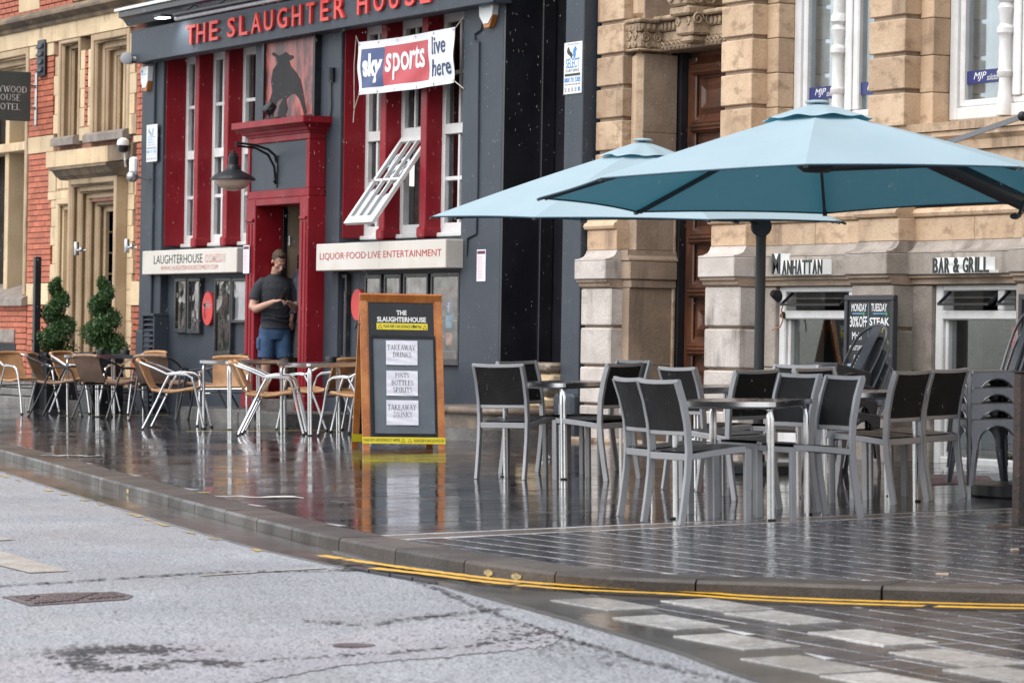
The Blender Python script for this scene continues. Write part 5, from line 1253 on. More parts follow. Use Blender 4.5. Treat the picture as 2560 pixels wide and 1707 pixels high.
for k in range(6):
    u = .012 + k * .195
    for v in (.04, .955): c = bp(u, v, .004); mb.lathe([(.014, -.002), (.014, .002), (.006, .002)], 8, (0, 0, 0)); n = 24; mb.v[-n:] = [(c[0] + q[0], c[1] - q[2], c[2] + q[1]) for q in mb.v[-n:]]
obj('eyelets', mb, M_STEEL, t, 'stuff')
M_ROPE = mat('rope', (.5, .45, .38), .8)
for a, b in ((bp(0.01, .95), (4.72, -.02, 4.22)), (bp(.01, .04), (4.70, -.02, 3.42)), (bp(.99, .95), (7.28, -.01, 4.24)), (bp(.99, .05), (7.30, -.01, 3.50))): obj('rope', MB().tube([a, b], .006, 5), M_ROPE, t)
obj('rope', MB().tube([(4.72, -.02, 4.22), (4.70, -.03, 3.9), (4.70, -.02, 3.42), (4.68, -.02, 3.28)], .005, 5), M_ROPE, t)
# alarm boxes, plaques, notices
M_ORA = mat('alarm_amber', (.42, .15, .03), .35)
def alarm(x, z, y, label, w_=.30):
    t = thing('alarm_box', label, 'alarm box', (x, y, z))
    o = [(x - w_ / 2, z + .13), (x + w_ / 2, z + .13), (x + w_ / 2 - .02, z - .05), (x + .05, z - .13), (x - .05, z - .13), (x - w_ / 2 + .02, z - .05)]
    obj('cover', MB().prism(o, y - .07, y - .003, 'y'), M_WPL, t, None, 0)
    o2 = [(x - w_ / 2 + .03, z - .052), (x + w_ / 2 - .02, z - .05), (x + .06, z - .17), (x - .05, z - .17)]
    obj('strobe_base', MB().prism(o2, y - .06, y - .002, 'y'), M_ORA, t, None, 0)
    mb = MB(); text(mb, 'INITIAL', x - .09, x + .06, z + .06, z + .09, y - .0715); text
    obj('label_bar', MB().box(x - .10, x + .08, y - .0715, y - .07, z + .03, z + .04).box(x - .10, x - .04, y - .0715, y - .07, z + .055, z + .09), M_CB, t, None, 0)
alarm(7.88, 4.25, -.0, 'white and amber alarm box on the blue pier, right of the banner', .32); alarm(-1.25, 4.12, -.035, 'white and amber alarm box under the left end of the fascia', .26)
tag(obj('alarm_cable', MB().tube([at_y(1205, 60, -.01), at_y(1202, 75, -.015), at_y(1187, 85, -.015), at_y(1187, 102, -.015), at_y(1197, 106, -.015), at_y(1194, 470, -.012), at_y(1190, 585, -.012), at_y(1168, 596, -.012), at_y(1166, 640, -.012)], .010, 6), M_BLUE), 'painted cable running down the blue pier from the alarm box', 'cable')
tag(obj('cable_junction', MB().tube([at_y(829, 170, -.03), at_y(829, 205, -.03)], .035, 8).tube([at_y(828, 205, -.012), at_y(829, 270, -.012), at_y(826, 292, -.012), at_y(818, 297, -.05)], .008, 6), M_BLACK), 'black cable and connector on the blue wall beside the bull picture', 'cable')
def plaque(px, py, y, wd, ht, label, faded=False):
    p = at_y(px, py, y); x, z = p.x, p.z; t = thing('security_plaque', label, 'plaque', (x, y, z))
    obj('plate', MB().box(x, x + wd, y - .012, y, z - ht, z, .003), M_VIN, t, None, 0); k = 1 if not faded else 0
    B = mat('plaque_blue', (.04, .22, .5), .5) if not faded else mat('plaque_faded', (.25, .40, .55), .5); D = M_DKTX if not faded else mat('plaque_grey', (.3, .33, .38), .5)
    X = lambda u: x + wd * u; Zz = lambda v: z - ht * v
    prints(t, [('SELECT', X(.12), X(.88), Zz(.50), Zz(.31), B, .01), ('SECURITY SERVICES', X(.1), X(.88), Zz(.575), Zz(.52), D, 0), ('0800 731 5305', X(.04), X(.95), Zz(.775), Zz(.68), B, .03), ('www.selectsecurity.info', X(.04), X(.95), Zz(.84), Zz(.79), D, 0), ('PROTECTED BY', X(.2), X(.85), Zz(.055), Zz(.03), D, 0)], y - .0135)
    obj('rule', MB().box(X(.06), X(.93), y - .0135, y - .012, Zz(.655), Zz(.605)), D, t, None, 0)
    for j, m in ((0, D), (1, B)):
        L = [(X(.32 + .28 * j) + .05 * wd * math.sin(a * 2.2) + .06 * wd * (j * 2 - 1) * -math.cos(a), y - .0135, Zz(.2) + .085 * ht * (a / 1.6 - 1)) for a in [q * .32 for q in range(11)]]
        obj('emblem', MB().sweep(L, [(-.022, -.0008), (.022, -.0008), (.022, .0008), (-.022, .0008)], up=(0, 1, 0)), m, t, None, 0)
    for j in range(5): obj('badge', MB().box(X(.06 + .19 * j), X(.17 + .19 * j), y - .0135, y - .012, Zz(.955), Zz(.875)), B if j == 4 else M_GREY, t, None, 0)
p = at_y(1413, 108, -.12); q = at_y(1457, 108, -.12)
plaque(1413.5, 109, -.12, q.x - p.x, .495, 'white security plaque with blue lettering on the slate pillar by the sandstone')
p = at_y(369, 313, -.035); q = at_y(395, 311, -.035)
plaque(369, 313.5, -.035, q.x - p.x, .46, 'faded white security plaque on the left end pier of the pub', True)
def notice(p0, wd, ht, y, label):
    t = thing('notice', label, 'notice', (p0.x, y, p0.z)); x, z = p0.x, p0.z
    obj('sheet', MB().box(x, x + wd, y - .006, y, z - ht, z), M_PAPER, t, None, 0)
    obj('heading', MB().box(x + .01, x + wd - .01, y - .0075, y - .006, z - .045, z - .012), mat('maroon_print', (.12, .02, .04), .5), t, None, 0)
    rnd = random.Random(int(x * 9)); mb = MB()
    for k in range(15):
        zz = z - .07 - k * .0155; mb.box(x + .015, x + wd - .015 - rnd.uniform(0, wd * .3), y - .0072, y - .006, zz - .004, zz)
    obj('text_lines', mb, M_OFFRED, t, None, 0)
notice(at_y(1194, 624.5, 0), .19, .32, -.001, 'white paper notice taped to the slate pier right of the cream light box')
notice(at_y(614, 614, -.215), .17, .32, -.2365, 'white paper notice pinned to the left column of the red door surround')
# poster cases
M_ALUF = mat('dark_frame', (.022, .022, .025), .4, (.05, .05, .055), 6, fine=.05)
M_PGL = glass_mat('poster_glass', (.85, .86, .87), 2.0, .03, .5)
def printed(name, cols, scale, seed, zs=.5):
    m = bpy.data.materials.new(name); m.use_nodes = True; nt = m.node_tree; b = nt.nodes['Principled BSDF']
    v = nd(nt, 'TexCoord').outputs['Object']; mp = nd(nt, 'Mapping'); mp.inputs['Location'].default_value = (seed * 3.1, 0, seed * 1.7); mp.inputs['Scale'].default_value = (1, 1, zs); lk(nt, v, mp.inputs[0])
    n = noise(nt, mp.outputs[0], scale, 5, .65); c = None; k = len(cols)
    for i, col in enumerate(cols):
        if c is None: c = mixc(nt, 0., col, col)
        else: c = mixc(nt, ramp(nt, n, .36 + .28 * i / k, .36 + .28 * (i + .5) / k), c, col)
    lk(nt, c, b.inputs['Base Color']); b.inputs['Roughness'].default_value = .5; return m
def case(x0, x1, z0, z1, label, m, y=.10, dp=.06, fw=.035, group=None, foot=.0):
    t = thing('poster_case', label, 'poster case', ((x0 + x1) / 2, y, z0), 0, group)
    obj('frame', MB().box(x0, x0 + fw, y - dp, y - .001, z0, z1, .005).box(x1 - fw, x1, y - dp, y - .001, z0, z1, .005).box(x0 + fw + .001, x1 - fw - .001, y - dp, y - .001, z1 - fw - .01, z1, .005).box(x0 + fw + .001, x1 - fw - .001, y - dp, y - .001, z0, z0 + fw + foot, .005), M_ALUF, t, None, 0)
    obj('poster', MB().box(x0 + fw, x1 - fw, y - .02, y - .005, z0 + fw, z1 - fw), m, t, None, 0)
    obj('glass', MB().add([(x0 + fw, y - dp + .012, z0 + fw), (x1 - fw, y - dp + .012, z0 + fw), (x1 - fw, y - dp + .012, z1 - fw), (x0 + fw, y - dp + .012, z1 - fw)], [(0, 1, 2, 3)]), M_PGL, t, None, 0)
    return t
dk = [(.03, .03, .035), (.12, .11, .12), (.30, .25, .25), (.45, .40, .38)]
case(-.51, -.14, .965, 1.63, 'narrow poster case, leftmost of the pair under the comedy light box', printed('poster_a', [(.06, .06, .07), (.4, .36, .36), (.55, .36, .33), (.7, .68, .62), (.3, .38, .2)], 5, 1), foot=.02)
case(-.10, .285, .96, 1.63, 'narrow poster case beside the round red comedy plaque', printed('poster_b', [(.08, .07, .08), (.4, .32, .33), (.62, .52, .5), (.2, .22, .24), (.66, .62, .58)], 4.5, 2), foot=.02)
t3_ = case(.735, 1.235, .70, 1.625, 'tall comedy poster case nearest the left side of the red doorway', printed('poster_c', [(.05, .07, .06), (.16, .15, .14), (.32, .22, .2), (.45, .36, .33), (.1, .13, .11)], 9, 3), foot=.02)
prints(t3_, [('COMEDY', .80, 1.17, 1.44, 1.52, M_GREY, .02)], .0775)
t4_ = case(1.25, 1.70, 1.09, 1.62, 'dark frame with a plain white sheet, half hidden by the red door column', M_PAPER)
t5_ = case(3.93, 4.44, .71, 1.635, 'white poster of red text lines in a case right of the doorway', mat('poster_white', (.58, .56, .55), .5, fine=.03))
mb, m2 = MB(), MB(); rnd = random.Random(5)
for k in range(26):
    z = 1.40 - k * .024; (mb if k in (1, 2, 3, 22, 23) else m2).box(3.99 + rnd.uniform(0, .05), 4.38 - rnd.uniform(0, .12), .0775, .08, z - .007, z)
obj('text_lines', mb, M_DKTX, t5_, None, 0); obj('text_lines', m2, M_OFFRED, t5_, None, 0); obj('header', MB().box(3.966, 4.404, .0775, .08, 1.45, 1.59), mat('poster_dark', (.06, .045, .05), .5, (.12, .09, .1), 6), t5_, None, 0)
case(4.90, 5.31, .85, 1.625, 'dark poster case with pale capitals, first of three behind the A board', printed('poster_d', dk, 6, 4)); case(5.385, 5.79, .85, 1.625, 'grey poster case with a red rule, middle of three behind the A board', printed('poster_e', dk[::-1], 4, 5)); case(5.855, 6.44, .8, 1.63, 'wider dark poster case with white zigzag, last of three behind the A board', printed('poster_f', dk, 5, 6))
t6_ = case(6.51, 7.17, .67, 1.63, 'dark social media poster case at the right end of the pub wall', printed('poster_g', [(.035, .035, .04), (.06, .06, .065), (.13, .12, .12)], 3, 7), foot=.03)
for px, py, w_, h_, m, nm in ((1122, 768, .13, .13, mat('icon_blue', (.05, .2, .55), .5), 'o'), (1122, 804, .14, .13, mat('icon_sky', (.12, .5, .8), .5), 's'), (1122, 847, .13, .125, mat('icon_pink', (.65, .14, .2), .5, (.75, .45, .15), 14), 's')):
    p = at_y(px, py, .077)
    obj('icon', MB().lathe([(.065, 0), (.065, .003)], 18).xf(Matrix.Translation((p.x, .0785, p.z)) @ Matrix.Rotation(R(90), 4, 'X')) if nm == 'o' else MB().box(p.x - w_ / 2, p.x + w_ / 2, .0765, .08, p.z - h_ / 2, p.z + h_ / 2), m, t6_, None, 0)
p = at_y(1122, 768, .075); prints(t6_, [('f', p.x - .03, p.x + .03, p.z - .05, p.z + .05, M_WTXT, .03)], .0735)
prints(t6_, [('FOLLOW US ON', 6.63, 7.0, 1.37, 1.41, M_REDTX, .01), ('SOCIAL MEDIA', 6.63, 7.0, 1.27, 1.31, M_REDTX, .01), ('slaughterhouseliverpool', 6.60, 7.06, 1.115, 1.145, M_GREY, 0), ('LSlaughterhouse', 6.65, 6.98, .955, .985, M_GREY, 0), ('slaughterhousecomedy', 6.6, 7.03, .80, .83, M_GREY, 0), ('#LAUGHTERHOUSE', 6.63, 7.0, .74, .77, M_REDTX, 0)], .0765)
obj('rule', MB().box(6.56, 7.12, .0765, .08, 1.455, 1.465), M_REDTX, t6_, None, 0)
M_DISC = mat('plaque_red', (.58, .055, .05), .45, fine=.04)
def disc(x, z, rx, rz, label, detail=True):
    t = thing('round_plaque', label, 'plaque', (x, .08, z))
    L = [(x + rx * math.cos(a), z + rz * math.sin(a)) for a in [2 * math.pi * k / 40 for k in range(40)]]
    obj('disc', MB().prism(L, .055, .099, 'y'), M_DISC, t, None, 0)
    if detail:
        prints(t, [('LAUGHTERHOUSE', x - .10, x + .10, z + .065, z + .095, M_GREY, 0), ('COMEDY', x - .125, x + .125, z + .005, z + .052, M_GREY, .02)], .0535)
        L = [(x - .07, .0535, z + .03), (x - .072, .0535, z - .03), (x - .10, .0535, z - .09), (x - .06, .0535, z - .12), (x - .02, .0535, z - .06)]
        obj('microphone', MB().rect(L[:3], .02, .003, (0, 1, 0)).rect(L[2:], .008, .003, (0, 1, 0)).ball((x - .07, .056, z + .045), .022, 5), M_DKTX, t, None, 0)
disc(.50, 1.26, .16, .20, 'round red comedy plaque with a microphone between the left poster cases'); disc(4.69, 1.30, .15, .17, 'round red plaque almost hidden behind the top of the A board', False)
t = thing('wall_vent', 'tall slate grey louvred vent at the left end of the pub wall', 'vent', (-1.0, 0, .6))
obj('frame', MB().box(-1.235, -1.20, -.09, -.036, .02, 1.165, .004).box(-.86, -.82, -.09, .1, .02, 1.165, .004).box(-1.235, -.82, -.10, .1, 1.166, 1.20, .004), M_BLUE, t, None, 0)
obj('backing', MB().box(-1.20, -.86, -.0385, -.036, .02, 1.16), M_BLK2, t, None, 0)
for k in range(17): z = .06 + k * .066; obj('louvre', MB().add([(-1.199, -.088, z), (-.861, -.088, z), (-.861, -.045, z + .036), (-1.199, -.045, z + .036), (-1.199, -.086, z - .004), (-.861, -.086, z - .004)], [(0, 1, 2, 3), (4, 5, 1, 0)]), M_BLUE, t, None, 0)
# camera on the fascia corner
p = at_y(321, 148, -.26)
t = thing('bullet_camera', 'grey bullet camera at the left end of the fascia board', 'camera', p)
mbx = MB().lathe([(.0, -.13), (.055, -.13), (.06, -.12), (.06, .05), (.075, .06), (.075, .12), (.05, .13)], 16).xf(Matrix.Translation(p) @ Matrix.Rotation(R(-90), 4, 'Y') @ Matrix.Rotation(R(180), 4, 'X'))
mbx.xf(Matrix.Translation(p) @ Matrix.Rotation(R(-35), 4, 'Z') @ Matrix.Translation(-p))
obj('body', mbx, mat('grey_metal', (.28, .29, .30), .4, fine=.05), t)
obj('mount', MB().tube([p + Vector((.08, .03, .0)), p + Vector((.14, .1, .0))], .03, 8), MATS['grey_metal'], t)
# swan-neck lamp on the frieze panel
lx, lz = 3.03, 2.80
t = thing('wall_lamp', 'black swan neck lamp with a glass bowl hanging off the door frieze', 'lamp', (lx, -.19, lz))
hp = at_y(583, 425, -.86)
hd = Vector((lx, -.86, hp.z - .04)); hd.x = at_y(583, 420, -.86).x
wall = Vector((lx, -.195, 2.95)); dirx = hd.x - lx
pp = lambda f, z: Vector((lx + dirx * f, -.195 + (hd.y + .195) * f, z))
obj('arm', MB().tube([pp(0, 2.90), pp(.04, 2.98), pp(.2, 3.04), pp(.5, 3.075), pp(.95, 3.085)], .014, 8).tube([pp(0, 2.70), pp(.02, 2.72), pp(.05, 2.85), pp(.2, 2.98), pp(.5, 3.045), pp(.95, 3.05)], .014, 8), M_BLACK, t)
obj('back_plate', MB().box(lx - .03, lx + .03, -.20, -.186, 2.62, 2.98, .004).tube([pp(0, 2.66), pp(.05, 2.70)], .016, 8), M_BLACK, t)
z0 = hd.z - .10
obj('shade', MB().lathe([(.0, .36), (.02, .355), (.022, .33), (.045, .32), (.045, .30), (.06, .29), (.055, .20), (.08, .17), (.085, .14), (.12, .12), (.20, .085), (.245, .05), (.255, .03), (.245, .025), (.19, .03)], 28, (hd.x, hd.y, z0)), M_BLACK, t)
obj('bowl', MB().lathe([(.205, .028), (.19, -.01), (.15, -.05), (.08, -.085), (.0, -.095)], 28, (hd.x, hd.y, z0)), mat('frosted_bowl', (.62, .50, .42), .12, (.5, .38, .30), 4, fine=.02), t)
# ------------------------------------------------------------------ tables, chairs, parasols, A board
def weave_mat(name, c0, c1, f, ax=(0, 2), rough=.5, bump=.8, f2=None, spec=.5):
    m = bpy.data.materials.new(name); m.use_nodes = True; nt = m.node_tree; b = nt.nodes['Principled BSDF']
    v = nd(nt, 'TexCoord').outputs['Object']; sp = nd(nt, 'SeparateXYZ'); lk(nt, v, sp.inputs[0]); out = []
    for a, ff in zip(ax, (f, f2 or f)):
        k = nd(nt, 'Math', operation='MULTIPLY'); lk(nt, sp.outputs[a], k.inputs[0]); k.inputs[1].default_value = ff
        s_ = nd(nt, 'Math', operation='SINE'); lk(nt, k.outputs[0], s_.inputs[0]); out.append(s_.outputs[0])
    mu = nd(nt, 'Math', operation='MULTIPLY'); lk(nt, out[0], mu.inputs[0]); lk(nt, out[1], mu.inputs[1])
    h = ramp(nt, mu.outputs[0], -.6, .6)
    c = mixc(nt, h, c0, c1); c = mixc(nt, 1., c, mixc(nt, ramp(nt, noise(nt, v, 7, 3), .3, .7), (.8, .8, .8), (1.2, 1.2, 1.2)), 'MULTIPLY')
    lk(nt, c, b.inputs['Base Color']); b.inputs['Roughness'].default_value = rough; b.inputs['Specular IOR Level'].default_value = spec
    bn = nd(nt, 'Bump'); bn.inputs['Strength'].default_value = bump; bn.inputs['Distance'].default_value = .006; lk(nt, h, bn.inputs['Height']); lk(nt, bn.outputs[0], b.inputs['Normal'])
    MATS[name] = m; return m
M_WVB = weave_mat('black_back_weave', (.006, .006, .007), (.028, .027, .027), 330, (0, 2), .6, .8, None, .15); M_WVS = weave_mat('black_seat_weave', (.010, .010, .012), (.045, .045, .05), 330, (0, 1), .3)
M_POW = mat('grey_powder_coat', (.30, .30, .31), .38, (.26, .26, .27), 4, metal=.35, fine=.06, fscale=220, rvar=.06)
M_ALU = mat('polished_aluminium', (.72, .72, .73), .22, (.62, .62, .63), 6, metal=1., fine=.04)
M_ALUT = mat('swirled_table_steel', (.42, .42, .42), .12, (.25, .25, .25), 14, metal=1., bump=.05, bscale=20, fine=.1, rough2=.3)
M_RUB = mat('rubber_foot', (.012, .012, .012), .7)
M_CANE = weave_mat('tan_cane_weave', (.36, .18, .075), (.52, .29, .135), 260, (0, 2), .38, .7, 420); M_CANES = weave_mat('tan_cane_seat', (.36, .18, .075), (.52, .29, .135), 260, (0, 1), .38, .7, 420); M_CANER = mat('tan_cane_rim', (.50, .28, .13), .4, (.44, .23, .10), 20, bump=.3, bscale=90)
M_BCANE = weave_mat('brown_cane_weave', (.10, .055, .034), (.22, .135, .085), 260, (0, 2), .35, .7, 420); M_BCANES = weave_mat('brown_cane_seat', (.10, .055, .034), (.24, .15, .095), 260, (0, 1), .35, .7, 420); M_BCANER = mat('brown_cane_rim', (.30, .17, .10), .4, (.22, .125, .08), 20, bump=.3, bscale=90)
M_DKTUBE = mat('dark_tube', (.035, .034, .036), .3, (.05, .05, .052), 6, metal=.5, fine=.05)
def place(x, y, fx, fy):
    """location and turn of a thing standing at x, y and facing (fx, fy); it stands square to the sloping pavement"""
    return (x, y, gz(x, y) + .001), math.atan2(fy, fx) - math.pi / 2
def make_grey_chair():
    t = thing('grey_chair', 'chair', 'chair')
    prof = [(-.262, 0), (-.238, .14), (-.215, .30), (-.205, .44), (-.215, .60), (-.245, .74), (-.285, .86)]
    for s in (-1, 1):
        l = obj('rear_leg', MB().rect([(s * .205, y, z) for y, z in prof], .026, .042, (0, 1, 0), c=.003), M_POW, t, world=False, smooth=20)
        obj('foot_cap', MB().box(s * .205 - .012, s * .205 + .012, -.28, -.245, -.001, .004), M_RUB, l, world=False, smooth=0)
        l = obj('front_leg', MB().rect([(s * .205, .215, 0), (s * .205, .215, .445)], .028, .040, (0, 1, 0), c=.003), M_POW, t, world=False, smooth=20)
        obj('foot_cap', MB().box(s * .205 - .012, s * .205 + .012, .198, .232, -.001, .004), M_RUB, l, world=False, smooth=0)
        obj('side_rail', MB().rect([(s * .205, -.195, .405), (s * .205, -.05, .422), (s * .205, .10, .436), (s * .205, .20, .440)], .024, .038, c=.003), M_POW, t, world=False, smooth=20)
    obj('rear_rail', MB().rect([(-.19, -.212, .405), (.19, -.212, .405)], .024, .042, c=.003), M_POW, t, world=False, smooth=20)
    obj('front_rail', MB().rect([(-.19, .218, .428), (.19, .218, .428)], .024, .035, c=.003), M_POW, t, world=False, smooth=20)
    cv = lambda x, y: y - .022 * (1 - (x / .205) ** 2)
    obj('top_rail', MB().rect([(x, cv(x, -.283), .858 - .006 * (1 - (x / .205) ** 2)) for x in (-.219, -.19, -.1, 0, .1, .19, .219)], .026, .026, c=.003), M_POW, t, world=False, smooth=20)
    obj('lower_rail', MB().rect([(x, cv(x, -.208), .548) for x in (-.19, -.1, 0, .1, .19)], .022, .028, c=.003), M_POW, t, world=False, smooth=20)
    yb = lambda z: -.207 - .076 * ((z - .55) / .30) ** 1.4
    back = MB().grid(lambda u, v: (-.192 + .384 * u, cv(-.192 + .384 * u, yb(.56 + .288 * v)) + .004, .56 + .288 * v), 10, 8); back.grid(lambda u, v: (.192 - .384 * u, cv(-.192 + .384 * (1 - u), yb(.56 + .288 * v)) - .012, .56 + .288 * v), 10, 8)
    obj('backrest', back, M_WVB, t, world=False)
    st = MB().grid(lambda u, v: (-.195 + .39 * u, -.205 + .425 * v, .424 + .028 * v - .018 * math.sin(math.pi * u) * math.sin(math.pi * v) + .012), 10, 10)
    st.grid(lambda u, v: (.195 - .39 * u, -.205 + .425 * v, .412 + .024 * v), 2, 2)
    obj('seat', st, M_WVS, t, world=False)
    return t
def make_cane_chair(brown):
    t = thing('brown_wicker_chair' if brown else 'tan_wicker_chair', 'chair', 'chair')
    fr, cw, cs, cr = (M_DKTUBE, M_BCANE, M_BCANES, M_BCANER) if brown else (M_ALU, M_CANE, M_CANES, M_CANER)
    r = .0125
    for s in (-1, 1):
        x = s * .255
        arm = MB().tube([(s * .19, -.315, .715), (s * .225, -.27, .695), (x, -.14, .645), (x + s * .01, -.02, .588), (x + s * .012, .02, .580), (x + s * .012, .08, .585), (x + s * .01, .20, .575), (x + s * .005, .245, .545), (x, .275, .46), (x, .32, .25), (x + s * .02, .375, 0)], r, 8)
        if not brown: arm.rect([(x + s * .011, .0, .590), (x + s * .012, .05, .598), (x + s * .011, .19, .586)], .036, .012, c=.004)
        a = obj('arm_and_front_leg', arm, fr, t, world=False); obj('foot_cap', MB().lathe([(.017, -.001), (.017, .02)], 8, (x + s * .02, .373, 0)), M_RUB, a, world=False)
        sq = 'rear_leg'
        l = obj(sq, MB().tube([(x + s * .008, .01, .578), (x, -.05, .47), (x, -.13, .30), (x + s * .02, -.285, 0)], r, 8), fr, t, world=False); obj('foot_cap', MB().lathe([(.017, -.001), (.017, .02)], 8, (x + s * .02, -.282, 0)), M_RUB, l, world=False)
    obj('cross_bar', MB().tube([(-.25, -.10, .345), (.25, -.10, .345)], .009, 6), fr, t, world=False)
    obj('cross_bar', MB().tube([(-.26, .285, .40), (.26, .285, .40)], .009, 6), fr, t, world=False)
    rim = [(-.19, -.312, .712), (-.185, -.335, .725), (-.12, -.352, .735), (0, -.36, .738), (.12, -.352, .735), (.185, -.335, .725), (.19, -.312, .712)]
    obj('top_rim', MB().tube(rim, .0195, 8), cr, t, world=False)
    def bk(u, v, o=0.):
        x = (-.195 + .39 * u) * (1 - .10 * (1 - v)); z = .43 + .30 * v
        return (x, -.19 - .135 * v ** .8 - .035 * (1 - (2 * u - 1) ** 2) * (.3 + .7 * v) + o - .03 * (1 - v) ** 3 * 0, z)
    obj('backrest', MB().grid(lambda u, v: bk(u, v), 12, 10).grid(lambda u, v: bk(1 - u, v, -.012), 12, 10).sweep([bk(0, q / 8, -.006) for q in range(9)], [(-.008, -.008), (.008, -.008), (.008, .008), (-.008, .008)]).sweep([bk(1, q / 8, -.006) for q in range(9)], [(-.008, -.008), (.008, -.008), (.008, .008), (-.008, .008)]), cw, t, world=False)
    def stf(u, v, o=0.): return ((-.185 + .37 * u) * (1 + .18 * v), -.195 + .44 * v, .425 - .045 * math.sin(math.pi * min(1, v * 1.1)) * .55 + .01 * v + o - (.02 * max(0, v - .9) * 10 if False else 0))
    obj('seat', MB().grid(lambda u, v: stf(u, v), 10, 10).grid(lambda u, v: stf(1 - u, v, -.018), 10, 10), cs, t, world=False)
    obj('seat_rim', MB().tube([stf(0, q / 8, -.008) for q in range(9)] + [stf(q / 6, 1, -.008) for q in range(1, 6)] + [stf(1, 1 - q / 8, -.008) for q in range(9)], .0165, 8), cr, t, world=False)
    return t
def make_table(sz, name, label, legm):
    t = thing(name, label, 'table'); h = sz / 2; c = .05
    o = [(h - c + c * math.cos(a + q), h - c + c * math.sin(a + q)) for a in (0,) for q in [math.pi / 2 * k / 4 for k in range(5)]]
    o = [(x, y) for x, y in o] + [(-y, x) for x, y in o] + [(-x, -y) for x, y in o] + [(y, -x) for x, y in o]
    obj('tabletop', MB().prism(o, .715, .722), M_ALUT, t, world=False, smooth=20)
    obj('edge_band', MB().sweep([(x, y, .706) for x, y in o], [(-.004, -.014), (.004, -.014), (.004, .0145), (-.004, .0145)], closed=True), M_ALU, t, world=False, smooth=20)
    g = h - .03
    for sx, sy in ((1, 1), (-1, 1), (-1, -1), (1, -1)):
        mb = MB()
        for ax in (0, 1):
            L = [(.0 if ax == 0 else .018, .018 if ax == 0 else 0)]
            pts = []
            for d, z in ((0, 0), (0, .55), (0, .62), (.008, .655), (.03, .683), (.06, .69), (g, .69)):
                a = g - d; off = .016
                pts.append((sx * (a - (0 if ax == 0 else 0)), sy * (g - off if ax == 0 else g), z) if ax == 0 else (sx * (g - off), sy * (a), z))
            pts = [((p[0] - (sx * .0), p[1], p[2])) for p in pts]
            mb.tube(pts, .0135, 8)
        l = obj('leg', mb, legm, t, world=False); obj('foot_cap', MB().box(sx * g - .02, sx * g + .02, sy * g - .02, sy * g + .02, -.001, .012, .004), M_RUB, l, world=False, smooth=0)
    return t
# grey chairs and steel tables at the near end
G1 = make_grey_chair(); gfirst = [True]
SLOPE = math.atan(SL)
def stand(root, x, y, fx, fy, label, group, first, dz=0.):
    loc, rz = place(x, y, fx, fy); loc = (loc[0], loc[1], loc[2] + dz)
    e = (Matrix.Rotation(SLOPE, 3, 'X') @ Matrix.Rotation(rz, 3, 'Z')).to_euler()
    if first[0]:
        first[0] = False; root.location = loc; root.rotation_euler = e; root['label'] = label
        if group: root['group'] = group
        return root
    return dup(root, loc, 0, label, group, e)
def back_at(bx, by, yaw):   # yaw of the width direction; the seat faces 90 degrees to its left
    f = (-math.sin(R(yaw)), math.cos(R(yaw))); return bx + .235 * f[0], by + .235 * f[1], f[0], f[1]
GC = [('a', 15.86, -3.98, 33, 'grey metal chair with its back to us, leftmost at the table by the A board'), ('b', 15.12, -3.42, -72, 'grey chair half hidden behind the leftmost grey chair, facing the same table'), ('c', 16.42, -3.28, 114, 'dark backed grey chair with a seat pad right of the far left table'),
      ('d', 15.42, -2.62, 188, 'grey chair on the wall side of the far left steel table, facing us'), ('e', 20.36, -5.40, -8, 'pale grey woven chair at the front left, partly behind its twin'), ('f', 20.95, -5.53, 3, 'pale grey woven chair nearest the kerb, with its full back towards us'),
      ('g', 20.96, -4.30, 178, 'pale grey woven chair on the right of the nearest steel table'), ('h', 20.33, -4.22, 184, 'grey woven chair behind the nearest steel table, facing us'), ('i', 17.93, -3.62, 5, 'grey chair with its back to us before the granite pier'),
      ('j', 19.10, -3.78, 107, 'grey chair showing only its left post and back behind the nearest table'), ('k', 18.93, -3.13, -72, 'grey chair in the middle distance below the menu chalkboard'), ('l', 17.95, -2.72, 196, 'farthest grey chair, its top rail level with the parasol mast'),
      ('m', 20.10, -3.21, 114, 'solid black backed grey chair right of the nearest table, in front of its twin'), ('n', 19.87, -2.76, 112, 'solid black backed grey chair beside the metal chair stack at the right')]
for k, bx, by, yaw, lab in GC:
    x, y, fx, fy = back_at(bx, by, yaw); stand(G1, x, y, fx, fy, lab, 'grey chairs on the near terrace', gfirst)
TB = make_table(.70, 'steel_table', 'table', M_ALU); tf = [True]
for x, y, yaw, lab in ((20.66, -4.82, 37, 'square steel table nearest the kerb with swirled top'), (15.77, -3.41, 17, 'square steel table at the far left of the grey chairs'), (17.69, -3.24, 0, 'square steel table below the oak doorway, behind the grey chairs'), (19.58, -3.26, -17, 'square steel table in front of the folded metal chairs and chalkboard')):
    stand(TB, x, y, math.cos(R(yaw + 90)), math.sin(R(yaw + 90)), lab, 'steel tables on the near terrace', tf)
pdm = MB().box(-.19, .19, -.19, .2, .43, .47, .018)
c_ = bpy.data.objects['grey_chair.002']; pad = obj('seat_pad', pdm, mat('black_pad', (.010, .010, .011), .6, bump=.3), None, world=False); pad.location = c_.location; pad.rotation_euler = c_.rotation_euler
tag(pad, 'flat black cushion on the seat of a grey chair at the far left table', 'cushion')
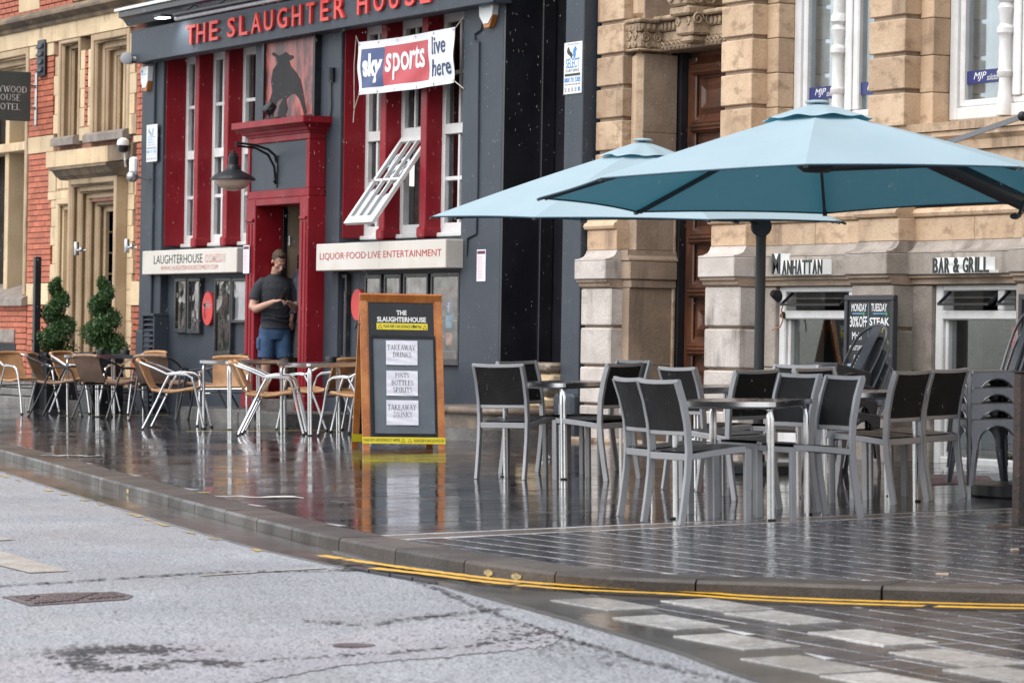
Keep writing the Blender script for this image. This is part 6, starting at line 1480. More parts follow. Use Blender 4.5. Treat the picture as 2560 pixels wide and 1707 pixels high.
# tan and brown wicker chairs round the pub tables
CT, CB = make_cane_chair(False), make_cane_chair(True); f1, f2 = [True], [True]
CAN = [(0, -1.22, -1.62, .95, .25, 'tan wicker chair with bright arms at the far left of the terrace'), (1, .12, -1.66, .62, .78, 'brown wicker chair with dark tube legs, second from the left'), (1, 1.25, -1.50, -.42, .9, 'brown wicker chair with its back square to us below the right topiary'),
       (0, -.80, -1.02, .88, .45, 'tan wicker chair half hidden behind the second chair from the left'), (0, -.15, -.58, .35, -.93, 'tan wicker chair behind the left table with white bright arms'), (1, 2.05, -1.15, -.75, .65, 'brown wicker chair right of the left table, back to us'), (1, 2.75, -.78, -.6, -.8, 'brown wicker chair against the slate wall with its rim tilted up'),
       (0, 4.70, -2.08, .52, .85, 'tan wicker chair facing right in the clear below the tall comedy poster'), (0, 4.15, -1.22, .75, -.45, 'tan wicker chair behind the middle table, seat towards us'), (0, 6.85, -1.95, .40, .92, 'tan wicker chair with its back to us before the red doorway'), (0, 6.45, -1.72, .45, .9, 'tan wicker chair just behind the one before the red doorway'),
       (0, 6.0, -.95, -.75, -.4, 'tan wicker chair between the middle and right tables, facing left'), (0, 6.75, -.72, -.6, -.8, 'tan wicker chair by the wall behind the right table'), (0, 7.62, -1.22, -.85, -.5, 'tan wicker chair whose back is hidden behind the A board')]
for br, x, y, fx, fy, lab in CAN: stand(CB if br else CT, x, y, fx, fy, lab, 'wicker chairs outside the pub', f2 if br else f1)
PT = make_table(.72, 'bistro_table', 'table', M_ALU); pf = [True]
for x, y, yaw, lab in ((.25, -1.12, 12, 'square metal table at the far left under the topiaries'), (5.08, -1.42, 2, 'square metal table in the middle of the wicker chairs'), (7.02, -1.38, 2, 'square metal table beside the A board with a black ashtray')):
    stand(PT, x, y, math.cos(R(yaw + 90)), math.sin(R(yaw + 90)), lab, 'metal tables outside the pub', pf)
M_ASHT = mat('ashtray_black', (.012, .012, .013), .3)
for x, y, lab in ((6.98, -1.30, 'black ashtray on the metal table beside the A board'), (.0, -1.1, 'black ashtray on the far left metal table, below the left topiary'), (.42, -.95, 'black ashtray on the far left metal table, below the right topiary')):
    tag(obj('ashtray', MB().lathe([(.05, 0), (.055, .01), (.052, .03), (.058, .035), (.055, .055), (.045, .055), (.045, .03), (0, .03)], 18, (x, y, gz(x, y) + .724)), M_ASHT), lab, 'ashtray', 'ashtrays on the pub tables')
# topiary pair
M_LEAF = mat('topiary_leaf', (.030, .075, .022), .5, (.055, .125, .03), 9, fine=.2, fscale=50, translucent=.15); M_BARK = mat('bark', (.06, .04, .025), .8)
M_YLEAF = mat('yellowing_leaf', (.20, .19, .03), .5, (.10, .14, .03), 9, translucent=.15)
def topiary(px, ytop, ybase, y, phase, label):
    b = at_y(px, ybase, y); tp = at_y(px, ytop, y); g = gz(b.x, y); H = tp.z - b.z; x0 = b.x
    t = thing('spiral_topiary', label, 'topiary', (x0, y, g), 0, 'topiaries by the hotel door')
    obj('planter', MB().prism([(-.2, -.2), (.2, -.2), (.2, .2), (-.2, .2)], 0, b.z - g + .02).xf(Matrix.Translation((x0, y, g))), M_BLACK, t, None, 0)
    obj('planter_rim', MB().box(x0 - .225, x0 + .225, y - .225, y + .225, b.z - .03, b.z + .022, .01), M_BLACK, t, None, 0)
    obj('trunk', MB().tube([(x0, y, b.z), (x0 + .01, y, b.z + H * .5), (x0, y, b.z + H * .9)], .018, 6, scale=[1, .8, .4]), M_BARK, t)
    rnd = random.Random(int(px)); mb, yl = MB(), MB()
    for k in range(9500):
        s_ = rnd.random() ** 1.15; a = phase + s_ * 2 * math.pi * 2.6
        env = .27 * (1 - s_) ** .75 + .06; hx = env * .40 * (1 - .2 * s_)
        rr = env * .66 * (rnd.random() ** .35); th, ph = rnd.uniform(0, 6.283), math.acos(rnd.uniform(-1, 1))
        c = Vector((x0 + hx * math.cos(a) + rr * math.sin(ph) * math.cos(th), y + hx * math.sin(a) + rr * math.sin(ph) * math.sin(th), b.z + .05 + s_ * (H - .08) + rr * .72 * math.cos(ph)))
        if c.z > tp.z + .03: continue
        sz = rnd.uniform(.013, .024); d = Vector((rnd.gauss(0, 1), rnd.gauss(0, 1), rnd.gauss(.5, 1))).normalized(); e = d.cross(Vector((rnd.gauss(0, 1), rnd.gauss(0, 1), rnd.gauss(0, 1)))).normalized()
        L = [c - e * sz * .5, c + d * sz * 1.0, c + e * sz * .5, c + d * sz * 2.4]
        (yl if (s_ < .12 and c.x < x0 - .1 and rnd.random() < .6) or rnd.random() < .02 else mb).add([L[0], L[1], L[3], L[1], L[2]][:1] + [L[2], L[3]], [(0, 1, 2)])
    obj('foliage', mb, M_LEAF, t, None, 0); obj('yellow_foliage', yl, M_YLEAF, t, None, 0)
topiary(141, 694, 885, -.75, 2.0, 'dark green spiral topiary in a black planter, left one by the hotel door'); topiary(256, 692, 885, -.75, .4, 'brighter green spiral topiary in a black planter, right one by the hotel door')
# A board
fl, frr = at_g(840 + 240 * .2806, 700 + 1520 * .2806), at_g(840 + 975 * .2806, 700 + 1508 * .2806)
ux = Vector((frr.x - fl.x, frr.y - fl.y, 0)); AW = ux.length; ux.normalize(); nf = Vector((ux.y, -ux.x, 0))   # towards us
t = thing('a_board', 'wooden A board with papers reading TAKEAWAY DRINKS taped to its grey panel', 'sign board', ((fl + frr) / 2 - nf * .36))
dpt = (fl - CAM).dot(FWD) + .38
ztop = at_d(840 + 540 * .2806, 700 + 120 * .2806, dpt).z
M_PINE = mat('orange_stained_pine', (.50, .19, .045), .38, (.38, .12, .025), 5, bump=.12, bscale=40, fine=.15, streak=(.16, .05, .015), samt=.7, sscale=9, coat=.3)
M_BRDB = mat('board_black', (.014, .014, .016), .4, (.022, .022, .024), 3, fine=.15); M_PGREY = mat('panel_grey', (.125, .145, .165), .35, (.105, .12, .14), 3, fine=.05)
foot0 = (fl + Vector((0, 0, 0))); apex = fl - nf * .36; apex.z = ztop; LEN = (apex - fl).length
dn = (fl - apex).normalized(); nl = ux.cross(dn); nl = nl if nl.dot(nf) > 0 else -nl
def lp(u, v, o=0.): return apex + ux * (u * AW) + dn * (v * LEN) + nl * o
def leafbox(mb, u0, u1, v0, v1, o0, o1):
    vs = [lp(u, v, o) for o in (o0, o1) for v in (v1, v0) for u in (u0, u1)]
    return mb.add(vs, [(0, 2, 3, 1), (4, 5, 7, 6), (0, 1, 5, 4), (2, 6, 7, 3), (0, 4, 6, 2), (1, 3, 7, 5)])
for u0, u1 in ((0, .082), (.918, 1)): obj('stile', leafbox(MB(), u0, u1, 0, 1.0, -.035, .0), M_PINE, t, None, 0)
obj('top_rail', leafbox(MB(), .0825, .9175, 0, .046, -.034, -.001), M_PINE, t, None, 0); obj('bead', leafbox(leafbox(leafbox(MB(), .083, .0985, .0465, .93, -.03, -.008), .9015, .917, .0465, .93, -.03, -.008), .099, .901, .0465, .056, -.03, -.008), M_PINE, t, None, 0)
obj('panel', leafbox(MB(), .083, .917, .0565, .93, -.028, -.016), M_BRDB, t, None, 0)
obj('poster_frame', leafbox(leafbox(leafbox(leafbox(MB(), .125, .15, .268, .912, -.016, -.002), .885, .912, .268, .912, -.016, -.002), .1505, .8845, .268, .286, -.016, -.002), .1505, .8845, .888, .912, -.016, -.002), M_BLACK, t, None, 0)
obj('grey_panel', leafbox(MB(), .15, .885, .286, .888, -.0155, -.011), M_PGREY, t, None, 0)
def ltext(s, u0, u1, v0, v1, m, bold=0., o=-.012, serif=False, parent=None, skew=0.):
    t2 = serif2d(s)[:2] if serif else text2d(s, bold)
    mb = MB(); mb.add([lp(u0 + (u1 - u0) * a, v1 + (v0 - v1) * b + skew * a, o) for a, b in t2[0]], t2[1]); return obj('lettering', mb, m, parent or t, None, 0)
ltext('THE', .446, .571, .105, .136, M_WTXT, .04, -.0145); ltext('SLAUGHTERHOUSE', .208, .806, .147, .180, M_WTXT, .04, -.0145)
M_YT = mat('yellow_tape', (.72, .60, .03), .3, (.66, .54, .02), 6, fine=.03)
obj('warning_tape', leafbox(MB(), .2, .825, .188, .229, -.016, -.0135), M_YT, t, None, 0)
ltext('PLEASE KEEP A SAFE DISTANCE OF', .285, .645, .1985, .2165, M_DKTX, .02, -.013, skew=.002); ltext('1', .647, .664, .196, .2175, M_DKTX, .05, -.013, skew=.002); ltext('METRES', .668, .75, .1995, .2175, M_DKTX, .02, -.013, skew=.002)
def tri(u, v, s_, o, dn_=None):
    a = [lp(u, v - s_ * .5, o), lp(u - s_ * .95, v + s_ * .5, o), lp(u + s_ * .95, v + s_ * .5, o)]
    return obj('warning_mark', MB().rect(a, .004, .002, nl, True), M_DKTX, t, None, 0)
tri(.242, .2075, .024, -.013); tri(.79, .2105, .024, -.013)
def paper(u0, u1, v0, v1, lines, seed):
    f = lambda u, v, o=0.: lp(u0 + (u1 - u0) * u + .004 * v, v0 + (v1 - v0) * (1 - v), -.003 + .0028 * math.sin(seed + 9 * v + 4 * u) * math.sin(5 * u + seed * 2 + 7 * v) + .002 * math.sin(23 * v + seed + 6 * u * u) * (1 - v) + o)
    p_ = obj('paper', MB().grid(f, 18, 18), M_PAPER, t)
    for s, a, b, c, d in lines:
        q = serif2d(s)[:2]; mb = MB(); mb.add([f(a + (b - a) * x, d + (c - d) * y_, .0025) for x, y_ in q[0]], q[1]); obj('lettering', mb, M_DKTX, p_, None, 0, world=False)
    return p_
TD = [('TAKEAWAY', .04, .93, .82, .61), ('DRINKS', .22, .80, .52, .32)]
paper(.303, .688, .30, .455, TD, 1.); paper(.30, .683, .492, .650, [('PINTS', .28, .72, .91, .73), ('BOTTLES', .16, .86, .62, .42), ('SPIRITS', .21, .82, .34, .14)], 2.3); paper(.293, .682, .678, .835, TD, 4.1)
# rear leaf
rb = fl - nf * .74; dr_ = (Vector((rb.x, rb.y, gz(rb.x, rb.y))) - apex); lr = dr_.length; dr_.normalize(); nr_ = ux.cross(dr_); nr_ = nr_ if nr_.dot(nf) < 0 else -nr_
def rbox(mb, u0, u1, v0, v1, o0, o1):
    vs = [apex + ux * (u * AW) + dr_ * (v * lr) + nr_ * o for o in (o0, o1) for v in (v1, v0) for u in (u0, u1)]
    return mb.add(vs, [(0, 2, 3, 1), (4, 5, 7, 6), (0, 1, 5, 4), (2, 6, 7, 3), (0, 4, 6, 2), (1, 3, 7, 5)])
for u0, u1 in ((0, .082), (.918, 1)): obj('rear_stile', rbox(MB(), u0, u1, .004, 1.0, -.034, .0), M_PINE, t, None, 0)
obj('rear_panel', rbox(MB(), .083, .917, .05, .93, -.026, -.012), M_BRDB, t, None, 0); obj('rear_rail', rbox(rbox(MB(), .083, .917, .004, .05, -.033, -.001), .083, .917, .931, .96, -.033, -.001), M_PINE, t, None, 0)
obj('bottom_tape', leafbox(MB(), -.006, 1.006, .912, .953, .0005, .002), M_YT, t, None, 0); obj('bottom_tape', rbox(MB(), -.008, .13, .905, .955, -.04, -.038), M_YT, t, None, 0)
sd_ = MB().add([lp(-.006, .912, .001), lp(-.006, .953, .001), apex + ux * (-.006 * AW) + dr_ * (.955 * lr), apex + ux * (-.006 * AW) + dr_ * (.905 * lr)], [(0, 1, 2, 3)])
ltext('PLEASE KEEP A SAFE DISTANCE OF 1 METRES', .01, .45, .922, .94, M_DKTX, .015, .0025); ltext('PLEASE KEEP A SAFE DISTANCE OF 1', .62, .995, .924, .942, M_DKTX, .015, .0025); tri(.49, .932, .022, .0025); tri(.57, .932, .022, .0025)
obj('side_rope', MB().tube([lp(-.002, .2, -.02), lp(-.03, .19, -.05), lp(-.05, .215, -.06), apex - ux * .02 + dr_ * (.19 * lr)], .006, 5), M_BLACK, t)
# parasols
def parasol(px, py, dist, Rr, ang, rise, tilt, label, arm):
    M_CAN = mat('pale_blue_canvas', (.35, .46, .51), .75, (.33, .44, .49), 2, fine=.05, fscale=260, bump=.05, translucent=.16, tcol=(.025, .30, .42))
    M_PFR = mat('dark_parasol_frame', (.035, .038, .042), .4, fine=.05)
    c = at_d(px, py, dist); fw, rt = Vector((FWD.x, FWD.y, 0)).normalized(), Vector((RIGHT.x, RIGHT.y, 0)).normalized()
    t = thing('parasol', label, 'parasol', (c.x, c.y, gz(c.x, c.y)), 0, 'pale blue cantilever parasols')
    tl = lambda a, b: tilt[0] * b + tilt[1] * a       # lift to the right (a) and away (b)
    def pt(a, f, o=0., sag=0.):
        x, y = Rr * f * math.cos(a), Rr * f * math.sin(a)
        return c + rt * x + fw * y + Vector((0, 0, rise * (1 - f) ** 1.0 * (1 + .10 * f) + tl(x, y) + o - sag))
    A = [ang + k * math.pi / 4 for k in range(8)]
    for k in range(8):
        P0, P1 = A[k], A[k] + math.pi / 4
        def cell_(u, v, o=0.):
            f = .09 + .91 * v; p, q = pt(P0, f), pt(P1, f); w_ = 4 * u * (1 - u)
            r_ = p.lerp(q, u); inw = (c - r_); inw.z = 0
            return r_ + Vector((0, 0, -.020 * w_ * math.sin(v * math.pi) + .006 * w_ * v * v * 1.5 + o)) + (inw.normalized() * .045 * w_ * v ** 3 if inw.length > .01 else Vector())
        obj('canopy_panel', MB().grid(lambda u, v: cell_(u, v), 10, 12), M_CAN, t)
        obj('hem', MB().tube([cell_(u / 10, 1, -.004) for u in range(11)], .006, 5), mat('hem_navy', (.03, .07, .10), .6), t)
    for a in A: obj('rib', MB().rect([pt(a, .06, -.035), pt(a, .98, -.018)], .018, .026), M_PFR, t, None, 0); obj('rib_tip', MB().rect([pt(a, .975, -.012), pt(a, 1.008, -.010)], .028, .016), M_PFR, t, None, 0)
    ap = pt(0, 0)
    def capf(u, v):
        a = ang + u * 2 * math.pi; f = .01 + .19 * v; kk = abs(math.cos(4 * (a - ang)))
        return pt(a, f * (.92 + .08 * kk), .020 + .018 * (1 - v * v) + .006 * v * v * math.sin(u * 60))
    obj('vent_cap', MB().grid(capf, 90, 8), M_CAN, t); obj('finial', MB().lathe([(.075, 0), (.078, .008), (.06, .016), (.03, .02), (0, .02)], 18, (ap.x, ap.y, ap.z + .034)), mat('finial_grey', (.3, .42, .46), .4), t)
    hub = Vector((c.x, c.y, ap.z - .36)); obj('hub', MB().lathe([(.02, .30), (.05, .28), (.05, .06), (.11, .04), (.12, .0), (.08, -.03), (0, -.035)], 18, hub), M_PFR, t)
    arm(t, c, hub, ap, M_PFR, rt, fw)
    return t
def arm_back(t, c, hub, ap, m, rt, fw):
    b = at_g(1893, 1180); top = at_d(1893, 560, (b - CAM).dot(FWD))
    obj('mast', MB().tube([b, Vector((b.x, b.y, top.z + .03))], .040, 14), m, t)
    j = Vector((b.x, b.y, top.z)); obj('joint', MB().lathe([(.075, -.05), (.08, -.04), (.08, .04), (.075, .05)], 18).xf(Matrix.Translation(j + Vector((.0, -.0, -.02))) @ Matrix(((rt.x, -fw.x, 0), (rt.y, -fw.y, 0), (0, 0, 1))).to_4x4() @ Matrix.Rotation(R(90), 4, 'X')), m, t)
    obj('boom', MB().tube([j + Vector((0, 0, -.12)), j, j.lerp(hub, .12) + Vector((0, 0, .05)), hub + Vector((0, 0, .25))], .042, 12), m, t)
    obj('base', MB().lathe([(.37, -.01), (.38, 0), (.38, .06), (.35, .075), (.06, .085), (.055, .14), (0, .14)], 32, (b.x, b.y, gz(b.x, b.y))), M_BLACK, t)
def arm_front(t, c, hub, ap, m, rt, fw):
    b = at_g(2590, 1238); D_ = (b - CAM).dot(FWD); b2 = at_d(2760, 560, D_)
    e0 = at_d(2330, 398, 21.2); e1 = at_d(2570, 512, 21.6)
    obj('boom', MB().tube([hub + Vector((0, 0, .02)), e0, e1, at_d(2590, 525, D_)], .048, 12), m, t)
    obj('mast', MB().tube([b, at_d(2590, 515, D_)], .045, 14), m, t)
    obj('base', MB().lathe([(.43, -.01), (.44, 0), (.44, .07), (.41, .085), (.06, .095), (.055, .15), (0, .15)], 36, (b.x, b.y, gz(b.x, b.y))), M_BLACK, t)
    k = at_d(2560, 505, 21.5); obj('crank', MB().tube([k, at_d(2548, 540, 21.4), at_d(2541, 542, 21.4)], .012, 8).ball(at_d(2537, 541, 21.4), .028, 6, (1.4, 1, .7)), m, t)
parasol(2040, 476, 21.4, 1.71, R(83), .50, (-.046, .032), 'pale blue octagonal parasol nearest us, its teal underside and dark ribs showing', arm_front)
parasol(1603, 548, 26.5, 1.64, R(15), .56, (.032, .004), 'pale blue octagonal parasol behind, on a dark mast with a round black base', arm_back)
a0, a1 = at_d(2365, 359, 24.5), at_d(2640, 262, 24.2)
t = thing('metal_strut', 'grey metal strut rising to a dark pivot at the right edge above the front parasol', 'strut', a0)
obj('bar', MB().rect([a0, a1], .03, .035), mat('grey_bar', (.16, .165, .17), .4), t, None, 0); obj('pivot', MB().ball(at_d(2556, 291, 24.2), .035, 8), M_BLACK, t)
g_ = at_d(2640, 1180, 24.2); obj('post', MB().tube([Vector((a1.x, a1.y, gz(a1.x, a1.y))), a1], .04, 12), M_BLACK, t)
# stacks of pressed metal chairs
M_GUN = mat('gunmetal', (.13, .13, .14), .28, (.10, .10, .11), 5, metal=.75, fine=.06)
def make_metal_chair():
    t = thing('metal_chair', 'chair', 'chair'); h = .445
    obj('seat', MB().box(-.175, .175, -.175, .175, h - .03, h, .012).box(-.14, .14, -.14, .14, h - .004, h + .002, .002), M_GUN, t, world=False, smooth=30)
    sp = .205 - .175
    for k in range(4):
        w1, w0 = .182, .215
        L = [(-w0, 0), (-w1, h - .01), (w1, h - .01), (w0, 0), (w0 - .03, 0), (.13, h - .17)]
        L += [(.13 * math.cos(a), h - .17 + .10 * math.sin(a)) for a in [math.pi * q / 10 for q in range(1, 10)]] + [(-.13, h - .17), (-w0 + .03, 0)]
        mb = MB(); n = len(L)
        yb = lambda z: .178 + (.215 - .178) * (1 - z / h)
        vs = [(x, -yb(z), z) for x, z in L] + [(x, -yb(z) + .008, z) for x, z in L]
        half = [list(range(0, 2)) + [], ]
        fs = []
        # left leg, right leg and the arched apron as quads
        lef = [0, 1, n - 2, n - 1]; arch = list(range(5, n - 1))
        top = [(-.13 + .26 * q / 10) for q in range(11)]
        vs = []; fs = []
        def q4(a, b, c, d):
            o = len(vs); vs.extend([(p[0], -yb(p[1]) + e, p[1]) for e in (0, .008) for p in (a, b, c, d)]); fs.extend([tuple(o + i for i in f) for f in ((0, 1, 2, 3), (7, 6, 5, 4), (0, 4, 5, 1), (1, 5, 6, 2), (2, 6, 7, 3), (3, 7, 4, 0))])
        for s in (-1, 1): q4((s * w0, 0), (s * (w0 - .03), 0), (s * .14, h - .20), (s * w1, h - .20)); q4((s * w1, h - .20), (s * .14, h - .20), (s * .14, h - .01), (s * w1, h - .01))
        for q in range(10):
            a, b = math.pi * q / 10, math.pi * (q + 1) / 10
            q4((.14 * math.cos(a), h - .20 + .15 * math.sin(a)), (.14 * math.cos(b), h - .20 + .15 * math.sin(b)), (.14 * math.cos(b), h - .01), (.14 * math.cos(a), h - .01))
        mb.add(vs, fs); mb.tube([(-w0 + .03, -yb(0) - .002, 0), (-.14, -yb(h - .20) - .002, h - .20)] + [(-.14 * math.cos(a), -.188, h - .20 + .15 * math.sin(a)) for a in [math.pi * q / 10 for q in range(11)]] + [(w0 - .03, -yb(0) - .002, 0)], .006, 5, up=(0, 1, 0))
        mb.xf(Matrix.Rotation(k * math.pi / 2, 4, 'Z')); obj('side_frame', mb, M_GUN, t, world=False, smooth=30)
    loop = [(-.17, -.17, h - .01), (-.178, -.215, h + .12)] + [(-.17 * math.cos(a), -.26 - .07 * math.sin(a), h + .25 + .16 * math.sin(a)) for a in [math.pi * q / 12 for q in range(13)]] + [(.178, -.215, h + .12), (.17, -.17, h - .01)]
    obj('back_tube', MB().tube(loop, .0115, 8), M_GUN, t, world=False)
    obj('back_splat', MB().add([(-.05, -.175, h), (.05, -.175, h), (.055, -.322, h + .40), (-.055, -.322, h + .40), (-.05, -.181, h), (.05, -.181, h), (.055, -.328, h + .40), (-.055, -.328, h + .40)], [(0, 1, 2, 3), (7, 6, 5, 4), (0, 4, 5, 1), (1, 5, 6, 2), (2, 6, 7, 3), (3, 7, 4, 0)]), M_GUN, t, world=False, smooth=0)
    return t
MC = make_metal_chair(); mf = [True]
g2 = at_g(2468, 1240)
ordn = ('lowest', 'second from the bottom', 'third from the bottom', 'topmost')
for k in range(4):
    stand(MC, g2.x - .02 * k, g2.y + .012 * k, -.25, -.97, f'gunmetal pressed steel chair, {ordn[k]} of the stack at the right edge', 'stacked metal chairs', mf, .085 + k * .105)
g3 = at_g(2105, 1180)
for k in range(4):
    loc, rz = place(g3.x - .04 * k, g3.y - .015 * k, .15, -.99)
    e = (Matrix.Rotation(rz, 3, 'Z') @ Matrix.Rotation(R(6 + 2 * k), 3, 'X')).to_euler()
    dup(MC, (loc[0], loc[1], loc[2] + .02 + k * .118), 0, f'gunmetal pressed steel chair, {ordn[k]} of the leaning stack before the chalkboard', 'stacked metal chairs', e)
# rusty post at the right edge
b = at_g(2547, 1318); tz = at_y(2547, 932, b.y).z
t = thing('rusty_post', 'short rusty brown post on a splayed foot at the right edge of the picture', 'post', b)
M_RUST = mat('rusty_iron', (.022, .017, .016), .5, (.05, .028, .02), 8, bump=.5, bscale=50, fine=.3)
obj('shaft', MB().box(b.x - .032, b.x + .032, b.y - .032, b.y + .032, b.z, tz, .006), M_RUST, t, None, 0); obj('cap', MB().box(b.x - .04, b.x + .04, b.y - .04, b.y + .04, tz, tz + .012, .004), M_RUST, t, None, 0)
obj('foot', MB().box(b.x - .2, b.x + .2, b.y - .04, b.y + .04, b.z - .005, b.z + .009, .003).box(b.x - .04, b.x + .04, b.y - .2, b.y + .2, b.z - .005, b.z + .008, .003), M_RUST, t, None, 0)
# litter
rnd = random.Random(11); M_LIT = mat('wet_paper_scrap', (.6, .58, .55), .5); M_BUTT = mat('cigarette_end', (.5, .38, .28), .7)
for px, py, s_, lab in ((1362, 1148, .05, 'crumpled white tissue on the wet slabs under the far grey chairs'),):
    p = at_g(px, py); mb = MB().ball((p.x, p.y, p.z + .02), s_, 5, (1.2, 1, .5)); mb.v = [(v[0] + rnd.uniform(-.01, .01), v[1] + rnd.uniform(-.01, .01), v[2] + rnd.uniform(-.008, .008)) for v in mb.v]
    tag(obj('tissue', mb, M_LIT, None, None, 0), lab, 'tissue')
for k, (px, py, lab) in enumerate(((2528, 1376, 'white cigarette end on the setts near the right edge'), (2340, 1437, 'pale cigarette end on the setts above the kerb'), (1168, 1445, 'wet cigarette end in the channel below the kerb'), (383, 1244, 'brown cigarette end in the channel at the far left'))):
    p = at_g(px, py, 0 if k < 2 else ROADZ + .01); a = rnd.uniform(0, 3)
    tag(obj('cigarette_end', MB().tube([(p.x, p.y, p.z + .006), (p.x + .06 * math.cos(a), p.y + .06 * math.sin(a), p.z + .006)], .0055, 6), M_BUTT), lab, 'litter', 'cigarette ends')
for px, py, w_, lab in ((180, 1142, .5, 'torn wet paper lying on the slabs by the far kerb'), (665, 1246, .7, 'torn wet strip of paper on the slabs left of the A board reflection')):
    p = at_g(px, py); mb = MB(); L = [(p.x + w_ * (k / 9 - .5) * .4 + rnd.uniform(-.03, .03), p.y + w_ * (k / 9 - .5) * .9, p.z + .004 + rnd.uniform(0, .012)) for k in range(10)]
    mb.sweep(L, [(-.05, 0), (.05, .004), (.045, .006), (-.05, .003)], scale=[rnd.uniform(.4, 1.2) for _ in L]); tag(obj('wet_paper', mb, M_LIT, None, None, 0), lab, 'litter')
# thin yellow paint lines on the slabs
M_YTH = mat('thin_yellow_paint', (.6, .48, .08), .4)
for (x0, y0), (x1, y1) in (((150, 1039), (420, 1037)), ((465, 1078), (700, 1076)), ((700, 1076), (862, 1075)), ((0, 1117), (40, 1117)), ((432, 1231), (525, 1230))):
    a, b = at_g(x0, y0, .003), at_g(x1, y1, .003); d = Vector((.03, .0, 0))
    obj('yellow_mark', MB().add([a - d, a + d, b + d, b - d], [(0, 1, 2, 3)]), M_YTH, kind='structure')
# ------------------------------------------------------------------ the two people in the red doorway
M_SKIN = mat('skin', (.50, .30, .225), .55, (.45, .25, .18), 14, fine=.06, fscale=90); M_HAIR = mat('short_brown_hair', (.095, .055, .03), .6, (.055, .032, .018), 30, bump=.6, bscale=130)
M_TEE = mat('charcoal_tee', (.020, .022, .028), .85, (.026, .028, .034), 9, bump=.35, bscale=16, fine=.15); M_SHORTS = mat('blue_denim', (.022, .058, .125), .8, (.035, .08, .16), 12, bump=.4, bscale=22, fine=.25, fscale=180)
M_GTOP = mat('grey_violet_top', (.10, .10, .14), .85, (.08, .08, .115), 6, bump=.35, bscale=14, fine=.15); M_GSH = mat('charcoal_shorts', (.055, .055, .062), .85, (.04, .04, .046), 6, bump=.3, bscale=18); M_SHOE = mat('dark_shoe', (.02, .02, .022), .5)
def fused(name, mb, m, parent, vox=.008, sm=6):
    """fuse overlapping lofts into one continuous skin"""
    o = obj(name, mb, m, None, None, 180, None, False)
    md = o.modifiers.new('r', 'REMESH'); md.mode = 'VOXEL'; md.voxel_size = vox
    ms = o.modifiers.new('s', 'SMOOTH'); ms.factor = .5; ms.iterations = sm
    me = bpy.data.meshes.new_from_object(o.evaluated_get(bpy.context.evaluated_depsgraph_get()))
    me.name = name; bpy.data.objects.remove(o); me.materials.clear(); me.materials.append(m); me.shade_smooth()
    o = bpy.data.objects.new(name, me); COL.objects.link(o)
    if parent: o.parent = parent
    return o
def rings(mb, rs, n=16):
    """closed loft through ellipses (centre x, y, z, half width, half depth)"""
    vs = [(c[0] + c[3] * math.cos(2 * math.pi * k / n), c[1] + c[4] * math.sin(2 * math.pi * k / n), c[2]) for c in rs for k in range(n)]
    fs = [(i * n + k, i * n + (k + 1) % n, (i + 1) * n + (k + 1) % n, (i + 1) * n + k) for i in range(len(rs) - 1) for k in range(n)]
    return mb.add(vs, fs + [tuple(range(n - 1, -1, -1)), tuple((len(rs) - 1) * n + k for k in range(n))])
def limb(mb, pts, rad, n=12): return mb.tube(pts, 1., n, scale=rad)
def hand(mb, wrist, d, up, curl, thumb_side):
    """palm and five fingers of different lengths, bent at the knuckles"""
    w_, d, up = Vector(wrist), Vector(d).normalized(), Vector(up).normalized(); s = d.cross(up).normalized()
    mb.sweep([w_, w_ + d * .03, w_ + d * .085], [(x * .037, y * .015) for x, y in ((-1, -.6), (-.6, -1), (.6, -1), (1, -.6), (1, .6), (.6, 1), (-.6, 1), (-1, .6))], up=up)
    for k, (o, l) in enumerate(((-.028, .072), (-.0095, .080), (.0095, .075), (.028, .058))):
        p = w_ + d * .08 + s * o; L = [p]; a = 0.
        for j in range(3): a += curl * (.6, 1., .8)[j]; p = p + (d * math.cos(a) - up * math.sin(a)) * l * (.45, .32, .23)[j]; L.append(p)
        limb(mb, L, [.0092, .0088, .008, .0065], 8)
    p = w_ + d * .025 + s * thumb_side * .034
    limb(mb, [p, p + d * .03 + s * thumb_side * .022, p + d * .058 + s * thumb_side * .012 + up * .006, p + d * .08 - s * thumb_side * .002 + up * .008], [.0125, .0115, .010, .008], 8)
def head(mb, c, pitch, yaw):
    q = MB()
    q.ball((0, -.012, .045), .098, 12, (.80, 1.0, .98)); q.ball((0, .035, -.02), .070, 10, (.86, .85, 1.15)); q.ball((0, .062, -.082), .032, 8, (1.1, .8, .7))
    q.tube([(0, .088, .022), (0, .112, -.012), (0, .118, -.026), (0, .10, -.034)], .012, 8, scale=[.7, 1., 1.25, .8]); q.ball((0, .086, .032), .045, 8, (1.2, .35, .25))
    for s in (-1, 1): q.ball((s * .082, -.01, .0), .026, 6, (.38, .75, 1.15)); q.ball((s * .045, .068, -.015), .028, 6, (.8, .6, .7))
    q.tube([(-.024, .096, -.060), (0, .106, -.058), (.024, .096, -.060)], .0075, 6); 
    M = Matrix.Translation(c) @ Matrix.Rotation(yaw, 4, 'Z') @ Matrix.Rotation(-pitch, 4, 'X'); mb.merge(q.xf(M)); return M
def person(name, label, loc, fwd, build):
    t = thing(name, label, 'person', loc, math.atan2(fwd[1], fwd[0]) - math.pi / 2); build(t); return t
